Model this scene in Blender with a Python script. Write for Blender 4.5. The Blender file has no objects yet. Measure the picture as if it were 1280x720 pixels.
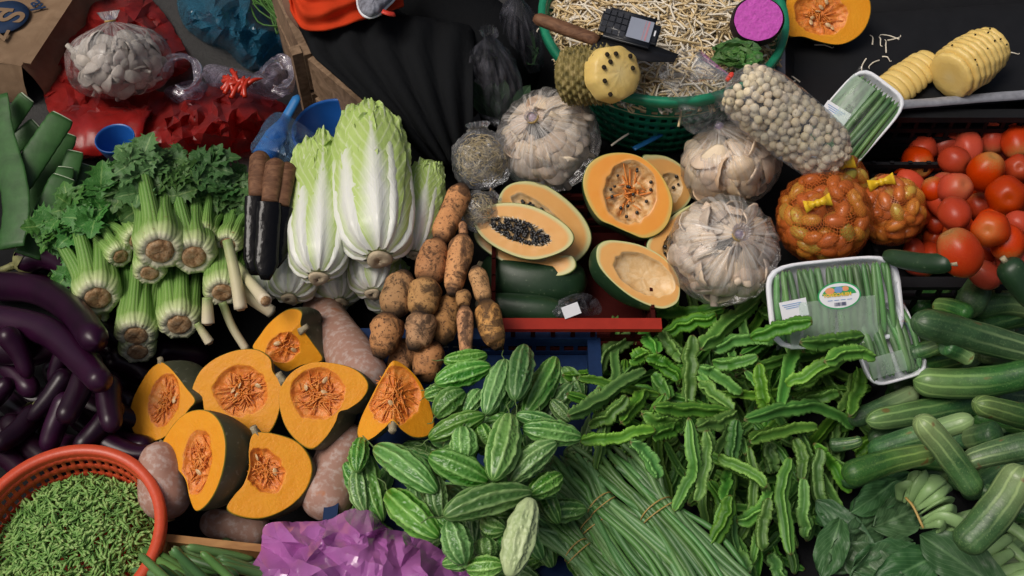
import bpy, bmesh, math, random
import numpy as np
from mathutils import Vector, Matrix, noise as mn

R = random.Random(11)
SC = bpy.context.scene
COL = SC.collection
PI = math.pi
V = Vector

# ------------------------------------------------------------------ camera
TF = 0.4663                                   # tan of half the horizontal field of view
PITCH = math.radians(55)
CAM = V((0.0, -1.25, 2.05))
FWD = V((0, math.cos(PITCH), -math.sin(PITCH)))
UPV = V((0, math.sin(PITCH), math.cos(PITCH)))
RIGHT = V((1, 0, 0))
cam_d = bpy.data.cameras.new('camera')
cam_d.sensor_width = 36
cam_d.lens = 18 / TF
cam_d.clip_end = 500
cam = bpy.data.objects.new('camera', cam_d)
COL.objects.link(cam)
cam.location = CAM
cam.rotation_euler = (PI / 2 - PITCH, 0, 0)
SC.camera = cam

# ------------------------------------------------------------------ light: soft overcast daylight from above and behind the viewer's left
SUN_EL, SUN_AZ = math.radians(62), math.radians(-105)      # azimuth from +y towards +x
world = bpy.data.worlds.new('World')
SC.world = world
world.use_nodes = True
wt = world.node_tree
wt.nodes.clear()
sky = wt.nodes.new('ShaderNodeTexSky')
sky.sky_type = 'NISHITA'
sky.sun_disc = False
sky.sun_elevation = SUN_EL
sky.sun_rotation = SUN_AZ
sky.air_density = 0.7
sky.dust_density = 8.0
sky.ozone_density = 0.3
bg = wt.nodes.new('ShaderNodeBackground')
bg.inputs['Strength'].default_value = 0.054
wo = wt.nodes.new('ShaderNodeOutputWorld')
wt.links.new(sky.outputs[0], bg.inputs[0])
wt.links.new(bg.outputs[0], wo.inputs[0])
sun_d = bpy.data.lights.new('sun', 'SUN')
sun_d.energy = 1.5
sun_d.angle = math.radians(28)
sun_d.color = (1.0, 0.95, 0.88)
sun = bpy.data.objects.new('sun', sun_d)
COL.objects.link(sun)
sd = V((math.sin(SUN_AZ) * math.cos(SUN_EL), math.cos(SUN_AZ) * math.cos(SUN_EL), math.sin(SUN_EL)))
sun.rotation_euler = sd.to_track_quat('Z', 'Y').to_euler()
SC.view_settings.view_transform = 'Standard'
SC.view_settings.look = 'None'
SC.view_settings.exposure = 0.27
SC.view_settings.gamma = 1.0
SC.view_settings.use_curve_mapping = False
SC.render.engine = 'CYCLES'
SC.cycles.use_denoising = True
SC.cycles.transparent_max_bounces = 24
SC.cycles.max_bounces = 8

# ------------------------------------------------------------------ from picture positions to places in the market
def ray(px, py):
    return FWD + RIGHT * ((px - 640) / 640 * TF) + UPV * ((360 - py) / 640 * TF)
def P(px, py, z):
    d = ray(px, py)
    return CAM + d * ((z - CAM.z) / d.z)
def PP(px, py, o, n):
    d = ray(px, py)
    return CAM + d * ((o - CAM).dot(n) / d.dot(n))
def mpp(p):
    return (p - CAM).dot(FWD) * TF / 640
def to_px(p):
    d = p - CAM
    f = d.dot(FWD)
    return 640 + d.x / f / TF * 640, 360 - d.dot(UPV) / f / TF * 640
def tocam(p):
    return (CAM - p).normalized()
def lerp(a, b, t):
    return a + (b - a) * t
def clamp(x, a=0., b=1.):
    return a if x < a else b if x > b else x
def sstep(a, b, x):
    t = clamp((x - a) / (b - a))
    return t * t * (3 - 2 * t)
def nz(p, s=1.0, o=0.0):
    return mn.noise(V((p[0] * s + o, p[1] * s + o * 1.7, p[2] * s - o)))
def interp(x, xs, ys):
    return float(np.interp(x, xs, ys))
def catmull(pts, n, closed=False):
    pts = [V(p) for p in pts]
    m = len(pts)
    out = []
    if closed:
        for i in range(n):
            f = i / n * m
            k = int(f); t = f - k
            p0, p1, p2, p3 = pts[(k - 1) % m], pts[k % m], pts[(k + 1) % m], pts[(k + 2) % m]
            out.append(.5 * ((2 * p1) + (p2 - p0) * t + (2 * p0 - 5 * p1 + 4 * p2 - p3) * t * t + (3 * p1 - p0 - 3 * p2 + p3) * t ** 3))
        return out
    if m == 2:
        return [lerp(pts[0], pts[1], i / (n - 1)) for i in range(n)]
    for i in range(n):
        f = i / (n - 1) * (m - 1)
        k = min(int(f), m - 2); t = f - k
        p1, p2 = pts[k], pts[k + 1]
        p0 = pts[k - 1] if k > 0 else 2 * p1 - p2
        p3 = pts[k + 2] if k + 2 < m else 2 * p2 - p1
        out.append(.5 * ((2 * p1) + (p2 - p0) * t + (2 * p0 - 5 * p1 + 4 * p2 - p3) * t * t + (3 * p1 - p0 - 3 * p2 + p3) * t ** 3))
    return out

# ------------------------------------------------------------------ meshes
class MB:
    def __init__(s):
        s.v = []; s.f = []; s.uv = []; s.mi = []
    def vert(s, p):
        s.v.append((p[0], p[1], p[2])); return len(s.v) - 1
    def face(s, idx, uvs=None, mi=0):
        s.f.append(tuple(idx)); s.uv.append(uvs or [(0., 0.)] * len(idx)); s.mi.append(mi)
    def grid(s, rows, mi=0, closed=False, uvf=None, flip=False):
        """rows: list of rows of points; uv = (row fraction, column fraction)"""
        nr, nc = len(rows), len(rows[0])
        b = len(s.v)
        for r in rows:
            for p in r:
                s.v.append((p[0], p[1], p[2]))
        cn = nc if closed else nc - 1
        for i in range(nr - 1):
            for j in range(cn):
                j2 = (j + 1) % nc
                ids = [b + i * nc + j, b + i * nc + j2, b + (i + 1) * nc + j2, b + (i + 1) * nc + j]
                if uvf:
                    uv = [uvf(i, j), uvf(i, j + 1), uvf(i + 1, j + 1), uvf(i + 1, j)]
                else:
                    a0, a1 = i / (nr - 1), (i + 1) / (nr - 1)
                    b0, b1 = j / cn, (j + 1) / cn
                    uv = [(a0, b0), (a0, b1), (a1, b1), (a1, b0)]
                if flip:
                    ids.reverse(); uv.reverse()
                s.f.append(tuple(ids)); s.uv.append(uv); s.mi.append(mi if not callable(mi) else mi(i, j))
        return b
    def sweep(s, path, rad, seg=12, prof=None, up=V((0, 0, 1)), mi=0, caps=True, flat=1.0, twist=0.0):
        n = len(path)
        ups = up.copy()
        rows = []
        for i, p in enumerate(path):
            t = (path[min(i + 1, n - 1)] - path[max(i - 1, 0)])
            t = t.normalized() if t.length > 1e-9 else V((1, 0, 0))
            ups = ups - t * ups.dot(t)
            if ups.length < 1e-6:
                ups = t.orthogonal()
            ups.normalize()
            sd_ = t.cross(ups)
            u = i / (n - 1)
            r = rad(u) if callable(rad) else rad[i] if isinstance(rad, (list, tuple)) else rad
            row = []
            for j in range(seg):
                th = 2 * PI * j / seg
                k = prof(u, th) if prof else 1.0
                a = th + twist * u
                row.append(p + (ups * (math.cos(a) * flat) + sd_ * math.sin(a)) * (r * k))
            rows.append(row)
        b = s.grid(rows, mi, closed=True, flip=True)
        if caps:
            for (k, fl) in ((0, True), (n - 1, False)):
                c = s.vert(path[k])
                for j in range(seg):
                    ids = [b + k * seg + j, b + k * seg + (j + 1) % seg, c]
                    if not fl: ids.reverse()
                    s.face(ids, [(k / (n - 1), j / seg)] * 3, mi)
        return b
    def box(s, c, ex, ey, ez, mi=0):
        b = len(s.v)
        for a in (-1, 1):
            for d in (-1, 1):
                for e in (-1, 1):
                    s.vert(c + ex * a + ey * d + ez * e)
        for q in ((0, 1, 3, 2), (4, 6, 7, 5), (0, 4, 5, 1), (2, 3, 7, 6), (0, 2, 6, 4), (1, 5, 7, 3)):
            s.face([b + i for i in q], [(0, 0), (1, 0), (1, 1), (0, 1)], mi)
    def ball(s, c, r, seg=8, rings=6, mi=0, scale=V((1, 1, 1)), rot=None):
        rows = []
        for i in range(rings + 1):
            ph = PI * i / rings
            row = []
            for j in range(seg):
                th = 2 * PI * j / seg
                q = V((math.sin(ph) * math.cos(th) * scale.x, math.sin(ph) * math.sin(th) * scale.y, math.cos(ph) * scale.z)) * r
                if rot: q = rot @ q
                row.append(c + q)
            rows.append(row)
        s.grid(rows, mi, closed=True, flip=False)
    def mesh(s, name, mats, smooth=True, off=None):
        me = bpy.data.meshes.new(name)
        vv = np.array(s.v, dtype=np.float32)
        if off is not None:
            vv = vv - np.array(off, dtype=np.float32)
        me.from_pydata(vv.tolist(), [], s.f)
        uvl = me.uv_layers.new(name='UVMap')
        uvl.data.foreach_set('uv', [c for f in s.uv for q in f for c in q])
        for m in (mats if isinstance(mats, (list, tuple)) else [mats]):
            me.materials.append(m)
        me.polygons.foreach_set('material_index', s.mi)
        if smooth:
            me.polygons.foreach_set('use_smooth', [True] * len(s.f))
        me.update()
        return me
    def center(s):
        a = np.array(s.v)
        return V((a.min(0) + a.max(0)) / 2)
    def obj(s, name, mats, parent=None, smooth=True):
        c = V(parent['o_']) if parent is not None and 'o_' in parent else (V((0, 0, 0)) if parent is not None else s.center())
        me = s.mesh(name, mats, smooth, c)
        o = bpy.data.objects.new(name, me)
        COL.objects.link(o)
        if parent is not None:
            o.parent = parent
        else:
            o.location = c
            o['o_'] = tuple(c)
        return o

def tag(o, label=None, cat=None, group=None, kind=None):
    if label: o['label'] = label
    if cat: o['category'] = cat
    if group: o['group'] = group
    if kind: o['kind'] = kind
    return o
def thing(name, loc, label, cat, group=None):
    e = bpy.data.objects.new(name, None)
    COL.objects.link(e)
    e.location = loc
    e.empty_display_size = .02
    e['o_'] = tuple(loc)
    return tag(e, label, cat, group)
def inst(name, me, mtx, parent=None):
    """an object of shared mesh data, placed by a world matrix"""
    o = bpy.data.objects.new(name, me)
    COL.objects.link(o)
    if parent is not None:
        o.parent = parent
        mtx = Matrix.Translation(-V(parent['o_'])) @ mtx
    o.matrix_local = mtx
    return o
def frame_m(o, ex, ey, ez):
    m = Matrix.Identity(4)
    for i in range(3):
        m[i][0], m[i][1], m[i][2], m[i][3] = ex[i], ey[i], ez[i], o[i]
    return m
def text_mesh(txt, size, mat, name, parent, mtx, extrude=.0004, bold=0.0):
    cu = bpy.data.curves.new(name, 'FONT')
    cu.body = txt; cu.size = size; cu.extrude = extrude; cu.offset = bold
    cu.align_x = 'CENTER'; cu.align_y = 'CENTER'
    o = bpy.data.objects.new(name, cu)
    COL.objects.link(o)
    bpy.context.view_layer.update()
    me = bpy.data.meshes.new_from_object(o)
    me.materials.clear(); me.materials.append(mat)
    bpy.data.objects.remove(o); bpy.data.curves.remove(cu)
    return inst(name, me, mtx, parent)

# ------------------------------------------------------------------ materials
class N:
    def __init__(s, name):
        s.m = bpy.data.materials.new(name); s.m.use_nodes = True
        s.t = s.m.node_tree; s.t.nodes.clear()
        s.out = s.t.nodes.new('ShaderNodeOutputMaterial')
        s.tc = s.t.nodes.new('ShaderNodeTexCoord')
    def put(s, sock, val):
        if isinstance(val, bpy.types.NodeSocket):
            s.t.links.new(val, sock)
        elif val is not None:
            if isinstance(val, (tuple, list)) and sock.type == 'RGBA' and len(val) == 3:
                val = (*val, 1)
            sock.default_value = val
    def n(s, ty, ins=None, **props):
        nd = s.t.nodes.new(ty)
        for k, v in props.items():
            setattr(nd, k, v)
        for k, v in (ins or {}).items():
            s.put(nd.inputs[k], v)
        return nd
    def obj(s): return s.tc.outputs['Object']
    def uv(s):
        sp = s.n('ShaderNodeSeparateXYZ', {0: s.tc.outputs['UV']})
        return sp.outputs[0], sp.outputs[1]
    def rnd(s): return s.n('ShaderNodeObjectInfo').outputs['Random']
    def map(s, scale, vec=None, loc=(0, 0, 0)):
        return s.n('ShaderNodeMapping', {'Vector': vec or s.obj(), 'Scale': scale, 'Location': loc}).outputs[0]
    def noise(s, scale, detail=3, vec=None, rough=.55, dist=0.):
        return s.n('ShaderNodeTexNoise', {'Vector': vec or s.obj(), 'Scale': scale, 'Detail': detail, 'Roughness': rough, 'Distortion': dist}).outputs['Fac']
    def vor(s, scale, vec=None, feature='F1', out='Distance'):
        return s.n('ShaderNodeTexVoronoi', {'Vector': vec or s.obj(), 'Scale': scale}, feature=feature).outputs[out]
    def ramp(s, fac, stops, ip='LINEAR'):
        nd = s.n('ShaderNodeValToRGB', {0: fac})
        cr = nd.color_ramp; cr.interpolation = ip
        while len(cr.elements) < len(stops): cr.elements.new(.5)
        for e, (p, c) in zip(cr.elements, stops):
            e.position = p
            e.color = (c, c, c, 1) if isinstance(c, (int, float)) else (*c[:3], 1)
        return nd.outputs[0]
    def mix(s, fac, a, b, bl='MIX'):
        nd = s.n('ShaderNodeMix', data_type='RGBA', blend_type=bl)
        s.put(nd.inputs[0], fac); s.put(nd.inputs[6], a); s.put(nd.inputs[7], b)
        return nd.outputs[2]
    def ma(s, op, a, b=None, c=None):
        nd = s.n('ShaderNodeMath', operation=op)
        s.put(nd.inputs[0], a)
        if b is not None: s.put(nd.inputs[1], b)
        if c is not None: s.put(nd.inputs[2], c)
        return nd.outputs[0]
    def bump(s, h, strength=.3, dist=.002):
        return s.n('ShaderNodeBump', {'Height': h, 'Strength': strength, 'Distance': dist}).outputs[0]
    def hsv(s, c, h=.5, sat=1., val=1.):
        return s.n('ShaderNodeHueSaturation', {'Hue': h, 'Saturation': sat, 'Value': val, 'Color': c}).outputs[0]
    def vary(s, c, dh=.03, dv=.35, ds=.2):
        r = s.rnd()
        r2 = s.ma('FRACT', s.ma('MULTIPLY', r, 7.31)); r3 = s.ma('FRACT', s.ma('MULTIPLY', r, 13.7))
        return s.hsv(c, s.ma('MULTIPLY_ADD', r, dh, .5 - dh / 2), s.ma('MULTIPLY_ADD', r3, ds, 1 - ds / 2), s.ma('MULTIPLY_ADD', r2, dv, 1 - dv / 2))
    def p(s, color, rough=.5, spec=.5, normal=None, **kw):
        nd = s.n('ShaderNodeBsdfPrincipled')
        s.put(nd.inputs['Base Color'], color); s.put(nd.inputs['Roughness'], rough)
        s.put(nd.inputs['Specular IOR Level'], spec)
        if normal is not None: s.put(nd.inputs['Normal'], normal)
        for k, v in kw.items():
            s.put(nd.inputs[k.replace('_', ' ')], v)
        return nd.outputs[0]
    def done(s, sh):
        s.t.links.new(sh, s.out.inputs[0]); return s.m

def plain(name, col, rough=.5, spec=.5, nscale=40, amt=.25, bump=.15, bdist=.002, **kw):
    k = N(name)
    f = k.noise(nscale, 4)
    c = k.mix(f, tuple(x * (1 - amt) for x in col), tuple(min(1, x * (1 + amt)) for x in col))
    return k.done(k.p(c, rough, spec, k.bump(f, bump, bdist) if bump else None, **kw))

def film(name, tint=(1, 1, 1), body=(.8, .82, .85), lo=.06, hi=.4, scale=30, rough=.12, gl=.8, streak=(1, 1, 1), transl=.3, bmp=.45):
    """thin plastic sheet: lets light through, milky in its folds, with a gloss on top"""
    k = N(name)
    vec = k.map(streak)
    f = k.noise(scale, 5, vec, .65, 1.2)
    f2 = k.noise(scale * 5., 4, vec, .6, 1.5)
    fac = k.ramp(f, [(.38, lo), (.72, hi)])
    b = k.bump(k.ma('ADD', f, k.ma('MULTIPLY', f2, .5)), bmp, .002)
    tr = k.n('ShaderNodeBsdfTransparent', {0: tint}).outputs[0]
    df = k.n('ShaderNodeBsdfDiffuse', {0: body, 'Normal': b}).outputs[0]
    tl = k.n('ShaderNodeBsdfTranslucent', {0: body, 'Normal': b}).outputs[0]
    dd = k.n('ShaderNodeMixShader', {0: transl, 1: df, 2: tl}).outputs[0]
    a = k.n('ShaderNodeMixShader', {0: fac, 1: tr, 2: dd}).outputs[0]
    g = k.n('ShaderNodeBsdfGlossy', {0: (1, 1, 1), 'Roughness': rough, 'Normal': b}).outputs[0]
    fr = k.n('ShaderNodeFresnel', {'IOR': 1.5, 'Normal': b}).outputs[0]
    sh = k.n('ShaderNodeMixShader', {0: k.ma('MULTIPLY', fr, gl), 1: a, 2: g}).outputs[0]
    return k.done(sh)

# ------------------------------------------------------------------ the heap: what lies on what
HX0, HY0, HC = -1.5, -1.0, .005
HNX, HNY = 600, 520
def base_h(x, y):
    return interp(y, [-.95, -.5, 0., .3, .55, .9], [.15, .17, .20, .24, .34, .38])
def inside_stall(x, y):
    lim = .34 if x < -.82 else .27 if x < .02 else 1.15
    return y < lim
gx = HX0 + (np.arange(HNX) + .5) * HC
gy = HY0 + (np.arange(HNY) + .5) * HC
bh = np.interp(gy, [-.95, -.5, 0., .3, .55, .9], [.15, .17, .20, .24, .34, .38])
HM = np.repeat(bh[:, None], HNX, 1)
lim = np.where(gx < -.82, .34, np.where(gx < .02, .27, 1.15))
HM[gy[:, None] >= lim[None, :]] = 0.0
def win(x, y, r):
    i0 = max(0, int((x - r - HX0) / HC)); i1 = min(HNX, int((x + r - HX0) / HC) + 2)
    j0 = max(0, int((y - r - HY0) / HC)); j1 = min(HNY, int((y + r - HY0) / HC) + 2)
    if i1 <= i0 or j1 <= j0: return None
    d2 = (gx[None, i0:i1] - x) ** 2 + (gy[j0:j1, None] - y) ** 2
    return j0, j1, i0, i1, d2
def need(x, y, r):
    w = win(x, y, r)
    if w is None: return base_h(x, y) + r
    j0, j1, i0, i1, d2 = w
    m = d2 < r * r
    if not m.any(): return base_h(x, y) + r
    return float((HM[j0:j1, i0:i1] + np.sqrt(np.maximum(r * r - d2, 0)))[m].max())
def stamp(p, r):
    w = win(p.x, p.y, r)
    if w is None: return
    j0, j1, i0, i1, d2 = w
    m = d2 < r * r
    t = p.z + np.sqrt(np.maximum(r * r - d2, 0))
    s = HM[j0:j1, i0:i1]
    s[m] = np.maximum(s, t)[m]
def stamp_h(px, py, z, r):
    p = P(px, py, z); stamp(V((p.x, p.y, z - r)), r)
def drop(pxp, rpx, sink=.4, n=9, maxslope=.55, lift=0.):
    """rest a long round thing, seen along the given picture path, on the heap; returns its axis and its radius"""
    pts2 = catmull([V((a, b, 0)) for a, b in pxp], n)
    z = [base_h(0, P(q.x, q.y, .3).y) + .02 for q in pts2]
    r = rpx * mpp(P(pts2[n // 2].x, pts2[n // 2].y, z[0]))
    s = np.linspace(-1, 1, n)
    for it in range(5):
        pts = [P(q.x, q.y, zz) for q, zz in zip(pts2, z)]
        nd = np.array([need(p.x, p.y, r * .8) for p in pts])
        L = (pts[-1] - pts[0]).length / 2
        b, a = np.polyfit(s, nd, 1)
        mx = maxslope * max(L, .01)
        b = max(-mx, min(mx, b))
        a = float(np.max(nd - b * s) - sink * r)
        a = max(a, float(np.mean(nd - b * s)) - r)
        z = [(a + b * t + lift) * .7 + zo * .3 if it < 4 else a + b * t + lift for t, zo in zip(s, z)]
    pts = [P(q.x, q.y, zz) for q, zz in zip(pts2, z)]
    r = rpx * mpp(pts[n // 2])
    dn = catmull(pts, n * 3)
    for p in dn: stamp(p, r * .9)
    return pts, r

# ------------------------------------------------------------------ labels that single out one of a heap
PILES = {}
def pile(key, o, pxp, desc=''):
    a, b = pxp[0], pxp[-1]
    PILES.setdefault(key, []).append((o, ((a[0] + b[0]) / 2, (a[1] + b[1]) / 2), (b[0] - a[0], b[1] - a[1]), desc))
ORD = ['', 'second', 'third', 'fourth', 'fifth', 'sixth', 'seventh', 'eighth', 'ninth', 'tenth', 'eleventh', 'twelfth', 'thirteenth', 'fourteenth', 'fifteenth', 'sixteenth', 'seventeenth', 'eighteenth']
def label_piles(spec):
    for key, (kind, cat, group, marks, orient) in spec.items():
        seen = {}
        for (o, c, d, desc) in PILES.get(key, []):
            mk = min(marks, key=lambda m: (m[0] - c[0]) ** 2 + (m[1] - c[1]) ** 2)
            dx, dy = c[0] - mk[0], c[1] - mk[1]
            ow = ''
            if orient:
                an = math.degrees(math.atan2(-d[1], d[0])) % 180
                ow = ' lying level' if an < 22 or an > 158 else ' leaning right' if an < 67 else ' pointing up' if an < 113 else ' leaning left'
            base = (desc + ' ' if desc else '') + kind + ow + ' ' + mk[2]
            seen.setdefault(base, []).append((c[1], o))
        for base, l in seen.items():
            l.sort(key=lambda q: q[0])
            for i, (_, o) in enumerate(l):
                lb = base if len(l) == 1 else (('topmost' if i == 0 else 'lowest' if i == len(l) - 1 else ORD[i] + ' from top') + ' ' + base)
                tag(o, lb, cat, group)
# ================================================================== materials
def mk_cucumber():
    k = N('cucumber_skin'); u, v = k.uv()
    r = k.rnd()
    wob = k.noise(14, 3)
    st = k.ma('SINE', k.ma('ADD', k.ma('MULTIPLY', v, 2 * PI * 9), k.ma('MULTIPLY', wob, 4.0)))
    st = k.ramp(k.ma('MULTIPLY_ADD', st, .5, .5), [(.78, 0), (1, 1)])
    fade = k.ramp(u, [(.3, .1), (.85, 1.)])
    sp = k.ramp(k.noise(330, 2), [(.56, 0), (.72, 1)])
    bl = k.ramp(k.noise(36, 4), [(.3, 0), (.75, 1)])
    dark = k.mix(bl, (.018, .062, .018), (.045, .135, .036))
    pale = (.22, .36, .12)
    endf = k.ramp(k.ma('ADD', u, k.ma('MULTIPLY', wob, .25)), [(.52, 0), (1.0, .95)])
    c = k.mix(k.ma('MULTIPLY', st, fade), dark, pale)
    c = k.mix(k.ma('MULTIPLY', sp, .35), c, pale)
    c = k.mix(k.ma('MULTIPLY', endf, k.ma('FRACT', k.ma('MULTIPLY', r, 5.3))), c, (.27, .38, .15))
    sc = k.ramp(k.noise(22, 2), [(.70, 0), (.74, 1)])
    c = k.mix(k.ma('MULTIPLY', sc, .75), c, (.16, .09, .03))
    c = k.vary(c, .03, .7, .3)
    h = k.ma('ADD', k.noise(120, 3), k.ma('MULTIPLY', st, .4))
    return k.done(k.p(c, k.ramp(k.noise(60, 3), [(.3, .3), (.8, .55)]), .45, k.bump(h, .35, .0015)))
def mk_bitter():
    k = N('bitter_melon_skin')
    f = k.noise(45, 4); g = k.noise(9, 2)
    c = k.mix(f, (.024, .105, .014), (.075, .22, .036))
    c = k.mix(k.ramp(g, [(.45, 0), (.75, .8)]), c, (.16, .33, .08))
    u, v = k.uv()
    rg = k.ramp(k.ma('PINGPONG', k.ma('ADD', k.ma('MULTIPLY', v, 9.), k.ma('MULTIPLY_ADD', k.noise(30, 2), .3, -.15)), .5), [(.0, .95), (.26, 0)])
    c = k.mix(rg, c, (.27, .47, .15))
    c = k.vary(c, .022, .6, .25)
    return k.done(k.p(c, .34, .5, k.bump(k.noise(150, 3), .25, .001), Subsurface_Weight=.06, Subsurface_Radius=(.004, .006, .002), Subsurface_Scale=.5))
def mk_bitter_pale():
    k = N('pale_bitter_melon_skin')
    f = k.noise(40, 4)
    c = k.mix(f, (.28, .40, .17), (.52, .60, .33))
    return k.done(k.p(c, .42, .5, k.bump(k.noise(150, 3), .25, .001)))
def mk_winged():
    k = N('winged_bean_skin'); u, v = k.uv()
    f = k.noise(60, 4)
    e = k.ramp(k.ma('MULTIPLY', k.ma('PINGPONG', v, .125), 8.), [(0, 1), (.42, .15), (.75, 0)])       # the four wing edges
    c = k.mix(f, (.025, .105, .012), (.07, .22, .028))
    c = k.mix(k.ma('MULTIPLY', e, k.ramp(k.noise(130, 3), [(.25, .45), (.6, .95)])), c, (.20, .42, .075))
    br = k.ramp(k.noise(190, 3), [(.68, 0), (.76, 1)])
    c = k.mix(k.ma('MULTIPLY', br, .7), c, (.07, .045, .018))
    tip = k.ramp(k.ma('PINGPONG', u, .5), [(0, 1), (.03, 0)])
    c = k.mix(tip, c, (.12, .07, .03))
    c = k.vary(c, .03, .6, .2)
    return k.done(k.p(c, .5, .4, k.bump(k.noise(200, 4), .3, .0012)))
def mk_bean():
    k = N('long_bean_skin'); u, v = k.uv()
    f = k.noise(25, 3)
    c = k.mix(f, (.05, .14, .035), (.13, .27, .09))
    tip = k.ramp(u, [(0, 1), (.03, 0)])
    c = k.mix(tip, c, (.17, .13, .06))
    c = k.vary(c, .03, .6, .25)
    return k.done(k.p(c, .42, .45, k.bump(k.noise(120, 3), .25, .001)))
def mk_egg():
    k = N('eggplant_skin'); u, v = k.uv()
    f = k.noise(12, 3)
    c = k.mix(f, (.006, .0015, .006), (.030, .005, .022))
    sc = k.ramp(k.noise(80, 3, k.map((1, 1, 1))), [(.74, 0), (.78, 1)])
    c = k.mix(k.ma('MULTIPLY', sc, .6), c, (.3, .2, .15))
    c = k.vary(c, .04, .8, .2)
    return k.done(k.p(c, .30, .30, k.bump(k.noise(40, 3), .12, .002)))
def mk_tomato():
    k = N('tomato_skin'); u, v = k.uv()
    r = k.rnd(); f = k.noise(16, 3)
    red = k.mix(f, (.36, .018, .006), (.48, .062, .016))
    org = k.mix(f, (.5, .12, .035), (.36, .16, .06))
    g = k.ramp(k.ma('ADD', u, k.ma('MULTIPLY', f, .5)), [(.28, 1), (.62, 0)])
    amt = k.ramp(k.ma('FRACT', k.ma('MULTIPLY', r, 3.7)), [(.2, .15), (.8, 1)])
    c = k.mix(k.ma('MULTIPLY', g, amt), red, k.mix(.5, org, (.26, .22, .07)))
    c = k.vary(c, .0, .5, .1)
    c = k.mix(k.ramp(k.noise(420, 1), [(.70, 0), (.76, .12)]), c, (.5, .2, .08))
    return k.done(k.p(c, .30, .28, k.bump(k.noise(30, 2), .12, .002)))
def mk_lotus():
    k = N('lotus_root_skin')
    f = k.noise(30, 5, rough=.65); g = k.noise(24, 5, rough=.7, dist=.6)
    c = k.mix(f, (.40, .18, .07), (.60, .34, .15))
    dirt = k.ramp(g, [(.47, 0), (.57, 1)])
    c = k.mix(k.ma('MULTIPLY', dirt, .85), c, (.05, .028, .016))
    sp = k.ramp(k.noise(190, 3), [(.57, 0), (.64, 1)])
    c = k.mix(k.ma('MULTIPLY', sp, .8), c, (.06, .03, .018))
    ring = k.ramp(k.ma('PINGPONG', k.uv()[0], .5), [(0, 1), (.055, 0)])
    c = k.mix(ring, c, (.035, .022, .015))
    c = k.vary(c, .015, .5, .2)
    return k.done(k.p(c, .75, .3, k.bump(k.ma('ADD', f, k.noise(120, 4)), .5, .003)))
def mk_squash():
    k = N('long_squash_skin')
    f = k.noise(18, 4); g = k.noise(85, 4)
    c = k.mix(f, (.30, .15, .11), (.43, .27, .21))
    c = k.mix(k.ramp(g, [(.48, 0), (.62, .7)]), c, (.50, .40, .36))
    c = k.mix(k.ramp(k.noise(22, 3), [(.66, 0), (.72, .8)]), c, (.40, .14, .05))
    c = k.mix(k.ramp(k.noise(7, 3), [(.5, 0), (.7, .7)]), c, (.30, .17, .10))
    return k.done(k.p(c, .6, .35, k.bump(g, .4, .002)))
def mk_pflesh():
    k = N('pumpkin_flesh'); u, v = k.uv()
    f = k.noise(30, 4); g = k.noise(170, 2, k.map((1, 1, .3)))
    c = k.mix(f, (.70, .25, .010), (.77, .345, .020))
    near = k.ramp(k.ma('ADD', u, k.ma('MULTIPLY', k.noise(20, 3), .12)), [(.48, 1), (.66, 0)])
    c = k.mix(k.ma('MULTIPLY', near, .35), c, (.70, .24, .03))
    rim = k.ramp(u, [(.968, 0), (.99, 1)])
    c = k.mix(rim, c, (.13, .13, .02))
    return k.done(k.p(c, k.ramp(f, [(.3, .35), (.7, .6)]), .22, k.bump(k.ma('ADD', g, f), .45, .002), Subsurface_Weight=.12, Subsurface_Radius=(.01, .004, .001), Subsurface_Scale=.6))
def mk_pcav():
    k = N('pumpkin_pulp'); u, v = k.uv()
    f = k.noise(60, 5, rough=.7, dist=1.); g = k.noise(140, 4, rough=.7)
    c = k.ramp(f, [(.25, (.46, .09, .012)), (.5, (.72, .22, .028)), (.8, (.80, .40, .11))])
    return k.done(k.p(c, .4, .5, k.bump(k.ma('ADD', f, g), .6, .003), Subsurface_Weight=.1, Subsurface_Radius=(.01, .004, .001), Subsurface_Scale=.6))
def mk_prind():
    k = N('pumpkin_rind'); u, v = k.uv()
    f = k.noise(40, 4); st = k.ramp(k.noise(5, 2, k.map((1, 1, 1))), [(.4, 0), (.6, 1)])
    c = k.mix(f, (.016, .028, .016), (.05, .06, .035))
    c = k.mix(k.ma('MULTIPLY', st, .5), c, (.14, .11, .06))
    c = k.mix(k.ramp(k.noise(120, 3), [(.6, 0), (.7, .5)]), c, (.20, .20, .15))
    return k.done(k.p(c, .5, .45, k.bump(f, .5, .003)))
def mk_papflesh(name, c1, c2, rimc):
    k = N(name); u, v = k.uv()
    f = k.noise(26, 3); f2 = k.noise(11, 3)
    c = k.mix(f, c1, c2)
    near = k.ramp(k.ma('ADD', u, k.ma('MULTIPLY', f2, .2)), [(.48, 1), (.72, 0)])
    c = k.mix(k.ma('MULTIPLY', near, .55), c, (.74, .50, .24))
    w = k.ramp(k.ma('ADD', u, k.ma('MULTIPLY', f2, .05)), [(.88, 0), (.96, 1)])
    c = k.mix(w, c, rimc)
    rim = k.ramp(u, [(.972, 0), (.992, 1)])
    c = k.mix(rim, c, (.07, .14, .03))
    return k.done(k.p(c, .36, .45, k.bump(f, .12, .001), Subsurface_Weight=.12, Subsurface_Radius=(.01, .005, .002), Subsurface_Scale=.6))
def mk_papcav(name, a, b, cc):
    k = N(name)
    f = k.noise(55, 5, rough=.7, dist=.6)
    c = k.ramp(f, [(.3, a), (.5, b), (.72, cc)])
    return k.done(k.p(c, .4, .45, k.bump(f, .6, .003)))
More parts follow.
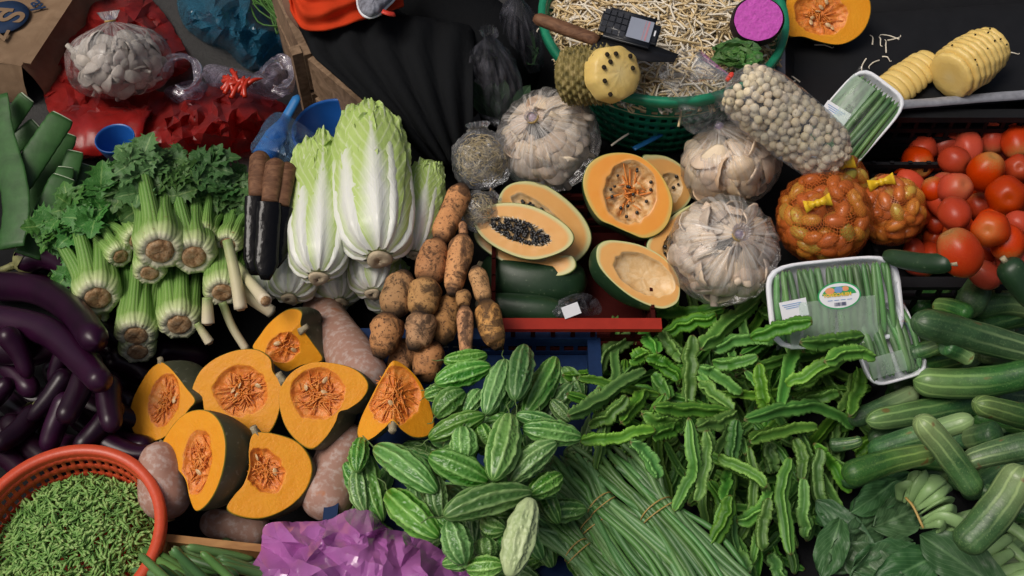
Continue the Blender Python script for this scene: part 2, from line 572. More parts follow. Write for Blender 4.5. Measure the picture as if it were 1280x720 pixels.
def mk_paprind():
    k = N('papaya_skin')
    f = k.noise(16, 4)
    c = k.mix(f, (.006, .020, .010), (.022, .062, .022))
    c = k.mix(k.ramp(k.noise(6, 2), [(.62, 0), (.8, .6)]), c, (.22, .26, .06))
    c = k.mix(k.ramp(k.noise(130, 3), [(.64, 0), (.72, .5)]), c, (.13, .17, .10))
    return k.done(k.p(c, .42, .45, k.bump(k.noise(60, 3), .2, .002)))
def mk_napa():
    k = N('napa_leaf'); u, v = k.uv()      # u along the leaf from its base, v across it
    a = k.ma('ABSOLUTE', k.ma('MULTIPLY_ADD', v, 2, -1))
    wn = k.noise(30, 3)
    ribw = k.ma('MULTIPLY_ADD', u, -1.45, 1.06)
    ribw = k.ma('MAXIMUM', ribw, .06)
    d = k.ma('DIVIDE', a, ribw)
    rib = k.ramp(k.ma('ADD', d, k.ma('MULTIPLY_ADD', wn, .5, -.25)), [(.25, 1), (1.1, 0)])
    vein = k.ma('SINE', k.ma('MULTIPLY', k.ma('SUBTRACT', k.ma('ADD', u, k.ma('MULTIPLY', wn, .05)), k.ma('MULTIPLY', a, .42)), 62.))
    vein = k.ramp(k.ma('MULTIPLY_ADD', vein, .5, .5), [(.72, 0), (1, .5)])
    g = k.mix(k.noise(14, 3), (.34, .50, .11), (.52, .64, .24))
    g = k.mix(k.ramp(u, [(.35, .0), (1., .3)]), g, (.24, .42, .07))
    c = k.mix(vein, g, (.62, .70, .42))
    fine = k.ma('SINE', k.ma('MULTIPLY', k.ma('ADD', v, k.ma('MULTIPLY', wn, .03)), 150.))
    white = k.mix(k.ramp(k.ma('MULTIPLY_ADD', fine, .5, .5), [(.5, 0), (1, .22)]), (.72, .74, .69), (.64, .69, .56))
    rib = k.ma('MULTIPLY', rib, k.ramp(u, [(.3, 1), (.95, .45)]))
    c = k.mix(rib, c, white)
    c = k.mix(k.ramp(k.ma('ADD', u, k.ma('MULTIPLY', wn, .1)), [(.02, .5), (.07, 0)]), c, (.52, .45, .32))
    hgt = k.ma('ADD', k.ma('MULTIPLY', vein, .8), k.ma('ADD', k.noise(70, 4), k.ma('MULTIPLY', fine, .05)))
    return k.done(k.p(c, .38, .45, k.bump(hgt, .3, .002), Subsurface_Weight=.12, Subsurface_Radius=(.006, .006, .003), Subsurface_Scale=.5))
def mk_celstalk():
    k = N('celery_stalk'); u, v = k.uv()
    wn = k.noise(20, 3)
    c = k.ramp(k.ma('ADD', u, k.ma('MULTIPLY_ADD', wn, .3, -.15)), [(.0, (.60, .58, .42)), (.13, (.46, .54, .25)), (.32, (.20, .36, .075)), (1., (.075, .21, .03))])
    st = k.ma('SINE', k.ma('MULTIPLY', v, 2 * PI * 16))
    c = k.mix(k.ramp(k.ma('MULTIPLY_ADD', st, .5, .5), [(.4, 0), (1, .4)]), c, k.mix(.5, c, (.55, .65, .35)))
    c = k.mix(k.ramp(k.noise(140, 3), [(.66, 0), (.73, .7)]), c, (.22, .11, .04))
    return k.done(k.p(c, .4, .45, k.bump(st, .35, .0012)))
def mk_celroot():
    k = N('celery_root_end'); f = k.noise(70, 5, rough=.7)
    c = k.ramp(f, [(.3, (.09, .045, .02)), (.48, (.36, .21, .10)), (.75, (.62, .50, .33))])
    return k.done(k.p(c, .8, .25, k.bump(f, .9, .004)))
def mk_leaf(name, c1, c2, vein, rough=.45, freq=9., dv=.5, slope=.6, vstr=.5):
    k = N(name); u, v = k.uv()
    a = k.ma('ABSOLUTE', k.ma('MULTIPLY_ADD', v, 2, -1))
    wn = k.noise(40, 3)
    ve = k.ma('SINE', k.ma('MULTIPLY', k.ma('SUBTRACT', k.ma('ADD', u, k.ma('MULTIPLY', wn, .06)), k.ma('MULTIPLY', a, slope)), freq * 6.28))
    ve = k.ramp(k.ma('MULTIPLY_ADD', ve, .5, .5), [(.88, 0), (1, vstr)])
    mid = k.ramp(a, [(.03, 1), (.09, 0)])
    c = k.mix(k.noise(22, 3), c1, c2)
    c = k.mix(k.ma('MAXIMUM', ve, mid), c, vein)
    c = k.vary(c, .03, dv, .2)
    h = k.ma('ADD', k.ma('MULTIPLY', ve, -.6), k.noise(90, 3))
    b = k.bump(h, .4, .002)
    sh = k.p(c, rough, .4, b)
    tl = k.n('ShaderNodeBsdfTranslucent', {0: c, 'Normal': b}).outputs[0]
    return k.done(k.n('ShaderNodeMixShader', {0: .18, 1: sh, 2: tl}).outputs[0])
def mk_wood(name, c1, c2, scale=30, stretch=(1, 1, 1), rough=.7):
    k = N(name)
    f = k.noise(scale, 5, k.map(stretch), .6, 1.5); g = k.noise(scale * .3, 3)
    c = k.mix(k.ramp(f, [(.35, 0), (.65, 1)]), c1, c2)
    c = k.mix(k.ramp(g, [(.5, 0), (.7, .4)]), c, tuple(x * .45 for x in c1))
    return k.done(k.p(c, rough, .3, k.bump(f, .5, .002)))
def mk_pinerind():
    k = N('pineapple_rind'); f = k.noise(60, 4); u, v = k.uv()
    c = k.ramp(f, [(.3, (.05, .045, .016)), (.5, (.20, .16, .05)), (.75, (.36, .28, .12))])
    return k.done(k.p(c, .6, .35, k.bump(f, .6, .003)))
def mk_pineflesh():
    k = N('pineapple_flesh'); u, v = k.uv()
    f = k.noise(26, 4); g = k.noise(170, 3, k.map((1, 1, 1)))
    c = k.mix(f, (.66, .45, .12), (.78, .60, .22))
    c = k.mix(k.ramp(u, [(.0, .6), (.4, 0)]), c, (.72, .60, .30))
    return k.done(k.p(c, .38, .45, k.bump(k.ma('ADD', f, g), .35, .002), Subsurface_Weight=.15, Subsurface_Radius=(.008, .006, .002), Subsurface_Scale=.5))
def mk_mush(name, c1, c2):
    k = N(name); f = k.noise(32, 4)
    c = k.vary(k.mix(f, c1, c2), .02, .45, .3)
    return k.done(k.p(c, .55, .4, k.bump(k.noise(90, 4), .3, .002), Subsurface_Weight=.1, Subsurface_Radius=(.006, .005, .004), Subsurface_Scale=.5))
def mk_net(name, col):
    k = N(name); u, v = k.uv()
    a = k.ma('SINE', k.ma('MULTIPLY', k.ma('ADD', u, v), 2 * PI * 46)); b = k.ma('SINE', k.ma('MULTIPLY', k.ma('SUBTRACT', u, v), 2 * PI * 46))
    m = k.ma('MAXIMUM', a, b)
    fac = k.ramp(k.ma('MULTIPLY_ADD', m, .5, .5), [(.78, .06), (.96, .70)])
    tr = k.n('ShaderNodeBsdfTransparent').outputs[0]
    return k.done(k.n('ShaderNodeMixShader', {0: fac, 1: tr, 2: k.p(col, .4, .4)}).outputs[0])
def mk_cloth(name, c, sc=160):
    k = N(name); f = k.noise(sc, 3); g = k.noise(10, 3)
    return k.done(k.p(k.mix(g, tuple(x * .75 for x in c), c), .9, .06, k.bump(k.ma('ADD', g, k.ma('MULTIPLY', f, .2)), .4, .01)))
def mk_ground():
    k = N('concrete'); f = k.noise(9, 6, rough=.65); g = k.noise(90, 4)
    c = k.mix(f, (.016, .016, .016), (.055, .054, .052))
    return k.done(k.p(c, .75, .3, k.bump(k.ma('ADD', f, g), .5, .006)))

M = {}
M['cuc'] = mk_cucumber(); M['bit'] = mk_bitter(); M['bitp'] = mk_bitter_pale(); M['wing'] = mk_winged(); M['bean'] = mk_bean()
M['egg'] = mk_egg(); M['tom'] = mk_tomato(); M['lotus'] = mk_lotus(); M['squash'] = mk_squash()
M['pfl'] = mk_pflesh(); M['pcav'] = mk_pcav(); M['prind'] = mk_prind()
M['pap1'] = mk_papflesh('ripe_papaya_flesh', (.74, .27, .03), (.80, .35, .05), (.62, .42, .10))
M['pap2'] = mk_papflesh('pale_papaya_flesh', (.70, .33, .085), (.78, .45, .15), (.60, .58, .28))
M['papc1'] = mk_papcav('papaya_pulp', (.40, .14, .03), (.62, .36, .14), (.75, .58, .36))
M['papc2'] = mk_papcav('pale_papaya_pulp', (.60, .36, .14), (.70, .48, .24), (.76, .60, .38))
M['paprind'] = mk_paprind()
M['napa'] = mk_napa(); M['cstalk'] = mk_celstalk(); M['croot'] = mk_celroot()
M['cleaf'] = mk_leaf('celery_leaf', (.032, .12, .024), (.085, .22, .05), (.19, .32, .10), .5, 6, .6)
M['bok'] = mk_leaf('dark_green_leaf', (.030, .095, .032), (.075, .17, .065), (.13, .25, .11), .42, 8, .4)
M['bokstem'] = plain('pale_green_stem', (.22, .36, .14), .4, .45, 30, .35, .2)
M['aloe'] = plain('aloe_skin', (.030, .095, .022), .45, .35, 30, .7, .5)
M['aloecut'] = plain('aloe_flesh', (.42, .50, .36), .35, .5, 30, .3, .3)
M['calyx'] = plain('eggplant_calyx', (.20, .20, .08), .6, .35, 90, .6, .5)
M['stem'] = plain('green_stem', (.10, .17, .05), .55, .35, 80, .4, .3)
M['corky'] = plain('corky_stem', (.34, .29, .19), .8, .2, 120, .4, .8, .003)
M['brown_stem'] = plain('dry_stem', (.24, .15, .07), .8, .2, 120, .4, .6)
M['sprout'] = plain('bean_sprout', (.62, .48, .26), .4, .45, 40, .3, .1)
M['sproutw'] = plain('white_sprout', (.72, .66, .54), .4, .45, 40, .1, .1)
M['bud'] = None
M['seedp'] = plain('pumpkin_seed', (.60, .40, .20), .35, .5, 80, .2, .2)
M['seedb'] = plain('papaya_seed', (.012, .012, .013), .25, .6, 200, .4, .3)
M['seedl'] = mk_mush('lotus_seed_skin', (.60, .50, .33), (.76, .68, .50))
M['mush'] = mk_mush('oyster_mushroom', (.58, .44, .31), (.80, .70, .56))
M['mushg'] = mk_mush('grey_oyster_mushroom', (.30, .25, .20), (.74, .70, .64))
M['mushb'] = mk_mush('brown_oyster_mushroom', (.52, .36, .22), (.78, .65, .48))
M['kum'] = None
M['wood'] = mk_wood('weathered_plank', (.15, .095, .055), (.30, .20, .125), 26, (1, 1, 1))
M['woodd'] = mk_wood('dark_wood', (.045, .026, .018), (.13, .075, .045), 60)
M['handle'] = mk_wood('knife_handle_wood', (.085, .036, .018), (.21, .105, .055), 70, (.35, 1, 1))
M['railwood'] = mk_wood('crate_rail_wood', (.28, .13, .045), (.42, .22, .08), 40, (.2, 1, 1))
M['pinerind'] = mk_pinerind(); M['pineflesh'] = mk_pineflesh()
M['pineeye'] = plain('pineapple_eye', (.02, .014, .008), .8, .2)
M['blackpl'] = plain('black_plastic', (.010, .0105, .012), .5, .2, 30, .3, .15)
M['blacksteel'] = plain('blade_steel', (.02, .02, .022), .3, .5, 60, .4, .1, Metallic=.5)
M['edge'] = plain('worn_grey_edge', (.22, .23, .26), .35, .5, 90, .45, .4)
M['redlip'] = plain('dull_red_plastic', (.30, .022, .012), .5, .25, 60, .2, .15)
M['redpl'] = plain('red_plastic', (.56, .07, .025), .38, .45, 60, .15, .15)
M['redshade'] = plain('shaded_red_plastic', (.04, .005, .004), .8, .08, 60, .2, .15)  # the crate's red again, with the shade below its lip put into the colour
M['bluepl'] = plain('blue_plastic', (.012, .095, .36), .3, .5, 30, .12, .1)
M['bluecr'] = plain('blue_crate_plastic', (.006, .022, .075), .5, .2, 60, .3, .2)
M['bluesc'] = plain('light_blue_plastic', (.02, .16, .42), .3, .5, 30, .15, .1)
M['greenpl'] = plain('green_plastic', (.012, .20, .105), .4, .45, 50, .35, .2)
M['card'] = mk_wood('cardboard', (.19, .12, .068), (.25, .165, .098), 14, (1, 1, 1), .85)
M['navy'] = plain('navy_print', (.012, .03, .075), .7, .2, 60, .3, .1)
M['phone'] = plain('phone_body', (.014, .016, .02), .35, .5, 90, .2, .05)
M['key'] = plain('phone_key', (.03, .033, .04), .3, .5)
M['screen'] = plain('phone_screen', (.26, .29, .36), .12, .6, 12, .12, 0)
M['screenline'] = plain('screen_line', (.42, .22, .25), .15, .5, 12, .1, 0)
M['white'] = plain('white_plastic', (.74, .76, .80), .45, .45, 60, .06, .1)
M['paper'] = plain('white_paper', (.72, .74, .78), .6, .3, 60, .05, .05)
M['print'] = plain('dark_print', (.03, .04, .12), .6, .3, 60, .05, 0)
M['greenpr'] = plain('green_print', (.03, .32, .10), .5, .35, 60, .1, 0)
M['yellowpr'] = plain('yellow_print', (.72, .50, .06), .5, .35, 60, .1, 0)
M['bluepr'] = plain('blue_print', (.16, .30, .55), .5, .35, 60, .1, 0)
M['orangepr'] = plain('orange_print', (.72, .30, .14), .5, .35, 60, .1, 0)
M['yellowtie'] = plain('yellow_tie', (.72, .47, .02), .4, .45, 60, .15, .2)
M['redtie'] = plain('red_tie', (.62, .05, .03), .4, .45, 60, .15, .2)
M['band'] = plain('rubber_band', (.42, .29, .09), .5, .4, 60, .2, .1)
M['yam'] = plain('purple_yam_flesh', (.50, .07, .42), .55, .35, 170, .45, .6, .003)
M['yamskin'] = plain('purple_yam_skin', (.03, .018, .022), .8, .2, 60, .4, .6)
M['skin'] = plain('skin', (.36, .20, .13), .5, .4, 60, .1, .1)
M['hair'] = plain('hair', (.012, .010, .009), .45, .4, 200, .3, .6)
M['shirt'] = mk_cloth('orange_red_shirt', (.62, .055, .016))
M['trouser'] = mk_cloth('black_trousers', (.0105, .0115, .013))
M['pouch'] = plain('patterned_cloth', (.20, .21, .25), .8, .2, 110, .95, .5)
M['tarp'] = plain('black_tarpaulin', (.011, .0115, .0125), .85, .10, 24, .5, .5, .01)
M['ground'] = mk_ground()
M['zuc'] = mk_paprind
def _bud():
    k = N('flower_bud'); u, v = k.uv()
    c = k.ramp(u, [(.0, (.09, .21, .04)), (.5, (.20, .38, .09)), (1., (.42, .56, .20))])
    c = k.mix(k.ramp(k.noise(30, 2), [(.35, 0), (.7, .5)]), c, (.11, .26, .05))
    return k.done(k.p(c, .5, .35))
M['bud'] = _bud()
def _kum():
    k = N('small_orange_tomato'); r = k.rnd(); f = k.noise(40, 3)
    c = k.ramp(r, [(0, (.34, .03, .010)), (.35, (.46, .09, .016)), (.6, (.56, .20, .025)), (.8, (.58, .30, .035)), (.92, (.40, .34, .05)), (1, (.20, .28, .04))])
    return k.done(k.p(k.mix(f, c, k.mix(.6, c, (.6, .25, .05))), .28, .5))
M['kum'] = _kum()
M['clear'] = film('clear_bag', (.97, .98, 1), (.80, .81, .83), .03, .30, 24, .16, .45, bmp=.3)
def mk_bagfilm():
    k = N('gathered_bag_film'); u, v = k.uv()
    f = k.noise(22, 5, None, .65, 1.2)
    cv = k.n('ShaderNodeCombineXYZ', {0: k.ma('MULTIPLY', u, 5.), 1: k.ma('MULTIPLY', v, 70.), 2: 0.}).outputs[0]
    st = k.noise(1., 4, cv, .6, .4)
    nk = k.ramp(u, [(.48, .25), (.80, 1.)])
    fac = k.ma('ADD', k.ramp(f, [(.42, .01), (.74, .20)]), k.ma('MULTIPLY', nk, k.ramp(st, [(.42, 0), (.66, .55)])))
    b = k.bump(k.ma('ADD', f, k.ma('MULTIPLY', st, .8)), .45, .004)
    tr = k.n('ShaderNodeBsdfTransparent', {0: (.97, .97, .98)}).outputs[0]
    df = k.n('ShaderNodeBsdfDiffuse', {0: (.84, .82, .79), 'Normal': b}).outputs[0]
    tl = k.n('ShaderNodeBsdfTranslucent', {0: (.8, .79, .8), 'Normal': b}).outputs[0]
    a = k.n('ShaderNodeMixShader', {0: fac, 1: tr, 2: k.n('ShaderNodeMixShader', {0: .35, 1: df, 2: tl}).outputs[0]}).outputs[0]
    g = k.n('ShaderNodeBsdfGlossy', {0: (1, 1, 1), 'Roughness': .15, 'Normal': b}).outputs[0]
    fr = k.n('ShaderNodeFresnel', {'IOR': 1.5, 'Normal': b}).outputs[0]
    return k.done(k.n('ShaderNodeMixShader', {0: k.ma('MULTIPLY', fr, .6), 1: a, 2: g}).outputs[0])
M['bagfilm'] = mk_bagfilm()
M['clear2'] = film('thin_clear_film', (.98, .99, 1), (.7, .74, .74), .0, .10, 22, .10, .40, bmp=.2)
M['clear3'] = film('dark_clear_bag', (.8, .82, .86), (.50, .50, .58), .01, .30, 18, .16, .35, (1, 1, .18))
M['frost'] = film('frosted_band', (.95, 1, .97), (.62, .74, .66), .30, .42, 12, .3, .3)
M['redbag'] = film('red_bag', (.75, .10, .09), (.50, .03, .026), .40, .8, 9, .28, .6, (1, 1, 1), .4)
M['bluebag'] = film('blue_bag', (.25, .6, .8), (.04, .20, .32), .35, .75, 10, .18, .8, (1, 1, 1), .35)
M['bluefilm'] = film('pale_blue_film', (.45, .7, .95), (.14, .30, .52), .2, .5, 40, .14, 1., (1, 1, 1), .35)
M['purplebag'] = film('purple_bag', (.8, .35, .85), (.74, .24, .72), .60, .88, 4, .14, 1.3, (1, 1, 1), .35)
M['pinkbag'] = film('pale_pink_bag', (.9, .85, .95), (.55, .50, .62), .22, .62, 30, .16, .6, (1, 1, 1), .35)
M['gloss'] = M['clear2']
# ================================================================== setting
del M['zuc'], M['gloss']
g = MB(); S_ = 40
g.grid([[V((-S_, -S_, 0)), V((S_, -S_, 0))], [V((-S_, S_, 0)), V((S_, S_, 0))]], flip=True)
tag(g.obj('ground', M['ground']), kind='structure')

t = MB(); rows = []
xs = np.concatenate([np.linspace(-1.5, -.84, 24), np.linspace(-.80, 0., 28), np.linspace(.04, 1.5, 50)])
ys = np.linspace(-1.0, 1.16, 76)
for y in ys:
    row = []
    for x in xs:
        lim = .34 if x < -.82 else .27 if x < .02 else 1.15
        yy = min(y, lim + .012 * (y - lim))
        z = base_h(x, y) - .004 + .006 * nz((x, yy, 0), 5) if y < lim else max(.006, base_h(x, lim) - (y - lim) * 8)
        for (xa, xb, ya, yb, zb) in ((-.74, -.06, .02, .262, .30), (-.04, .27, .18, .42, .315), (.27, .71, .03, .42, .315)):
            w_ = sstep(xa, xa + .05, x) * sstep(xb, xb - .04, x) * sstep(ya, ya + .05, yy) * (sstep(yb, yb - .04, yy) if yb > .3 else 1.)
            if y < lim: z = max(z, lerp(z, zb, w_) + .004 * nz((x, yy, 1), 7) * w_)
        row.append(V((x, yy, z)))
    rows.append(row)
t.grid(rows, flip=True)
tag(t.obj('ground_tarpaulin', M['tarp']), kind='structure')

def crate(name, p0, ex, ey, lx, ly, z0, z1, mat, label, cat='crate', slots=14, rows_=3, lip=.012, lipmat=None, front_only=False, floor_z=None):
    """open plastic crate; p0 = one bottom corner (x, y), ex/ey unit directions"""
    o = thing(name, V((p0.x, p0.y, z0)), label, cat)
    up = V((0, 0, 1)); p0 = V((p0.x, p0.y, z0)); h = z1 - z0
    for (a, d, L, nrm) in ((p0, ex, lx, -ey), (p0 + ey * ly, ex, lx, ey), (p0, ey, ly, -ex), (p0 + ex * lx, ey, ly, ex)):
        w = MB()
        th = nrm * .003
        n = max(3, int(slots * L / .5))
        for k in range(n + 1):
            w.box(a + d * (L * k / n) + up * (h * .5), d * .004, th, up * (h * .5))
        for k in range(rows_ + 1):
            w.box(a + d * (L / 2) + up * (h * (.06 + .86 * k / rows_)), d * (L / 2), th * 1.3, up * (.006 if k else .02))
        w.obj('side_panel', mat, o, False)
        if front_only and nrm.y > -.5: continue
        q = MB()
        q.box(a + d * (L / 2) + up * (h + .004 + (.0 if abs(nrm.x) > .5 else .0015)) + nrm * .006, d * (L / 2 + (-.001 if abs(nrm.x) > .5 else lip)), nrm * lip, up * (.0048 if front_only else .0075))
        q.obj('rim', lipmat or mat, o, False)
    b = MB(); b.box(p0 + ex * (lx / 2) + ey * (ly / 2) + up * ((floor_z - z0) if floor_z else .004), ex * (lx / 2 - .004), ey * (ly / 2 - .004), up * .003)
    b.obj('floor_panel', mat, o, False)
    return o
EX, EY, EZ = V((1, 0, 0)), V((0, 1, 0)), V((0, 0, 1))
# red crate under the papayas: its front lip shows at (618..812, 402)
a = P(616, 403, .37); b = P(818, 400, .37)
crate('fruit_crate', V((a.x, a.y, 0)), EX, EY, b.x - a.x, .31, .236, .365, M['redshade'], 'red plastic crate holding the cut papayas, its bright lip showing in front', lipmat=M['redlip'], front_only=True)
# blue crate round the bitter melons: its rear corner shows at (735, 430)
a = P(440, 424, .315); b = P(738, 428, .315)
crate('vegetable_crate', V((a.x, a.y - .52, 0)), EX, EY, b.x - a.x, .52, .205, .312, M['bluecr'], 'dark blue plastic crate around the bitter melons', slots=20, floor_z=.262)
# black crate of the tomatoes
a = P(1106, 352, .375); b = P(1330, 352, .375)
crate('tomato_crate', V((a.x, a.y, 0)), EX, EY, b.x - a.x, .30, .246, .372, M['blackpl'], 'black plastic crate heaped with tomatoes', front_only=True)
def hm_floor(x0, x1, y0, y1, z):
    m = ((gy[:, None] > y0) & (gy[:, None] < y1)) & ((gx[None, :] > x0) & (gx[None, :] < x1))
    HM[m] = np.maximum(HM[m], z)
hm_floor(P(450, 380, .3).x, P(556, 380, .3).x, -.30, .12, .30)
hm_floor(P(556, 380, .3).x, P(604, 380, .3).x, -.17, .05, .355)
# ================================================================== long and round vegetables
def variant_sweep(name, mat, L, r, rad, prof=None, bend=0., nu=40, seg=20, lift=0.):
    b = MB()
    path = [V(((u - .5) * L, bend * (1 - (2 * u - 1) ** 2), lift * math.sin(PI * u))) for u in np.linspace(0, 1, nu)]
    b.sweep(path, lambda u: max(r * rad(u), 1e-5), seg, prof)
    return b.mesh(name, mat)
def seat_mtx(pts, r, L0, r0, roll):
    a, b = pts[0], pts[-1]
    ex = (b - a); L = ex.length; ex.normalize()
    ez = V((0, 0, 1)); ez = (ez - ex * ez.dot(ex)).normalized(); ey = ez.cross(ex)
    ey2 = ey * math.cos(roll) + ez * math.sin(roll); ez2 = ez * math.cos(roll) - ey * math.sin(roll)
    s = r / r0
    return frame_m((a + b) / 2, ex * (L / L0), ey2 * s, ez2 * s)

# ---- eggplants
def eggplant(pxp, r, cal=0, desc='dark purple', tip=.8, sink=.6):
    r = r * 1.2
    pts, rm = drop(pxp, r, sink)
    path = catmull(pts, 34)
    o = MB()
    L = sum((path[i + 1] - path[i]).length for i in range(33)); e = min(.3, 1.1 * rm / L)
    rad = lambda u: rm * (math.sqrt(max(0, 1 - ((e - u) / e) ** 2)) if u < e else math.sqrt(max(0, 1 - ((u - 1 + e) / e) ** 2)) if u > 1 - e else 1) * (lerp(1, tip, u if cal >= 0 else 1 - u)) + 1e-4
    sd = R.random() * 9
    o.sweep(path, rad, 20, lambda u, th: 1 + .03 * nz((u * 4, math.cos(th), math.sin(th)), 1.2, sd))
    c = path[17]
    t = thing('eggplant', V((c.x, c.y, c.z - rm)), None, None)
    o.obj('fruit', M['egg'], t)
    if cal:
        k = MB()
        pp = path if cal > 0 else path[::-1]
        d0 = (pp[3] - pp[0]).normalized()
        rr = rm * .78
        def crad(u, th):
            lobe = .5 + .5 * math.cos(th * 5)
            return lobe
        rows = []
        ax = d0; sd1 = ax.orthogonal().normalized(); sd2 = ax.cross(sd1)
        for i in range(8):
            u = i / 7
            row = []
            for j in range(25):
                th = 2 * PI * j / 25
                lo = (.45 + .55 * (.5 + .5 * math.cos(th * 5)) ** 1.5)
                along = -.35 * rm + u * lo * rm * 1.35
                f = clamp((along + .1 * rm) / (rm * 1.15), 0, 1)
                rad_ = lerp(.25 * rm, rm * 1.05 * math.sqrt(max(.03, 1 - (1 - f) ** 2)), sstep(0, .25, u)) + .0015
                row.append(pp[0] + ax * along + (sd1 * math.cos(th) + sd2 * math.sin(th)) * rad_)
            rows.append(row)
        k.grid(rows, closed=True)
        q0 = pp[0] - ax * rm * .3
        bendv = V((R.uniform(-1, 1), R.uniform(-.3, 1), .6)) * rm * .5
        k.sweep(catmull([q0 + ax * .006, q0 - ax * rm * .7, q0 - ax * rm * 1.5 + bendv], 8), lambda u: rm * lerp(.28, .2, u), 8)
        k.obj('calyx', M['calyx'], t)
    pile('egg', t, pxp, desc)
    return t
for a in (([(-10, 420), (60, 440)], 16), ([(120, 400), (150, 470)], 15), ([(20, 500), (120, 510)], 16), ([(60, 455), (150, 540)], 15), ([(-10, 540), (70, 545)], 15),
          ([(90, 330), (130, 420)], 15), ([(150, 430), (180, 560)], 14), ([(30, 350), (110, 390)], 15)):
    eggplant(*a, 0, 'half hidden dark', 1, .9)
rb = random.Random(2)
for i in range(24):
    x, y = rb.uniform(0, 185), rb.uniform(400, 575); an = rb.uniform(-.9, .5); l = rb.uniform(38, 55); cv = rb.uniform(-12, 12)
    eggplant([(x - l * math.cos(an), y + l * math.sin(an)), (x, y + cv), (x + l * math.cos(an), y - l * math.sin(an))], 13, 0, 'half hidden dark', .85, 1.)
eggplant([(190, 437), (262, 448)], 14, 0, 'blackish')
eggplant([(130, 448), (162, 457), (192, 480)], 14, 0, 'violet')
eggplant([(-22, 436), (42, 438)], 18, 0, 'thick scarred', .8)
eggplant([(-40, 510), (-10, 500), (14, 474)], 12, 0, 'cropped')
eggplant([(-10, 562), (22, 540), (52, 508)], 13, -1, 'small')
eggplant([(2, 410), (24, 440), (37, 474)], 13, 0, 'narrow tipped', .6)
eggplant([(92, 420), (76, 450), (64, 480)], 12, 0, 'narrow tipped', .6)
eggplant([(88, 462), (62, 498), (36, 526)], 13, 0, 'tapering', .55)
eggplant([(88, 490), (70, 530), (58, 566)], 13, 0, 'tapering')
eggplant([(150, 500), (124, 534), (94, 566)], 13, 0, 'tapering')
eggplant([(118, 440), (98, 490), (78, 530)], 14, 0, 'corky')
eggplant([(136, 470), (136, 505), (141, 540)], 14, 0, 'plum red', .8, 1.2)
eggplant([(56, 306), (62, 336)], 13, 1, 'short stemmed')
eggplant([(-14, 398), (56, 413), (103, 452), (130, 482)], 17, 0, 'long curved glossy', .75, .3)
eggplant([(-16, 358), (45, 362), (92, 390), (122, 430)], 17, 0, 'long curved plum', .8, .3)
eggplant([(20, 331), (58, 320), (88, 336), (104, 366)], 15, 1, 'bent stemmed', .9, .3)

# ---- long squash
hm_floor(P(380, 600, .3).x, P(446, 600, .3).x, -.52, -.20, .262)
def squash(name, pxp, r0, r1, label, z=None, stemdir=None, scar=None):
    pts, rm = drop(pxp, max(r0, r1), .5)
    path = catmull(pts, 36)
    L = sum((path[i + 1] - path[i]).length for i in range(35)); e = min(.35, rm / L)
    m = MB(); sd = R.random() * 9
    def rad(u):
        b = lerp(r0, r1, sstep(.1, .9, u)) / max(r0, r1)
        c = math.sqrt(max(0, 1 - ((e - u) / e) ** 2)) if u < e else math.sqrt(max(0, 1 - ((u - 1 + e) / e) ** 2)) if u > 1 - e else 1
        return rm * b * c + 1e-4
    m.sweep(path, rad, 28, lambda u, th: 1 + .05 * nz((u * 3, math.cos(th), math.sin(th)), 1.1, sd))
    t = thing(name, V((path[18].x, path[18].y, path[18].z - rm)), label, 'squash', 'long squashes under the cut pumpkins')
    m.obj('fruit', M['squash'], t)
    if stemdir:
        k = MB(); d = (path[0] - path[4]).normalized()
        k.sweep([path[0] - d * .004, path[0] + d * .012, path[0] + d * .03 + V((0, 0, .004))], lambda u: .0075 - .002 * u + .004 * (1 - u) ** 3, 8, lambda u, th: 1 + .2 * math.cos(5 * th))
        k.obj('stem', M['brown_stem'], t)
    if scar:
        k = MB(); p = path[-1]; d = (path[-1] - path[-5]).normalized()
        k.sweep([p - d * .003, p + d * .0015], lambda u: .009, 14); k.obj('blossom_scar', M['brown_stem'], t)
    return t
squash('long_squash', [(250, 652), (338, 664)], 18, 20, 'dull brown squash lying at the bottom behind the wooden rail')
squash('long_squash', [(195, 552), (212, 650)], 27, 33, 'pinkish brown squash with round scar beside the red basket', scar=1)
squash('long_squash', [(440, 530), (420, 590), (398, 650)], 30, 34, 'long tan squash lying under the cut pumpkins above purple bag')
squash('long_squash', [(397, 376), (416, 412), (440, 448), (462, 486)], 27, 31, 'pink long squash with a stub stem below the white cabbages', stemdir=1)

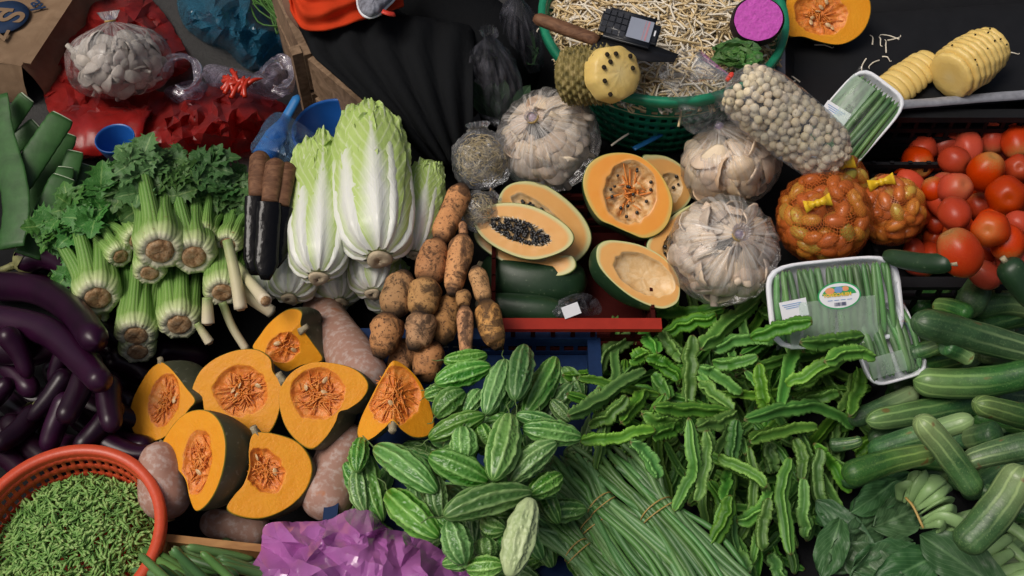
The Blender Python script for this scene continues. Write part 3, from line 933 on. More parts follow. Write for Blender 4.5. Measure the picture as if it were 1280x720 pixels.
# ---- lotus roots
rn_ = random.Random(3)
def lotus(segs, label, tips=(), dz=0.):
    pr = []
    for (ax, ay, bx, by, r) in segs:
        zf = lambda y: interp(y, [240, 300, 400, 475], [.45, .44, .425, .395]) + dz
        pts = [P(lerp(ax, bx, i / 4), lerp(ay, by, i / 4), zf(lerp(ay, by, i / 4))) for i in range(5)]; rm = r * 1.10 * mpp(pts[2])
        for p in pts: stamp(p, rm * .9)
        pr.append((pts, rm))
    c = pr[0][0][2]
    t = thing('lotus_root', V((c.x, c.y, c.z - pr[0][1])), label, 'lotus root', 'lotus roots piled beside the papayas')
    for i, (pts, rm) in enumerate(pr):
        m = MB(); sd = R.random() * 20
        path = catmull(pts, 26)
        d = (path[-1] - path[0]).normalized() * rm * .34; bv = V((rn_.gauss(0, 1), rn_.gauss(0, 1), 0)) * rm * .12; path = [p + bv * math.sin(PI * q / 25) for q, p in enumerate(path)]
        path[0] = path[0] - d; path[-1] = path[-1] + d
        taper = (i in tips)
        def rad(u):
            e = (1 - abs(2 * u - 1) ** 5.5) ** .5 * .55 + .45
            return rm * e * (lerp(1., .38, u) if taper else lerp(1.06, .74, u) if i == len(pr) - 1 else lerp(.93, 1.02, math.sin(u * 3 + sd)))
        m.sweep(path, rad, 22, lambda u, th: 1 + .07 * nz((u * 2.5, math.cos(th), math.sin(th)), 1.3, sd) + .025 * nz((u * 9, math.cos(th) * 3, math.sin(th) * 3), 1.5, sd))
        m.obj('root_segment', M['lotus'], t)
    return t
lotus([(577, 237, 551, 298, 16), (547, 305, 537, 349, 18), (533, 355, 528, 391, 20), (524, 398, 518, 431, 19)], 'thickest lotus root with four joints running down from the grey bag')
lotus([(505, 347, 491, 391, 19), (484, 400, 475, 440, 20)], 'muddy dark lotus root nearest the pink squash', (), -.012)
lotus([(508, 432, 492, 470, 17)], 'short stubby lotus root tucked behind the rightmost cut pumpkin', (), -.055)
lotus([(565, 372, 550, 425, 16), (541, 434, 533, 472, 18)], 'dirty two jointed lotus root between two long lighter ones', (), -.03)
lotus([(581, 366, 581, 382, 9), (581, 387, 584, 474, 11)], 'thin carrot shaped lotus root tapering to a point', (1,), .03)
lotus([(578, 279, 580, 294, 6), (578, 300, 566, 364, 15)], 'smooth pale orange lotus root with a dark knobby top', (), .008)
lotus([(595, 338, 605, 375, 12), (608, 382, 622, 431, 16)], 'pale lotus root with dark cut end touching the red crate lip', (), .015)

# ---- bitter melons
BM = []
for k in range(5):
    s = 3.1 * k + .7
    nr = 9
    def prof(u, th, s=s, nr=nr):
        ph = nr * th / 2 + .22 * mn.noise(V((u * 5, th * .8, s)))
        ridge = (1 - abs(math.sin(ph))) ** 1.4
        w = sstep(0, .16, u) * sstep(1, .84, u)
        brk = .65 + .6 * mn.noise(V((u * 9, math.cos(th) * 3, math.sin(th) * 3 + s)))
        wart = max(0, mn.noise(V((u * 26, math.cos(th) * 7, math.sin(th) * 7 + s)))) * (1 - ridge)
        return 1 + w * (.30 * ridge * brk + .24 * wart - .10)
    BM.append(variant_sweep('bitter_melon', M['bit'], .12, .024, lambda u: (math.sin(PI * clamp(u, .0, 1)) ** .42) * (1 if u < .75 else lerp(1, .86, (u - .75) / .25)) + .03, prof, .004 * (k - 2), 60, 80))
BMP = BM[2].copy(); BMP.materials.clear(); BMP.materials.append(M['bitp'])
STM = MB(); STM.sweep(catmull([V((-.058, 0, 0)), V((-.068, 0, .002)), V((-.078, .003, .007)), V((-.092, -.002, .006))], 10), lambda u: .0016 - .0006 * u, 6); STM = STM.mesh('stem', M['stem'])
bx0, by0 = P(440, 424, .315).x, P(452, 424, .315).y - .52
hm_floor(bx0, P(738, 428, .325).x, by0, by0 + .52, .27)
def bitter(pxp, r, desc='', pale=False, stem=True, sink=.75):
    pts, rm = drop(pxp, r, sink, maxslope=.22)
    me = BMP if pale else R.choice(BM)
    o = inst('bitter_melon', me, seat_mtx(pts, rm, .12, .0235, R.uniform(0, 6.28)))
    if stem:
        s = bpy.data.objects.new('stem', STM); COL.objects.link(s); s.parent = o
    pile('bit', o, pxp, desc)
rb = random.Random(5)
for i in range(74):                                    # the lower layer, seen in the gaps
    for _ in range(30):
        x, y = rb.uniform(446, 742), rb.uniform(470, 715)
        if x < 560 and y < 565: continue
        break
    a = rb.uniform(0, PI); l = 30
    bitter([(x - l * math.cos(a), y - l * math.sin(a)), (x + l * math.cos(a), y + l * math.sin(a))], rb.uniform(11, 14), 'half buried', sink=1.1)
for q in (([(555, 450), (609, 443)], 12, 'dark'), ([(531, 496), (558, 487)], 10, ''), ([(544, 479), (614, 458)], 15, 'plump'), ([(581, 516), (603, 489)], 11, 'whitish'),
          ([(544, 521), (581, 489)], 16, 'bright'), ([(608, 518), (631, 450)], 14, ''), ([(656, 518), (694, 447)], 16, 'dark'), ([(703, 460), (728, 498)], 14, ''), ([(644, 500), (656, 432)], 16, 'bright'),
          ([(689, 500), (713, 527)], 10, 'light'), ([(600, 530), (614, 560)], 12, 'dark'), ([(503, 569), (540, 579)], 10, ''), ([(645, 519), (700, 534)], 11, ''), ([(536, 549), (606, 519)], 13, 'yellowish'),
          ([(578, 534), (580, 580)], 16, ''), ([(653, 535), (727, 547)], 15, ''), ([(637, 603), (696, 553)], 16, 'long'), ([(662, 618), (702, 594)], 14, ''), ([(545, 596), (551, 648)], 14, 'dark'),
          ([(603, 649), (632, 662)], 14, 'dark'), ([(605, 672), (609, 700)], 15, 'dark end on'), ([(459, 568), (478, 653)], 16, 'slender'), ([(486, 616), (549, 672)], 19, 'plump'), ([(583, 711), (630, 707)], 14, ''),
          ([(469, 561), (546, 616)], 18, 'light'), ([(536, 569), (611, 602)], 18, 'light'), ([(562, 650), (580, 706)], 18, ''), ([(555, 646), (665, 616)], 19, 'longest'), ([(636, 518), (616, 600)], 20, 'plump')):
    bitter(*q)
bitter([(448, 585), (456, 640)], 13, 'small', sink=.5)
bitter([(452, 548), (446, 590)], 12, 'small', sink=.5)
bitter([(664, 622), (636, 722)], 19, 'whitish green smooth', True, False)

# ---- winged beans
def winged(pxp, r, desc='', sink=.55, fl=None):
    pts, rm = drop(pxp, r, sink)
    path = catmull(pts, 60)
    sd = R.random() * 50; ro = R.uniform(0, .8) if fl is None else fl
    wob = rm * .5
    path = [p + V((nz((i * .08, sd, 0), 1.0), nz((i * .08, 0, sd), 1.0), nz((sd, i * .08, 0), 1) * .6)) * wob for i, p in enumerate(path)]
    def prof(u, th):
        k = int(round(th / (PI / 2))) % 4
        d = abs(((th / (PI / 2)) + .5) % 1 - .5) * 2          # 0 on a wing, 1 in the valley
        fr = 1 + .28 * nz((u * 16, k * 3.3, sd), 1.0) + .42 * nz((u * 70, k * 5.1, sd), 1.0)
        return .46 + (.68 * fr) * max(0, 1 - d * 1.45) ** 1.25
    m = MB()
    m.sweep(path, lambda u: rm * (1 - abs(2 * u - 1) ** 9) ** .6 * (.80 + .2 * math.sin(PI * u) ** .6) + 3e-4, 32, prof, up=V((math.sin(ro), 0, math.cos(ro))), twist=R.uniform(-.7, .7))
    o = m.obj('winged_bean', M['wing'])
    pile('wing', o, pxp, desc)
rb = random.Random(8)
poly_w = [(735, 470), (800, 410), (870, 385), (950, 380), (1010, 420), (1060, 430), (1075, 480), (1050, 560), (1050, 620), (1010, 720), (905, 720), (860, 640), (820, 560), (735, 535)]
def inpoly(x, y, pl):
    c = False
    for i in range(len(pl)):
        (x1, y1), (x2, y2) = pl[i], pl[i - 1]
        if (y1 > y) != (y2 > y) and x < (x2 - x1) * (y - y1) / (y2 - y1) + x1: c = not c
    return c
k = 0
while k < 120:
    x, y = rb.uniform(720, 1080), rb.uniform(385, 725)
    if not inpoly(x, y, poly_w): continue
    k += 1
    a = rb.uniform(0, PI) if y < 540 else rb.gauss(PI / 2 + .15, .6); l = rb.uniform(46, 66); bnd = rb.uniform(-13, 13)
    winged([(x - l * math.cos(a), y + l * math.sin(a)), (x + bnd, y + bnd * .5), (x + l * math.cos(a), y - l * math.sin(a))], rb.uniform(6.5, 7.6), 'half buried', 1.0)
WB = [((819, 393), (860, 391), (905, 387)), ((831, 417), (862, 404), (897, 397)), ((744, 468), (757, 440), (803, 416)), ((800, 404), (812, 424), (822, 441)), ((825, 414), (838, 432), (854, 450)),
      ((791, 450), (808, 441)), ((808, 445), (830, 456), (850, 475)), ((953, 386), (970, 400), (982, 419)), ((775, 528), (793, 507), (806, 486)), ((816, 470), (840, 497)),
      ((737, 530), (760, 520), (785, 498)), ((870, 458), (900, 472), (929, 494)), ((872, 477), (893, 494), (917, 513)), ((888, 438), (930, 424), (969, 429)), ((890, 454), (920, 455), (949, 446)),
      ((800, 518), (826, 527), (854, 527)), ((816, 509), (860, 513), (913, 514)), ((869, 533), (895, 529), (920, 517)), ((709, 522), (752, 496), (807, 461)), ((875, 436), (905, 410), (952, 369)),
      ((947, 454), (955, 490), (965, 516)), ((996, 503), (1020, 497), (1050, 489)), ((1010, 438), (1026, 424), (1053, 415)), ((989, 485), (1020, 466), (1059, 436)), ((1049, 517), (1064, 494), (1070, 466)),
      ((1012, 398), (992, 440), (974, 512)), ((867, 418), (862, 460), (859, 511)), ((961, 552), (966, 592)), ((992, 549), (1004, 575), (1003, 600)), ((922, 524), (917, 550), (914, 580)),
      ((884, 538), (882, 580), (872, 628)), ((848, 549), (832, 570), (828, 616)), ((852, 563), (846, 590), (838, 622)), ((788, 552), (812, 570), (822, 600)), ((912, 590), (905, 628)),
      ((912, 618), (905, 650), (884, 688)), ((966, 616), (946, 640), (922, 652)), ((1005, 597), (1005, 640), (1009, 670)), ((962, 624), (952, 650), (955, 688)), ((962, 690), (980, 726)), ((908, 677), (925, 695), (940, 718)),
      ((1017, 553), (1040, 580), (1065, 615)), ((1068, 568), (1082, 556), (1100, 547)), ((1026, 560), (1020, 600), (1030, 640)), ((816, 544), (850, 535)), ((725, 548), (765, 547), (818, 536)),
      ((859, 522), (868, 575), (866, 600), (843, 640)), ((897, 569), (930, 586), (960, 608)), ((988, 572), (978, 620), (988, 694)), ((935, 551), (970, 540), (1022, 533)), ((930, 525), (985, 511), (1032, 512), (1068, 535))]
for i, q in enumerate(WB):
    winged(list(q), 8.8 if i not in (20, 25, 26, 19) else 10, '')

# ---- cucumbers
CU = []
for k in range(5):
    s = 2.3 * k
    e = .13
    def rad(u, e=e, k=k):
        c = math.sqrt(max(0, 1 - ((e - u) / e) ** 2)) if u < e else math.sqrt(max(0, 1 - ((u - 1 + e) / e) ** 2)) if u > 1 - e else 1
        return c * (.9 + .12 * math.sin(PI * u + .4 * k))
    CU.append(variant_sweep('cucumber', M['cuc'], .2, .025, rad, lambda u, th, s=s: 1 + .025 * math.cos(3 * th + s) + .05 * mn.noise(V((u * 5 + s, math.cos(th), math.sin(th)))), .007 * (k - 2), 44, 28))
def cucumber(pxp, r, desc='', sink=.35):
    pts, rm = drop(pxp, r, sink)
    o = inst('cucumber', R.choice(CU), seat_mtx(pts, rm, .2, .0255, R.uniform(0, 6.28)))
    pile('cuc', o, pxp, desc)
rb = random.Random(3)
for i in range(48):
    x, y = rb.uniform(1100, 1290), rb.uniform(395, 700)
    if x < 1135 and y < 500: continue
    if y > 600 and x < 1190: continue
    a = rb.uniform(-.5, .8); l = 55
    cucumber([(x - l * math.cos(a), y + l * math.sin(a)), (x + l * math.cos(a), y - l * math.sin(a))], rb.uniform(13, 16), 'half buried', 1.1)
for q in (([(1036, 556), (1078, 550)], 9, 'small'), ([(1022, 652), (1064, 647)], 10, 'small'), ([(1060, 526), (1145, 489)], 13, 'dark'), ([(1145, 389), (1189, 353)], 14, 'dark'), ([(1214, 386), (1300, 391)], 18, 'dark'),
          ([(1209, 388), (1206, 346)], 20, 'blunt round'), ([(1214, 394), (1167, 381)], 11, 'pale striped'), ([(1138, 442), (1177, 430)], 11, 'pale'), ([(1180, 431), (1214, 450)], 13, 'pale'), ([(1132, 462), (1204, 447)], 14, 'dark'),
          ([(1280, 453), (1226, 445)], 12, 'pale'), ([(1240, 494), (1300, 496)], 14, ''), ([(1143, 401), (1215, 418), (1300, 443)], 20, 'longest dark'), ([(1300, 462), (1141, 475)], 20, 'thick'), ([(1300, 526), (1218, 504)], 16, 'blemished'),
          ([(1085, 566), (1218, 523)], 15, ''), ([(1236, 495), (1082, 526)], 18, 'thick'), ([(1250, 540), (1208, 550)], 16, 'pale ended'), ([(1148, 588), (1190, 592)], 14, 'dark'), ([(1264, 634), (1300, 642)], 14, ''),
          ([(1054, 597), (1170, 566)], 17, 'light ended'), ([(1300, 556), (1205, 578)], 18, 'pale'), ([(1222, 619), (1147, 522)], 17, 'upright'), ([(1199, 687), (1280, 582)], 23, 'largest')):
    cucumber(*q)

# ---- tomatoes
TM = []
for k in range(4):
    m = MB(); rows = []
    for i in range(23):
        ph = PI * i / 22
        row = []
        for j in range(28):
            th = 2 * PI * j / 28
            r = math.sin(ph) * (1 + .035 * math.cos(5 * th + k) * math.sin(ph)) * (1 + .06 * mn.noise(V((math.cos(th) + k * 3, math.sin(th), ph))))
            z = math.cos(ph) * (1.12 + .12 * (k % 3)) - .16 * math.exp(-(ph / .28) ** 2) - .05 * math.exp(-((PI - ph) / .25) ** 2)
            row.append(V((r * math.cos(th), r * math.sin(th), z)))
        rows.append(row)
    m.grid(rows, closed=True, flip=True)
    TM.append(m.mesh('tomato', M['tom']))
sc_ = MB(); sc_.sweep([V((0, 0, .82)), V((0, 0, .88)), V((.01, 0, .94))], [.11, .07, .05], 8); SCAR = sc_.mesh('stem_scar', M['corky'])
a = P(1106, 352, .375); hm_floor(a.x, 1.5, a.y, a.y + .3, .252); hm_floor(a.x, 1.5, a.y + .14, a.y + .3, .29)
rb = random.Random(4)
def tomato(px, py, r, tilt=None, desc=''):
    for it in range(4):
        p = P(px, py, .33 if it == 0 else z); rm = r * mpp(p)
        z = need(p.x, p.y, rm * .8) - .35 * rm
    p = P(px, py, z); stamp(p, rm)
    d = V((rb.gauss(0, 1), rb.gauss(0, 1), rb.gauss(0, .8))).normalized() if tilt is None else V(tilt).normalized()
    q = d.to_track_quat('Z', 'Y').to_matrix().to_4x4()
    o = inst('tomato', rb.choice(TM), Matrix.Translation(p) @ q @ Matrix.Scale(rm * .97, 4))
    s = bpy.data.objects.new('stem_scar', SCAR); COL.objects.link(s); s.parent = o
    pile('tom', o, [(px, py), (px, py)], desc)
for i in range(44):
    tomato(rb.uniform(1130, 1292), rb.uniform(178, 340), 18, None, 'half buried')
for q in ((1277, 211, 13), (1261, 221, 12), (1170, 279, 13, None, 'greenish'), (1143, 314, 14), (1227, 318, 15), (1199, 214, 15), (1167, 237, 16), (1274, 279, 16), (1149, 267, 17), (1202, 286, 16),
          (1147, 203, 20, None, 'deep red'), (1138, 234, 18), (1193, 201, 19), (1243, 190, 18), (1240, 174, 19), (1271, 178, 20), (1224, 258, 17), (1158, 295, 18, (-.3, -.5, .5)), (1194, 236, 21, (.2, -.4, .9), 'brownish'),
          (1193, 267, 19), (1171, 301, 19), (1267, 324, 22), (1260, 304, 22), (1230, 343, 19), (1232, 215, 22, (.1, .2, 1), 'greenish'), (1238, 286, 24, (-.5, -.6, .6), 'large'), (1199, 316, 25, (-.5, .6, .6), 'large green shouldered'), (1258, 245, 26, (-.3, -.7, .6), 'largest')):
    tomato(*q)

# ---- two dark green gourds beside the tomatoes
def gourd(pxp, r, label):
    pts, rm = drop(pxp, r, .3); path = catmull(pts, 30); m = MB()
    m.sweep(path, lambda u: rm * (1 - abs(2 * u - 1) ** 5) ** .5 * lerp(.85, 1.05, u) + 1e-4, 20, lambda u, th: 1 + .04 * math.cos(5 * th))
    t = thing('zucchini', path[15] - V((0, 0, rm)), label, 'zucchini')
    m.obj('fruit', M['paprind'], t)
    k = MB(); d = (path[-1] - path[-4]).normalized(); k.sweep([path[-1] - d * .003, path[-1] + d * .008], [.006, .005], 8); k.obj('stem', M['corky'], t)
gourd([(1103, 318), (1150, 328), (1192, 329)], 13, 'dark green zucchini lying in front of the tomatoes beside the net bag')
gourd([(1300, 385), (1256, 326)], 18, 'dark green zucchini leaning on the tomatoes at the right edge')
# ================================================================== cut fruit
def cut_piece(name, label, cat, group, outline, cpx, z, n, depth, cav, cdep, mats, ridge=None, bulge=0., rindtilt=None, nj=84, cav_noise=.25, names=('cut_face', 'rind'), seed=0.):
    """a cut fruit: a flat cut face of the given outline with a hollow in it and the rounded rind behind.
    cav = (px, py, rx px, ry px, turn); ridge = (picture point a, picture point b, slope)"""
    n = V(n).normalized()
    if name == 'pumpkin_piece': cdep *= .7; cav_noise = .28
    O = P(cpx[0], cpx[1], z)
    C = PP(cav[0], cav[1], O, n)
    q = [PP(x, y, O, n) for x, y in outline]
    q = catmull(q, nj, True)
    cen = sum(q, V((0, 0, 0))) / nj
    e1 = PP(cav[0] + 20 * math.cos(cav[4]), cav[1] + 20 * math.sin(cav[4]), O, n) - C
    m = e1.length / 20; e1.normalize(); e2 = n.cross(e1)
    rx, ry = cav[2] * m, cav[3] * m
    if ridge:
        A, B = PP(*ridge[0], O, n), PP(*ridge[1], O, n)
        rd = (B - A).normalized(); rs = n.cross(rd); kk = ridge[2]
        fold = lambda p: p - n * (kk * abs((p - A).dot(rs)))
    else:
        fold = lambda p: p
    SM = []
    for j in range(nj):
        d = q[j] - C
        a, b = d.dot(e1) / rx, d.dot(e2) / ry
        s = 1 / max(1e-6, math.hypot(a, b))
        SM.append(min(s * (1 + .10 * nz((math.cos(6.28 * j / nj) * 2, math.sin(6.28 * j / nj) * 2, seed), 1.5)), .93))
    rows = []; us = []
    ts = [0, .15, .3, .45, .6, .72, .84, .93, 1.0]
    for t in ts:
        row = []
        for j in range(nj):
            p = C + (q[j] - C) * (SM[j] * t)
            w = math.sqrt(max(0, 1 - t ** 2.6))
            dz = cdep * w
            if t < 1:
                dz *= 1 + cav_noise * (1.4 * nz(p, 55, seed) + 1.3 * nz(p, 110, seed) + .8 * nz(p, 230, seed))
            row.append(fold(p) - n * dz)
        rows.append(row); us.append([.5 * t] * nj)
    nc = len(ts)
    fs = [.07, .3, .55, .78, .92, .975, 1.0]
    for f in fs:
        row = []
        for j in range(nj):
            p = C + (q[j] - C) * lerp(SM[j], 1, f)
            dz = -bulge * math.sin(PI * f) + (0 if f < 1 else .0025) + .0011 * nz(p, 70, seed) * (1 - f)
            row.append(fold(p) - n * dz)
        rows.append(row); us.append([.5 + .5 * f] * nj)
    fm = MB()
    fm.grid(rows, lambda i, j: 0 if i < nc - 1 else 1, closed=True, uvf=lambda i, j: (us[i][j % nj], j / nj))
    t = thing(name, O - n * depth, label, cat, group)
    face = fm.obj(names[0], mats[:2], t); face['o_'] = t['o_']
    rm_ = MB(); rr = []
    tl = V(rindtilt) if rindtilt else V((0, 0, 0))
    for i in range(13):
        f = i / 12 * PI / 2 * .985
        row = []
        for j in range(nj):
            p = cen + (q[j] - cen) * (math.cos(f) ** .8 if i else .999)
            lob = 1 + .05 * math.cos(10 * 2 * PI * j / nj) * math.sin(f)
            base = fold(p) - n * (.0025 if i == 0 else 0)
            row.append(base - n * (depth * math.sin(f) * lob) + tl * math.sin(f))
        rr.append(row)
    rm_.grid(rr, closed=True)
    c = rm_.vert(sum(rr[-1], V((0, 0, 0))) / nj); b = len(rr[0]) * 12
    for j in range(nj): rm_.face([b + (j + 1) % nj, c, b + j] if False else [b + j, b + (j + 1) % nj, c], [(1, 0)] * 3)
    rm_.obj(names[1], mats[2], t)
    for k in range(0, nj, 6):
        pj = fold(cen + (q[k] - cen) * .6); stamp(V((pj.x, pj.y, pj.z - .012)), .012)
    return dict(t=t, face=face, C=C, e1=e1, e2=e2, n=n, rx=rx, ry=ry, fold=fold, dep=cdep, q=q, m=m)

SEEDM = MB(); SEEDM.ball(V((0, 0, 0)), .0075, 10, 6, scale=V((1, .58, .24))); SEEDM = SEEDM.mesh('seed', M['seedp'])
def pulp(g, nf, ns, rnd, reach=1.0, fr=.0010):
    nf = int(nf * .6)
    f = MB()
    for i in range(nf):
        a = rnd.uniform(0, 6.28); s = rnd.uniform(.1, reach)
        p = g['C'] + g['e1'] * (g['rx'] * s * math.cos(a)) + g['e2'] * (g['ry'] * s * math.sin(a))
        d = (g['C'] - p) * .9 + (g['e1'] * rnd.gauss(0, 1) + g['e2'] * rnd.gauss(0, 1)) * g['ry'] * .25
        dz = lambda s_: g['dep'] * math.sqrt(max(0, 1 - min(1, s_) ** 2.6)) * .85
        pts = [g['fold'](p) - g['n'] * (dz(s) - .001), g['fold'](p + d * .4) - g['n'] * (dz(s * .6) - .006 * rnd.random()), g['fold'](p + d * .8) - g['n'] * dz(s * .2)]
        f.sweep(catmull(pts, 7), lambda u: fr * (.6 + math.sin(PI * u) * .8), 5)
    f.obj('pulp_fibres', M['pcav'], g['face'])
    for i in range(ns):
        a = rnd.uniform(0, 6.28); s = rnd.uniform(.15, .8)
        p = g['C'] + g['e1'] * (g['rx'] * s * math.cos(a)) + g['e2'] * (g['ry'] * s * math.sin(a))
        p = g['fold'](p) - g['n'] * (g['dep'] * math.sqrt(max(0, 1 - s ** 2.6)) * .75 - .004)
        p = p - g['n'] * .002
        rot = (g['n'] + V((rnd.gauss(0, .6), rnd.gauss(0, .6), rnd.gauss(0, .3)))).to_track_quat('Z', 'Y').to_matrix().to_4x4() @ Matrix.Rotation(rnd.uniform(0, 6.28), 4, 'Z')
        inst('seed', SEEDM, Matrix.Translation(p) @ rot, g['face'])
def stub(g, px, py, size=.011, dirv=(0, .3, .6)):
    k = MB(); p = PP(px, py, g['C'], g['n']) - g['n'] * .006; d = V(dirv).normalized()
    k.sweep([p - d * size * .8, p, p + d * size * .8, p + d * size * 1.5], [size * .9, size * .75, size * .6, size * .62], 9, lambda u, th: 1 + .2 * math.cos(5 * th))
    k.obj('stem', M['corky'], g['t'])
rp = random.Random(21)
PG = 'cut pumpkin pieces'; PM = [M['pcav'], M['pfl'], M['prind']]
g = cut_piece('pumpkin_piece', 'cut pumpkin wedge farthest back, leaning under the pink squash stem', 'pumpkin', PG,
    [(311, 434), (320, 418), (330, 404), (347, 390), (362, 385), (376, 390), (376, 408), (386, 428), (396, 448), (388, 455), (372, 457), (352, 465), (337, 452), (324, 440)],
    (352, 425), .365, (-.18, -.52, .8), .075, (352, 434, 22, 17, -.6), .016, PM, ridge=((337, 440), (376, 402), .45), rindtilt=(.03, .02, 0), seed=1)
pulp(g, 40, 2, rp); stub(g, 377, 412, .009, (.5, 0, .6))
g = cut_piece('pumpkin_piece', 'leftmost cut pumpkin wedge with pale stub stem on top', 'pumpkin', PG,
    [(200, 453), (187, 462), (175, 480), (166, 498), (162, 515), (165, 538), (176, 550), (190, 552), (206, 546), (222, 530), (236, 512), (244, 500), (232, 484), (218, 466), (208, 456)],
    (202, 502), .335, (-.30, -.42, .85), .06, (205, 500, 19, 29, .25), .012, PM, rindtilt=(.05, .03, 0), seed=2)
pulp(g, 90, 1, rp); stub(g, 199, 454, .008)
g = cut_piece('pumpkin_piece', 'large round cut pumpkin piece in the centre of the pumpkins, seedy hollow', 'pumpkin', PG,
    [(240, 489), (244, 474), (253, 460), (272, 446), (298, 437), (322, 437), (338, 448), (341, 464), (352, 480), (351, 505), (344, 530), (330, 548), (312, 555), (290, 546), (272, 530), (256, 516), (252, 498)],
    (297, 497), .35, (-.06, -.46, .87), .075, (301, 488, 34, 31, .2), .017, PM, seed=3)
pulp(g, 150, 4, rp)
g = cut_piece('pumpkin_piece', 'cut pumpkin piece with a bite shaped lower right edge over the tan squash', 'pumpkin', PG,
    [(348, 497), (354, 478), (369, 462), (391, 453), (418, 454), (441, 460), (456, 471), (461, 484), (453, 499), (436, 511), (424, 515), (419, 529), (406, 549), (389, 562), (369, 550), (354, 528)],
    (400, 503), .40, (.02, -.46, .87), .08, (397, 492, 34, 33, -.3), .016, PM, rindtilt=(.04, -.015, 0), seed=4)
pulp(g, 140, 3, rp); stub(g, 352, 474, .009, (-.4, .4, .6))
g = cut_piece('pumpkin_piece', 'heart shaped cut pumpkin wedge with two faces, rightmost by the bitter melons', 'pumpkin', PG,
    [(491, 451), (506, 456), (522, 472), (534, 497), (541, 524), (535, 541), (517, 545), (502, 537), (491, 526), (479, 535), (463, 546), (449, 549), (442, 539), (447, 520), (461, 495), (476, 470)],
    (491, 505), .425, (0, -.35, .93), .085, (491, 494, 33, 37, .0), .016, PM, ridge=((491, 451), (491, 526), .62), seed=5)
pulp(g, 130, 1, rp); stub(g, 491, 532, .010, (0, -.6, .3))
g = cut_piece('pumpkin_piece', 'cut pumpkin half, lowest right of the pumpkins, two white seeds', 'pumpkin', PG,
    [(314, 546), (322, 540), (344, 542), (370, 551), (386, 568), (391, 589), (382, 614), (360, 635), (330, 648), (302, 647), (283, 637), (292, 620), (304, 606), (311, 586), (311, 564)],
    (338, 597), .35, (.10, -.40, .9), .075, (331, 588, 23, 31, -.5), .018, PM, rindtilt=(.03, -.02, 0), seed=6)
pulp(g, 110, 2, rp); stub(g, 320, 541, .009, (-.3, .4, .6))
g = cut_piece('pumpkin_piece', 'cut pumpkin half turned left showing its striped rind, beside the red basket', 'pumpkin', PG,
    [(201, 557), (214, 533), (232, 516), (254, 512), (271, 522), (281, 545), (281, 575), (273, 606), (260, 629), (245, 639), (237, 622), (232, 600), (220, 585), (206, 574)],
    (248, 575), .375, (-.45, -.36, .82), .085, (246, 577, 18, 32, .12), .019, PM, rindtilt=(.035, .0, 0), seed=7)
pulp(g, 110, 1, rp); stub(g, 205, 560, .011, (-.6, .2, .5))
g = cut_piece('pumpkin_piece', 'cut pumpkin half at the top edge on the black tray', 'pumpkin', PG,
    [(985, -8), (983, 20), (985, 44), (1004, 46), (1024, 52), (1046, 56), (1065, 51), (1081, 37), (1089, 16), (1086, -4), (1067, -19), (1030, -25), (1003, -20)],
    (1036, 18), .50, (.05, -.62, .78), .07, (1026, 17, 34, 26, .2), .020, PM, seed=8)
pulp(g, 60, 7, rp)

# ---- papayas
hm_floor(P(606, 403, .37).x, P(838, 400, .37).x, -.15, .19, .30)
GP = 'cut papayas in the red crate'
def whole_papaya(pxp, r, label, z):
    pts = [P(x, y, z) for x, y in pxp]; rm = r * mpp(pts[0]); path = catmull(pts, 30); m = MB()
    m.sweep(path, lambda u: rm * (1 - abs(2 * u - 1) ** 3.4) ** .5 * (.86 + .14 * u) + 1e-4, 26, lambda u, th: 1 + .03 * math.cos(5 * th))
    t = thing('papaya', path[15] - V((0, 0, rm)), label, 'papaya')
    m.obj('fruit', M['paprind'], t)
    k = MB(); d = (path[0] - path[3]).normalized(); k.sweep([path[0] - d * .004, path[0] + d * .008], [.009, .007], 8); k.obj('stem', M['corky'], t)
whole_papaya([(602, 332), (655, 352), (735, 352)], 36, 'uncut dark green papaya lying under the halved ones', .295)
whole_papaya([(600, 380), (650, 386), (712, 391)], 20, 'dark green wrapped papaya behind the red crate lip', .325)
def seeds_part(g, n, rnd, r=.0034, a=.95, lift=.0):
    m = MB()
    for i in range(n):
        t_ = rnd.uniform(0, 6.28); s = math.sqrt(rnd.random()) * a
        p = g['C'] + g['e1'] * (g['rx'] * s * math.cos(t_)) + g['e2'] * (g['ry'] * s * math.sin(t_))
        p = p - g['n'] * (g['dep'] * math.sqrt(max(0, 1 - s ** 2.6)) * .7 - r * .9 - lift)
        m.ball(p, r * rnd.uniform(.85, 1.15), 7, 5)
    o = m.obj('seeds', M['seedb'], g['face']); o['kind'] = 'stuff'
def hairs(g, n, rnd):
    m = MB()
    for i in range(n):
        a = 2 * PI * i / n + rnd.uniform(-.05, .05); s = rnd.uniform(.86, 1.0)
        p = g['C'] + g['e1'] * (g['rx'] * s * math.cos(a)) + g['e2'] * (g['ry'] * s * math.sin(a))
        d = (p - g['C']).normalized()
        m.sweep([p + d * .003, p - d * .002 + g['n'] * .001, p - d * .006 - g['n'] * .001], [.001, .0009, .0005], 5)
    m.obj('seed_threads', M['sproutw'], g['face'])
P2 = [M['papc2'], M['pap2'], M['paprind']]; P1 = [M['papc1'], M['pap1'], M['paprind']]
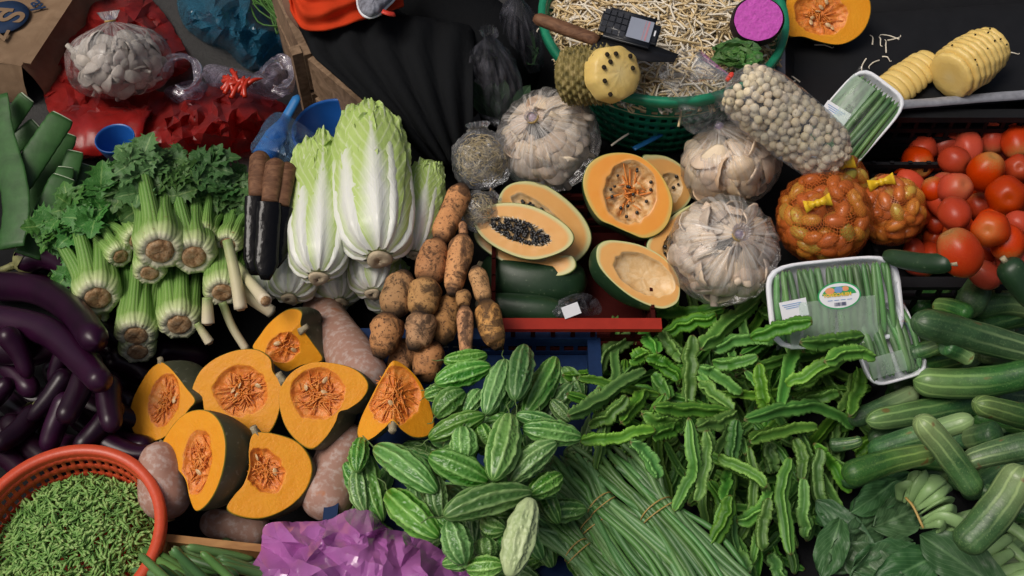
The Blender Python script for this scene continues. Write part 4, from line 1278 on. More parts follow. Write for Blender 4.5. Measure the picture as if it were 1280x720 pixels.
# the lower half under the seeded one
cut_piece('papaya_half', 'papaya half face up, covered by the black seeded half', 'papaya', GP,
    [(592, 292), (600, 284), (625, 292), (660, 312), (700, 322), (716, 320), (720, 335), (700, 345), (660, 340), (625, 325), (600, 308)], (655, 315), .355, (-.1, -.35, .93), .07, (655, 315, 30, 8, .35), .004, P2)
g = cut_piece('papaya_half', 'pale papaya half leaning behind the black seeded half', 'papaya', GP,
    [(622, 254), (628, 238), (640, 229), (660, 226), (684, 232), (711, 251), (731, 273), (740, 295), (735, 313), (720, 328), (704, 332), (680, 318), (650, 292), (630, 272)],
    (684, 280), .37, (.12, -.50, .85), .06, (676, 272, 46, 15, .68), .014, P2, rindtilt=(.02, .02, -.02)); seeds_part(g, 60, rp, a=.7)
g = cut_piece('papaya_half', 'pale orange papaya half full of black seeds', 'papaya', GP,
    [(591, 274), (598, 262), (616, 255), (642, 253), (671, 259), (696, 272), (713, 286), (718, 299), (709, 311), (690, 320), (667, 325), (642, 320), (617, 308), (599, 293)],
    (654, 289), .405, (-.04, -.48, .87), .055, (650, 289, 41, 14, .33), .010, P2); seeds_part(g, 190, rp, .0033, .92, .001); hairs(g, 46, rp)
g = cut_piece('papaya_half', 'green edged papaya slice behind the big orange papaya', 'papaya', GP,
    [(803, 198), (815, 193), (835, 196), (854, 209), (866, 232), (862, 252), (846, 266), (828, 268), (815, 240)], (838, 231), .39, (.25, -.55, .8), .05, (836, 236, 17, 20, .6), .012, P2); seeds_part(g, 6, rp)
g = cut_piece('papaya_half', 'papaya slice wedged between the big orange papaya and white mushroom bag', 'papaya', GP,
    [(808, 308), (820, 288), (840, 270), (858, 258), (872, 256), (872, 285), (855, 315), (838, 330), (820, 326)], (842, 293), .375, (.1, -.5, .85), .05, (842, 306, 12, 18, .5), .010, P2); seeds_part(g, 25, rp)
g = cut_piece('papaya_half', 'papaya half with scooped empty hollow, nearest the winged beans', 'papaya', GP,
    [(745, 320), (748, 306), (762, 300), (793, 304), (818, 314), (836, 328), (847, 345), (850, 364), (846, 379), (830, 386), (811, 382), (787, 370), (765, 352), (750, 335)],
    (802, 345), .392, (.08, -.50, .86), .065, (806, 343, 42, 23, .48), .020, P2, cav_noise=.05, rindtilt=(-.035, -.02, 0))
g = cut_piece('papaya_half', 'big ripe orange papaya half, nearly round with few seeds', 'papaya', GP,
    [(728, 229), (735, 206), (755, 193), (783, 191), (808, 200), (829, 222), (841, 250), (837, 276), (824, 292), (805, 298), (786, 291), (766, 282), (749, 274), (735, 254)],
    (785, 245), .425, (-.02, -.56, .83), .085, (788, 240, 33, 40, .1), .022, P1, cav_noise=.35, rindtilt=(-.01, -.02, -.01)); seeds_part(g, 16, rp, .0035, .85, .003)
pulp(g, 45, 0, rp, fr=.0014)
# ================================================================== leafy vegetables
M['napaend'] = plain('cabbage_cut_end', (.46, .38, .26), .7, .3, 70, .45, .6)
def napa(basepx, toppx, hw, z0, z1, label, dark=0, nl=9, seed=0, lean=0.):
    z1 = z0 - .012; b, a_ = P(*basepx, z0), P(*toppx, z1)
    ax = (a_ - b); L = ax.length; ax.normalize()
    c = (a_ + b) / 2
    nrm = tocam(c); nrm = (nrm - ax * nrm.dot(ax)).normalized(); sd_ = ax.cross(nrm)
    r0 = hw * mpp(c)
    t = thing('napa_cabbage', c - V((0, 0, r0)), label, 'cabbage', 'napa cabbages')
    xs_, ys_ = [0, .03, .1, .25, .5, .72, .88, 1.0], [.30, .62, .84, .98, 1.0, .95, .84, .60]
    core = MB()
    core.sweep([b + ax * (L * u) for u in np.linspace(.02, .98, 24)], lambda u: r0 * .82 * interp(u, xs_, ys_), 20)
    core.obj('heart', M['napa'], t)
    rn = random.Random(seed)
    for k in range(nl):
        th0 = [2.9, -2.6, 1.9, -1.8, 1.25, -1.15, .55, -.6, .05][k % 9] + rn.uniform(-.12, .12)
        off = .86 + .17 * k / nl
        top = rn.uniform(.9, 1.03); span = rn.uniform(.78, .95)
        s1 = rn.random() * 30
        m = MB(); rows = []
        for i in range(41):
            u = i / 40 * top
            row = []
            for j in range(31):
                v = j / 30 * 2 - 1
                w = interp(u / top, [0, .1, .3, .6, .85, 1.], [.55, .68, .8, 1.0, .92, .42]) * span
                th = th0 + v * w
                edge = abs(v) ** 3 * sstep(.28, .75, u)
                topf = sstep(.82, 1., u / top)
                rr = r0 * interp(u, xs_, ys_) * off
                rr += r0 * (.10 * math.exp(-(v / .22) ** 2) * max(0, 1 - u) ** .8)
                rr += r0 * edge * (.05 + .16 * mn.noise(V((u * 9, v * 5, s1))) + .07 * mn.noise(V((u * 24, v * 11, s1))))
                rr += r0 * topf * (.05 + .16 * mn.noise(V((v * 5, u * 7, s1 + 4))))
                rr += r0 * (.022 * mn.noise(V((u * 12, th * 3, s1))) + .03 * abs(v) ** .5 * mn.noise(V((u * 26, th * 9, s1)))) * sstep(.1, .4, u)
                du = .014 * mn.noise(V((v * 7, s1, 2))) * topf - .05 * v * v * topf
                row.append(b + ax * (L * (u + du)) + (nrm * math.cos(th) + sd_ * math.sin(th)) * rr)
            rows.append(row)
        m.grid(rows)
        m.obj('leaf', M['napa'], t)
    e = MB()
    e.sweep([b - ax * r0 * .05, b - ax * r0 * .12, b - ax * r0 * .10], [r0 * .30, r0 * .25, r0 * .03], 18, lambda u, th: 1 + .08 * math.cos(3 * th + seed))
    e.obj('stem_end', M['napaend'], t)
    stamp(V((c.x, c.y, c.z)), r0)
napa((330, 372), (322, 300), 26, .30, .32, 'dim white cabbage base lowest left, half hidden behind the knives', seed=11)
napa((425, 378), (410, 310), 34, .27, .30, 'shaded green cabbage lowest of all above the pink squash', seed=12)
napa((485, 386), (480, 320), 30, .27, .30, 'shaded cabbage base beside the muddy lotus root', seed=13)
napa((362, 372), (380, 285), 34, .33, .36, 'white cabbage base under the left napa cabbage', seed=14)
napa((466, 366), (470, 290), 34, .345, .37, 'white lobed cabbage base under the tallest napa cabbage', seed=15)
napa((518, 318), (537, 206), 27, .40, .44, 'smallest yellowish napa cabbage at the right of the three', seed=16)
napa((398, 346), (402, 182), 42, .42, .47, 'left napa cabbage of the three upper ones, white bellied', seed=17)
napa((474, 322), (460, 148), 52, .45, .51, 'tallest napa cabbage, broad white rib and green crinkled top', seed=18)

# ---- leaves
def leaf_sheet(m, p, d, nrm, L, W, rn, mi=0, shape='bok', curl=.15, nu=14, nv=9, rip=.06):
    d = d.normalized(); nrm = (nrm - d * nrm.dot(d)).normalized(); s = d.cross(nrm)
    s1 = rn.random() * 40; rows = []
    for i in range(nu):
        u = i / (nu - 1); row = []
        if shape == 'bok': w = interp(u, [0, .12, .4, .7, .9, 1], [.12, .55, 1., .95, .6, .08])
        else: w = interp(u, [0, .1, .5, .8, 1], [.1, .6, 1, .7, .05])
        for j in range(nv):
            v = j / (nv - 1) * 2 - 1
            h = -curl * L * u * u + abs(v) * .12 * W + rip * W * mn.noise(V((u * 4, v * 3, s1))) * 2
            h += .05 * W * abs(v) * mn.noise(V((u * 11, v * 2, s1 + 3))) * 2
            row.append(p + d * (L * u * (1 - .1 * curl)) + s * (W * w * v * .5) + nrm * h)
        rows.append(row)
    m.grid(rows, mi)
def celery_leaflet(m, p, d, nrm, L, rn):
    """one deeply toothed leaflet"""
    d = d.normalized(); nrm = (nrm - d * nrm.dot(d)).normalized(); s = d.cross(nrm); s1 = rn.random() * 30
    prof_ = [(0, .05), (.1, .30), (.17, .52), (.24, .34), (.34, .40), (.42, .62), (.50, .36), (.60, .33), (.68, .44), (.76, .22), (.88, .17), (1., .01)]
    rows = []
    cv = rn.uniform(.05, .35); fold_ = rn.uniform(.1, .5)
    for (u, w) in prof_:
        row = []
        for v in (-1, -.5, 0, .5, 1):
            f = u + (.10 if abs(v) == 1 else .03 if v else 0) * (1 if w > .3 else 0)
            h = -cv * u * u + fold_ * abs(v) * w * .6 + .10 * mn.noise(V((u * 5, v * 2.5, s1)))
            row.append(p + d * (L * f) + s * (L * w * v) + nrm * (L * h))
        rows.append(row)
    m.grid(rows)
def celery(basepx, toppx, z0, z1, rbase, label, seed, leaves=14, leaflen=1., fan=1.):
    leaflen *= 1.0; rbase *= 1.1; z0 += .02; fan *= .8; z1 = z0 - (.06 if leaves else .05) + (.03 if rbase < 18 else 0); leaves = int(leaves * 1.7)
    rn = random.Random(seed)
    b, tp = P(*basepx, z0), P(*toppx, z1)
    ax = (tp - b); L = ax.length; ax.normalize()
    up = tocam(b); up = (up - ax * up.dot(ax)).normalized(); sd_ = ax.cross(up)
    r = rbase * mpp(b)
    t = thing('celery_bunch', b - V((0, 0, r)), label, 'celery', 'celery bunches stacked roots forward')
    ns = 8
    tips = []
    for k in range(ns):
        a = 2 * PI * k / ns + rn.uniform(-.2, .2) + .3
        o_ = up * math.cos(a) + sd_ * math.sin(a)
        sp = rn.uniform(.75, 1.45) * fan
        Ls = L * rn.uniform(.85, 1.1)
        pts = [b + o_ * r * .30 + ax * r * .06, b + o_ * r * .55 + ax * r * .45, b + o_ * r * .62 + ax * r * 1.1, b + o_ * r * (.8 * sp) + ax * Ls * .55, b + o_ * r * (1.35 * sp) + ax * Ls + V((0, 0, -.01 * rn.random()))]
        path = catmull(pts, 22)
        m = MB()
        def rad(u):
            return r * interp(u, [0, .1, .25, .5, 1], [.44, .56, .52, .40, .28])
        m.sweep(path, rad, 20, lambda u, th: 1 + .05 * math.cos(th * 8) - .30 * max(0, -math.cos(th)) * sstep(.1, .4, u), up=o_)
        m.obj('stalk', M['cstalk'], t)
        tips.append((path[-1], (path[-1] - path[-4]).normalized(), o_))
    e = MB(); rows = []
    for i in range(9):
        f = i / 8
        row = []
        for j in range(26):
            th = 2 * PI * j / 26
            rr = r * interp(f, [0, .25, .6, .8, 1], [.66, .62, .48, .37, .0]) * (1 + .10 * mn.noise(V((math.cos(th) * 2, math.sin(th) * 2, seed))))
            hh = interp(f, [0, .25, .6, .8, 1], [.30, .0, -.20, -.24, -.18]) * r + .03 * r * mn.noise(V((f * 5, th * 2, seed)))
            row.append(b + ax * hh + (up * math.cos(th) + sd_ * math.sin(th)) * rr)
        rows.append(row)
    e.grid(rows, closed=True)
    e.obj('root_end', M['croot'], t)
    f = MB()
    for k in range(leaves):
        p, d, o_ = tips[k % ns]; p = p - d * (L * rn.uniform(0, .22) if k >= ns else 0)
        dd = (d + V((rn.gauss(0, .55), rn.gauss(0, .45), rn.gauss(.12, .3)))).normalized()
        st = rn.uniform(.02, .06) * leaflen
        q = p + dd * st + V((0, 0, .012))
        f.sweep(catmull([p - d * .01, p + dd * st * .5 + V((0, 0, .006)), q], 6), .0022, 5)
        for s in range(5):
            an = (s - 2) * .75
            sidev = dd.cross(V((0, 0, 1))).normalized()
            ld = (dd * math.cos(an) + sidev * math.sin(an) + V((0, 0, rn.uniform(-.35, .25)))).normalized()
            celery_leaflet(f, q - dd * (.006 * abs(s - 2)), ld, V((rn.gauss(0, .45), rn.gauss(-.25, .45), 1)), rn.uniform(.028, .046) * leaflen, rn)
    if leaves:
        o = f.obj('leaves', M['cleaf'], t); o['kind'] = 'stuff'
    stamp(b + ax * L * .4, r)
CE = [((172, 438), (172, 350), .30, .33, 21, 'lowest celery bunch, mostly hidden, one green stalk showing', 0),
      ((114, 396), (105, 310), .31, .34, 20, 'celery root tucked under the leftmost bunch', 8),
      ((170, 418), (180, 320), .335, .37, 24, 'celery bunch in the lowest row, nearest the leftmost pumpkin', 6),
      ((224, 404), (224, 310), .34, .375, 25, 'celery bunch in the lowest row, right of the lowest bunch', 6),
      ((122, 371), (118, 300), .355, .39, 27, 'leftmost celery bunch with a brown stained root', 22),
      ((278, 364), (280, 285), .36, .39, 22, 'rightmost celery bunch beside the lemongrass', 14),
      ((187, 340), (190, 255), .385, .42, 19, 'small celery root squeezed under the front top bunch', 10),
      ((242, 320), (238, 268), .40, .43, 26, 'celery bunch right of the topmost, upper row', 26),
      ((200, 312), (198, 246), .43, .46, 29, 'topmost celery bunch with the broadest root and tall stalks', 30)]
for i, (bp, tp_, z0, z1, rb_, lb, nl_) in enumerate(CE):
    celery(bp, tp_, z0, z1, rb_, lb, 40 + i, nl_)
# the deep leafy tops behind the bunches
for (bp, tp_, z0, z1, lb, nl_, ll) in (((150, 320), (124, 292), .36, .39, 'leafy celery bunch fanning out left over the eggplants', 34, 1.15), ((215, 292), (192, 264), .38, .40, 'leafy celery bunch farthest back by the blue bowl', 40, 1.2),
                                       ((255, 296), (258, 260), .38, .40, 'leafy celery bunch farthest back at the centre', 40, 1.25), ((285, 305), (296, 276), .37, .39, 'dark leafy celery bunch beside the knife handles', 36, 1.2), ((170, 300), (150, 276), .37, .40, 'leafy celery bunch farthest left at the back', 36, 1.15)):
    celery(bp, tp_, z0, z1, 16, lb, int(bp[0]), nl_, ll)

# ---- lemongrass and spring onion
def stalk(name, pxp, r0, r1, label, cat, z=None, c=None):
    pts, rm = drop(pxp, max(r0, r1), .2); path = catmull(pts, 18); m = MB()
    m.sweep(path, lambda u: rm * lerp(r0, r1, u) / max(r0, r1), 12, lambda u, th: 1 + .05 * math.cos(4 * th))
    t = thing(name, path[9], label, cat, 'pale stalks below the celery')
    m.obj('stalk', c or M['pale'], t)
    k = MB(); d = (path[-1] - path[-3]).normalized(); k.sweep([path[-1] - d * .002, path[-1] + d * .004], [rm * .95 * r1 / max(r0, r1), rm * .5], 10); k.obj('cut_end', M['croot'], t)
kk = N('lemongrass'); uu, vv = kk.uv()
M['pale'] = kk.done(kk.p(kk.ramp(kk.ma('ADD', uu, kk.ma('MULTIPLY_ADD', kk.noise(40, 3), .3, -.15)), [(0, (.25, .34, .12)), (.35, (.55, .53, .30)), (1, (.66, .58, .42))]), .45, .4, kk.bump(kk.noise(60, 3), .3, .001)))
stalk('spring_onion', [(278, 378), (290, 408), (308, 437)], 5, 5, 'thin white spring onion stem hanging over the pumpkins', 'spring onion')
stalk('lemongrass_stalk', [(259, 372), (260, 404)], 6, 8, 'short brown ended stalk under the rightmost celery bunch', 'lemongrass')
stalk('lemongrass_stalk', [(246, 404), (262, 428)], 4, 6, 'thin brown stub stalk below the celery row', 'lemongrass')
stalk('lemongrass_stalk', [(290, 348), (312, 372), (340, 390)], 6, 8, 'lowest lemongrass stalk pointing right at the cabbages', 'lemongrass')
stalk('lemongrass_stalk', [(296, 330), (314, 354), (332, 376)], 5, 8, 'middle lemongrass stalk with a browned cut end', 'lemongrass')
stalk('lemongrass_stalk', [(284, 300), (294, 345), (301, 386)], 6, 8, 'upright lemongrass stalk beside the rightmost celery bunch', 'lemongrass')

# ---- aloe leaves
def aloe(pxp, w, label, z0=.27, z1=.30, cut=True, th=.32, flip=0):
    pts = [P(x, y, lerp(z0, z1, i / (len(pxp) - 1))) for i, (x, y) in enumerate(pxp)]
    rm = 1.35 * w * mpp(pts[0]); th *= .62; path = catmull(pts, 26); m = MB()
    tip = .45 if not cut else .85
    m.sweep(path, lambda u: rm * interp(u, [0, .1, .5, .93, 1], [.9, 1, .98, tip + .1, tip]), 18, lambda u, a: 1 + .02 * math.cos(9 * u * 6), up=V((.25 + flip, -.5, 1)), flat=th)
    t = thing('aloe_leaf', path[13] - V((0, 0, rm * th)), label, 'aloe leaf', 'aloe leaves stacked at the left edge')
    m.obj('leaf_blade', M['aloe'], t)
    if cut:
        k = MB(); d = (path[-1] - path[-3]).normalized(); k.sweep([path[-1] + d * .0005, path[-1] + d * .002], [rm * tip * .93, rm * tip * .9], 18, up=V((.25 + flip, -.5, 1)), flat=th); k.obj('cut_face', M['aloecut'], t)
for a in (([(60, 320), (100, 205)], 13, 'aloe leaf lowest in the stack beside the celery leaves', .25, .30), ([(30, 290), (84, 168)], 11, 'dark aloe leaf lying between two broader ones', .26, .31),
          ([(72, 268), (94, 190)], 9, 'aloe leaf with pale cut flesh facing up near the blue bowl', .29, .33), ([(8, 190), (46, 156)], 9, 'short aloe leaf crossing behind at the left', .30, .33),
          ([(2, 168), (34, 122)], 9, 'aloe leaf pointing up highest at the left edge', .32, .38), ([(34, 320), (80, 222)], 13, 'aloe leaf in the lower middle with straight cut top', .29, .33),
          ([(64, 300), (82, 210)], 9, 'narrow aloe leaf beside the lower middle one', .30, .33), ([(18, 235), (78, 146)], 13, 'broad straight aloe leaf slanting right on top', .34, .38), ([(20, 224), (40, 205)], 9, 'stubby aloe piece among the longer leaves', .33, .35)):
    aloe(a[0], a[1], a[2], a[3], a[4])
aloe([(14, 310), (20, 250), (4, 170), (2, 118)], 15, 'widest curved aloe leaf hanging down at the left edge', .33, .40, False, .22, -.5)

# ---- bundled leafy greens at the bottom right
rn = random.Random(77)
GRE = [((1040, 690), (1100, 655), 46), ((1095, 700), (1040, 640), 40), ((1075, 640), (1128, 600), 44), ((1090, 660), (1140, 640), 52), ((1030, 712), (1075, 680), 48), ((1060, 722), (1130, 690), 46), ((1150, 690), (1090, 705), 50), ((1120, 600), (1085, 630), 40), ((1180, 690), (1120, 720), 50), ((1050, 650), (1035, 700), 40)]
t = thing('leafy_green_bunch', P(1120, 650, .22), 'bunch of dark leaved greens with folded pale stems tied by a band', 'greens')
zz = .30
for i, (a, b, w) in enumerate(GRE):
    p, q = P(*a, zz + .004 * i), P(*b, zz + .004 * i + .01)
    m = MB(); leaf_sheet(m, p, q - p, V((rn.gauss(0, .3), -.35 + rn.gauss(0, .25), 1)), (q - p).length * 1.35, w * mpp(p), rn, curl=.22, nu=22, nv=13, rip=.10)
    m.obj('leaf', M['bok'], t)
for i, (px0, py0, px1, py1, r) in enumerate(((1130, 628, 1138, 592, 11), (1136, 632, 1152, 596, 11), (1142, 634, 1168, 602, 10), (1144, 638, 1180, 612, 10), (1148, 644, 1188, 622, 10), (1150, 650, 1192, 634, 10), (1152, 656, 1190, 648, 9), (1134, 626, 1128, 600, 9), (1150, 660, 1182, 660, 8))):
    p, q = P(px0, py0, .36), P(px1, py1, .385)
    mid = (p + q) / 2 + V((rn.gauss(0, .004), rn.gauss(0, .004), .018)); q = q + V((rn.gauss(0, .006), rn.gauss(0, .006), rn.gauss(0, .005)))
    m = MB(); rm = r * mpp(p) * rn.uniform(.75, 1.25)
    m.sweep(catmull([p, mid, q, q + (q - p) * .12 - V((0, 0, .02)), p * .4 + q * .6 - V((0, 0, .035))], 20), lambda u: rm * interp(u, [0, .3, .7, 1], [.25, .8, 1, .6]), 14, lambda u, th: 1 + .07 * math.cos(5 * th), flat=.5, up=V((rn.gauss(0, .5), -.5, 1)))
    m.obj('stem', M['bokstem'], t)
m = MB(); m.sweep(catmull([P(1132, 622, .385), P(1142, 634, .392), P(1154, 660, .385)], 10), .0022, 6); m.obj('band', M['band'], t)
t = thing('leafy_green_bunch', P(1200, 690, .22), 'bunch of greens in the bottom corner with a long pale leaf in front', 'greens')
p, q = P(1262, 745, .345), P(1150, 668, .36)
m = MB(); leaf_sheet(m, p, q - p, V((-.1, -.45, 1)), (q - p).length, 62 * mpp(p), rn, curl=.03, nu=26, nv=13, rip=.03); m.obj('leaf', M['bok'], t)
for (a, b, w) in (((1130, 735), (1060, 690), 50), ((1180, 725), (1200, 690), 40)):
    p, q = P(*a, .32), P(*b, .33); m = MB(); leaf_sheet(m, p, q - p, V((0, -.3, 1)), (q - p).length * 1.2, w * mpp(p), rn, nu=22, nv=13, rip=.09); m.obj('leaf', M['bok'], t)
for i, (a, b, r) in enumerate((((1250, 650), (1300, 690), 9), ((1240, 668), (1292, 712), 9), ((1196, 650), (1230, 640), 8), ((1218, 700), (1262, 672), 10), ((1225, 715), (1265, 690), 10), ((1240, 722), (1290, 706), 10), ((1180, 668), (1210, 652), 9), ((1262, 725), (1300, 715), 9))):
    p, q = P(*a, .30 + .004 * i), P(*b, .31 + .004 * i); m = MB()
    m.sweep(catmull([p, (p + q) / 2 + V((0, 0, .006)), q], 14), lambda u, r=r, p=p: r * mpp(p) * interp(u, [0, .5, 1], [1, .85, .6]), 12, flat=.7); m.obj('stem', M['bokstem'], t)

# ---- bundles of long beans
def bundle(neckpx, toppx, botpx, n, z, wtop, wneck, wbot, label, seed):
    """long beans gathered by a band at the neck; spread at both ends"""
    rn = random.Random(seed)
    K, T, B = P(*neckpx, z), P(*toppx, z), P(*botpx, z + .005)
    d = (B - T).normalized(); s = V((0, 0, 1)).cross(d).normalized()
    m_ = mpp(K)
    t = thing('long_bean_bundle', K - V((0, 0, .02)), label, 'long beans', 'banded bundles of long beans')
    rb_ = 3.7 * m_; n = int(n * 1.15)
    for k in range(n):
        f = (k + .5) / n * 2 - 1 + rn.uniform(-.05, .05)
        h = rn.random() * math.sqrt(max(0, 1 - f * f))
        lift = V((0, 0, 1)) * (h * wneck * m_ * .75)
        pt = T + s * (f * wtop * m_ * rn.uniform(.8, 1.2)) + d * rn.uniform(-.03, .03) + lift * .8 + V((0, 0, rn.uniform(-.006, .008)))
        pk = K + s * (f * wneck * m_) + lift
        pb = B + s * (f * wbot * m_ * rn.uniform(.9, 1.15)) + d * rn.uniform(-.02, .06) + lift * 1.2
        pts = [pt, lerp(pt, pk, .5) + s * rn.gauss(0, .006) + V((0, 0, rn.uniform(0, .006))), pk, lerp(pk, pb, .5) + s * rn.gauss(0, .009) + V((0, 0, rn.uniform(-.003, .006))), pb]
        m = MB(); sd = rn.random() * 9
        m.sweep(catmull(pts, 26), lambda u: rb_ * (1 - abs(2 * u - 1) ** 14) ** .5 * (1 + .09 * math.sin(u * 40 + sd)) + 2e-4, 8)
        m.obj('bean', M['bean'], t)
    for dz in (-.0035, .0035):
        m = MB(); ring = []
        for j in range(25):
            a = PI * 2 * j / 24
            ring.append(K + d * (dz * (1 + math.sin(a))) + s * (math.cos(a) * wneck * m_ * 1.12) + V((0, 0, (wneck * m_ * .80 if math.sin(a) > 0 else wneck * m_ * .25) * math.sin(a) + rb_ * (1 if math.sin(a) > 0 else -1) * abs(math.sin(a)))))
        m.sweep(ring, .0012, 6, caps=False); m.obj('rubber_band', M['band'], t)
bundle((745, 655), (690, 590), (800, 735), 22, .315, 30, 20, 34, 'left bundle of long beans with a doubled band, pale melon beside it', 1)
bundle((722, 690), (672, 640), (790, 760), 16, .325, 30, 17, 28, 'lowest small bundle of long beans ending beside the whitish bitter melon', 2)
bundle((752, 632), (712, 580), (850, 735), 20, .335, 22, 18, 40, 'middle bundle of long beans banded near its upper end', 3)
bundle((822, 640), (760, 570), (900, 745), 30, .345, 34, 22, 46, 'right bundle of long beans, longest and nearest the winged beans', 4)

# ---- green beans in the wooden tray
t = thing('crate_rail_box', P(270, 690, .20), 'shallow wooden box of green beans at the bottom behind purple bag', 'wooden box')
a, b = P(206, 672, .33), P(352, 688, .33); d = (b - a).normalized(); w_ = (b - a).length; inn = V((0, 0, 1)).cross(d) * -1
for (o_, dd, ln, nm) in ((a, d, w_, 'rail'), (a + inn * .24, d, w_, 'rail'), (a, inn, .24, 'rail'), (b, inn, .24, 'rail')):
    m = MB(); m.box(o_ + dd * (ln / 2) - V((0, 0, .0165 if dd is d else .018)), dd * (ln / 2 + (.006 if dd is d else -.007)), V((0, 0, 1)).cross(dd) * .0065, V((0, 0, .017))); m.obj(nm, M['railwood'], t, False)
m = MB(); m.box((a + b) / 2 + inn * .12 - V((0, 0, .12)), d * (w_ / 2 - .008), inn * .11, V((0, 0, .003))); m.obj('floor_board', M['railwood'], t, False)
hm_floor(a.x, b.x, a.y - .24, a.y - .01, .27)
rb = random.Random(12)
for i in range(34):
    x, y = rb.uniform(205, 345), rb.uniform(690, 735); an = rb.gauss(.45, .35); l = rb.uniform(28, 48)
    pts, rm = drop([(x - l * math.cos(an), y - l * math.sin(an)), (x, y + rb.uniform(-5, 3)), (x + l * math.cos(an), y + l * math.sin(an))], 5.5, .5)
    m = MB(); m.sweep(catmull(pts, 18), lambda u: rm * (1 - abs(2 * u - 1) ** 8) ** .5 + 2e-4, 9); o = m.obj('green_bean', M['bean']); pile('gb', o, [(x, y), (x + 1, y)], '')
# ================================================================== bags
def tri(x): return abs((x % 1.0) * 2 - 1)
def crumple(p, s, seed, oct_=6):
    rn = random.Random(seed); v = 0; a = 1; tot = 0
    w = V((mn.noise(p * s * .6 + V((seed, 0, 0))), mn.noise(p * s * .6 + V((0, seed, 5))), mn.noise(p * s * .6 + V((9, 0, seed))))) * .22
    for k in range(oct_):
        d = V((rn.gauss(0, 1), rn.gauss(0, 1), rn.gauss(0, 1))).normalized() * (s * (1 + .55 * k))
        v += a * tri(p.dot(d) + w.dot(d) / s + rn.random() * 7); tot += a; a *= .80
    return v / tot * 2 - 1
def mound(name, label, cat, group, outline, cpx, ze, H, amp, s, mat, seed, nj=110, nr=34, edge=.35, part='film', flop=.0, z1=None, parent=None, fold=11.):
    """a loose crumpled plastic bag lying in a heap of the given outline"""
    q = catmull([V((x, y, 0)) for x, y in outline], 240, True)
    an = np.array([math.atan2(a.y - cpx[1], a.x - cpx[0]) for a in q]); rd = np.array([math.hypot(a.y - cpx[1], a.x - cpx[0]) for a in q])
    od = np.argsort(an); an, rd = an[od], rd[od]
    an = np.concatenate([an[-1:] - 2 * PI, an, an[:1] + 2 * PI]); rd = np.concatenate([rd[-1:], rd, rd[:1]])
    rn = random.Random(seed * 7 + 1); x0, x1 = min(a.x for a in q), max(a.x for a in q); y0, y1 = min(a.y for a in q), max(a.y for a in q)
    ff = lambda x, y: math.hypot(x - cpx[0], y - cpx[1]) / max(1e-6, float(np.interp(math.atan2(y - cpx[1], x - cpx[0]), an, rd)))
    pts = [V((a.x, a.y)) for a in q[::4]]; hts = [rn.gauss(0, .25) for _ in pts]; tr = 0
    while tr < 1500:                                   # fold points, unevenly spread: sharp creases run between them
        tr += 1; x, y = rn.uniform(x0, x1), rn.uniform(y0, y1)
        if ff(x, y) > .95: continue
        sp_ = fold * (.45 + .9 * (.5 + mn.noise(V((x * .02, y * .02, seed)))))
        if any((x - p.x) ** 2 + (y - p.y) ** 2 < sp_ * sp_ for p in pts): continue
        pts.append(V((x, y))); hts.append(rn.gauss(0, .62))
    from mathutils.geometry import delaunay_2d_cdt
    vo, _, fo, *_ = delaunay_2d_cdt(pts, [], [], 0, 1e-5)
    key = {(round(p.x, 2), round(p.y, 2)): h for p, h in zip(pts, hts)}
    hv = [key.get((round(p.x, 2), round(p.y, 2)), 0.) for p in vo]
    tris = [tuple(t_) for t_ in fo if ff(*(sum((vo[k] for k in t_), V((0, 0))) / 3)) < 1.0]
    V2 = [(p.x, p.y, h) for p, h in zip(vo, hv)]
    for lev in range(2):
        mid = {}; nt = []
        def mp(i, j):
            k = (min(i, j), max(i, j))
            if k not in mid:
                A, B = V2[i], V2[j]; L_ = math.hypot(A[0] - B[0], A[1] - B[1])
                V2.append(((A[0] + B[0]) / 2 + rn.gauss(0, .05) * L_, (A[1] + B[1]) / 2 + rn.gauss(0, .05) * L_, (A[2] + B[2]) / 2 + rn.gauss(0, .0035 if lev else .006) * L_)); mid[k] = len(V2) - 1
            return mid[k]
        for (i, j, k) in tris:
            a_, b_, c_ = mp(i, j), mp(j, k), mp(k, i); nt += [(i, a_, c_), (a_, j, b_), (c_, b_, k), (a_, b_, c_)]
        tris = nt
    m = MB()
    for (x, y, h) in V2:
        f = min(1., ff(x, y)); z = ze + H * (1 - f ** 2.2) + amp * h * (edge + (1 - edge) * (1 - f))
        m.vert(P(x, y, max(z, ze * .3 if ze > .1 else .004)))
    for t_ in tris: m.face(t_[::-1])
    if parent is None:
        o = m.obj(name, mat, None, True); o.data.set_sharp_from_angle(angle=math.radians(24)); tag(o, label, cat, group); return o
    o = m.obj(part, mat, parent, True); o.data.set_sharp_from_angle(angle=math.radians(24)); return o
HS = [-1, -.96, -.82, -.5, 0, .4, .7, .88, 1.0, 1.05]
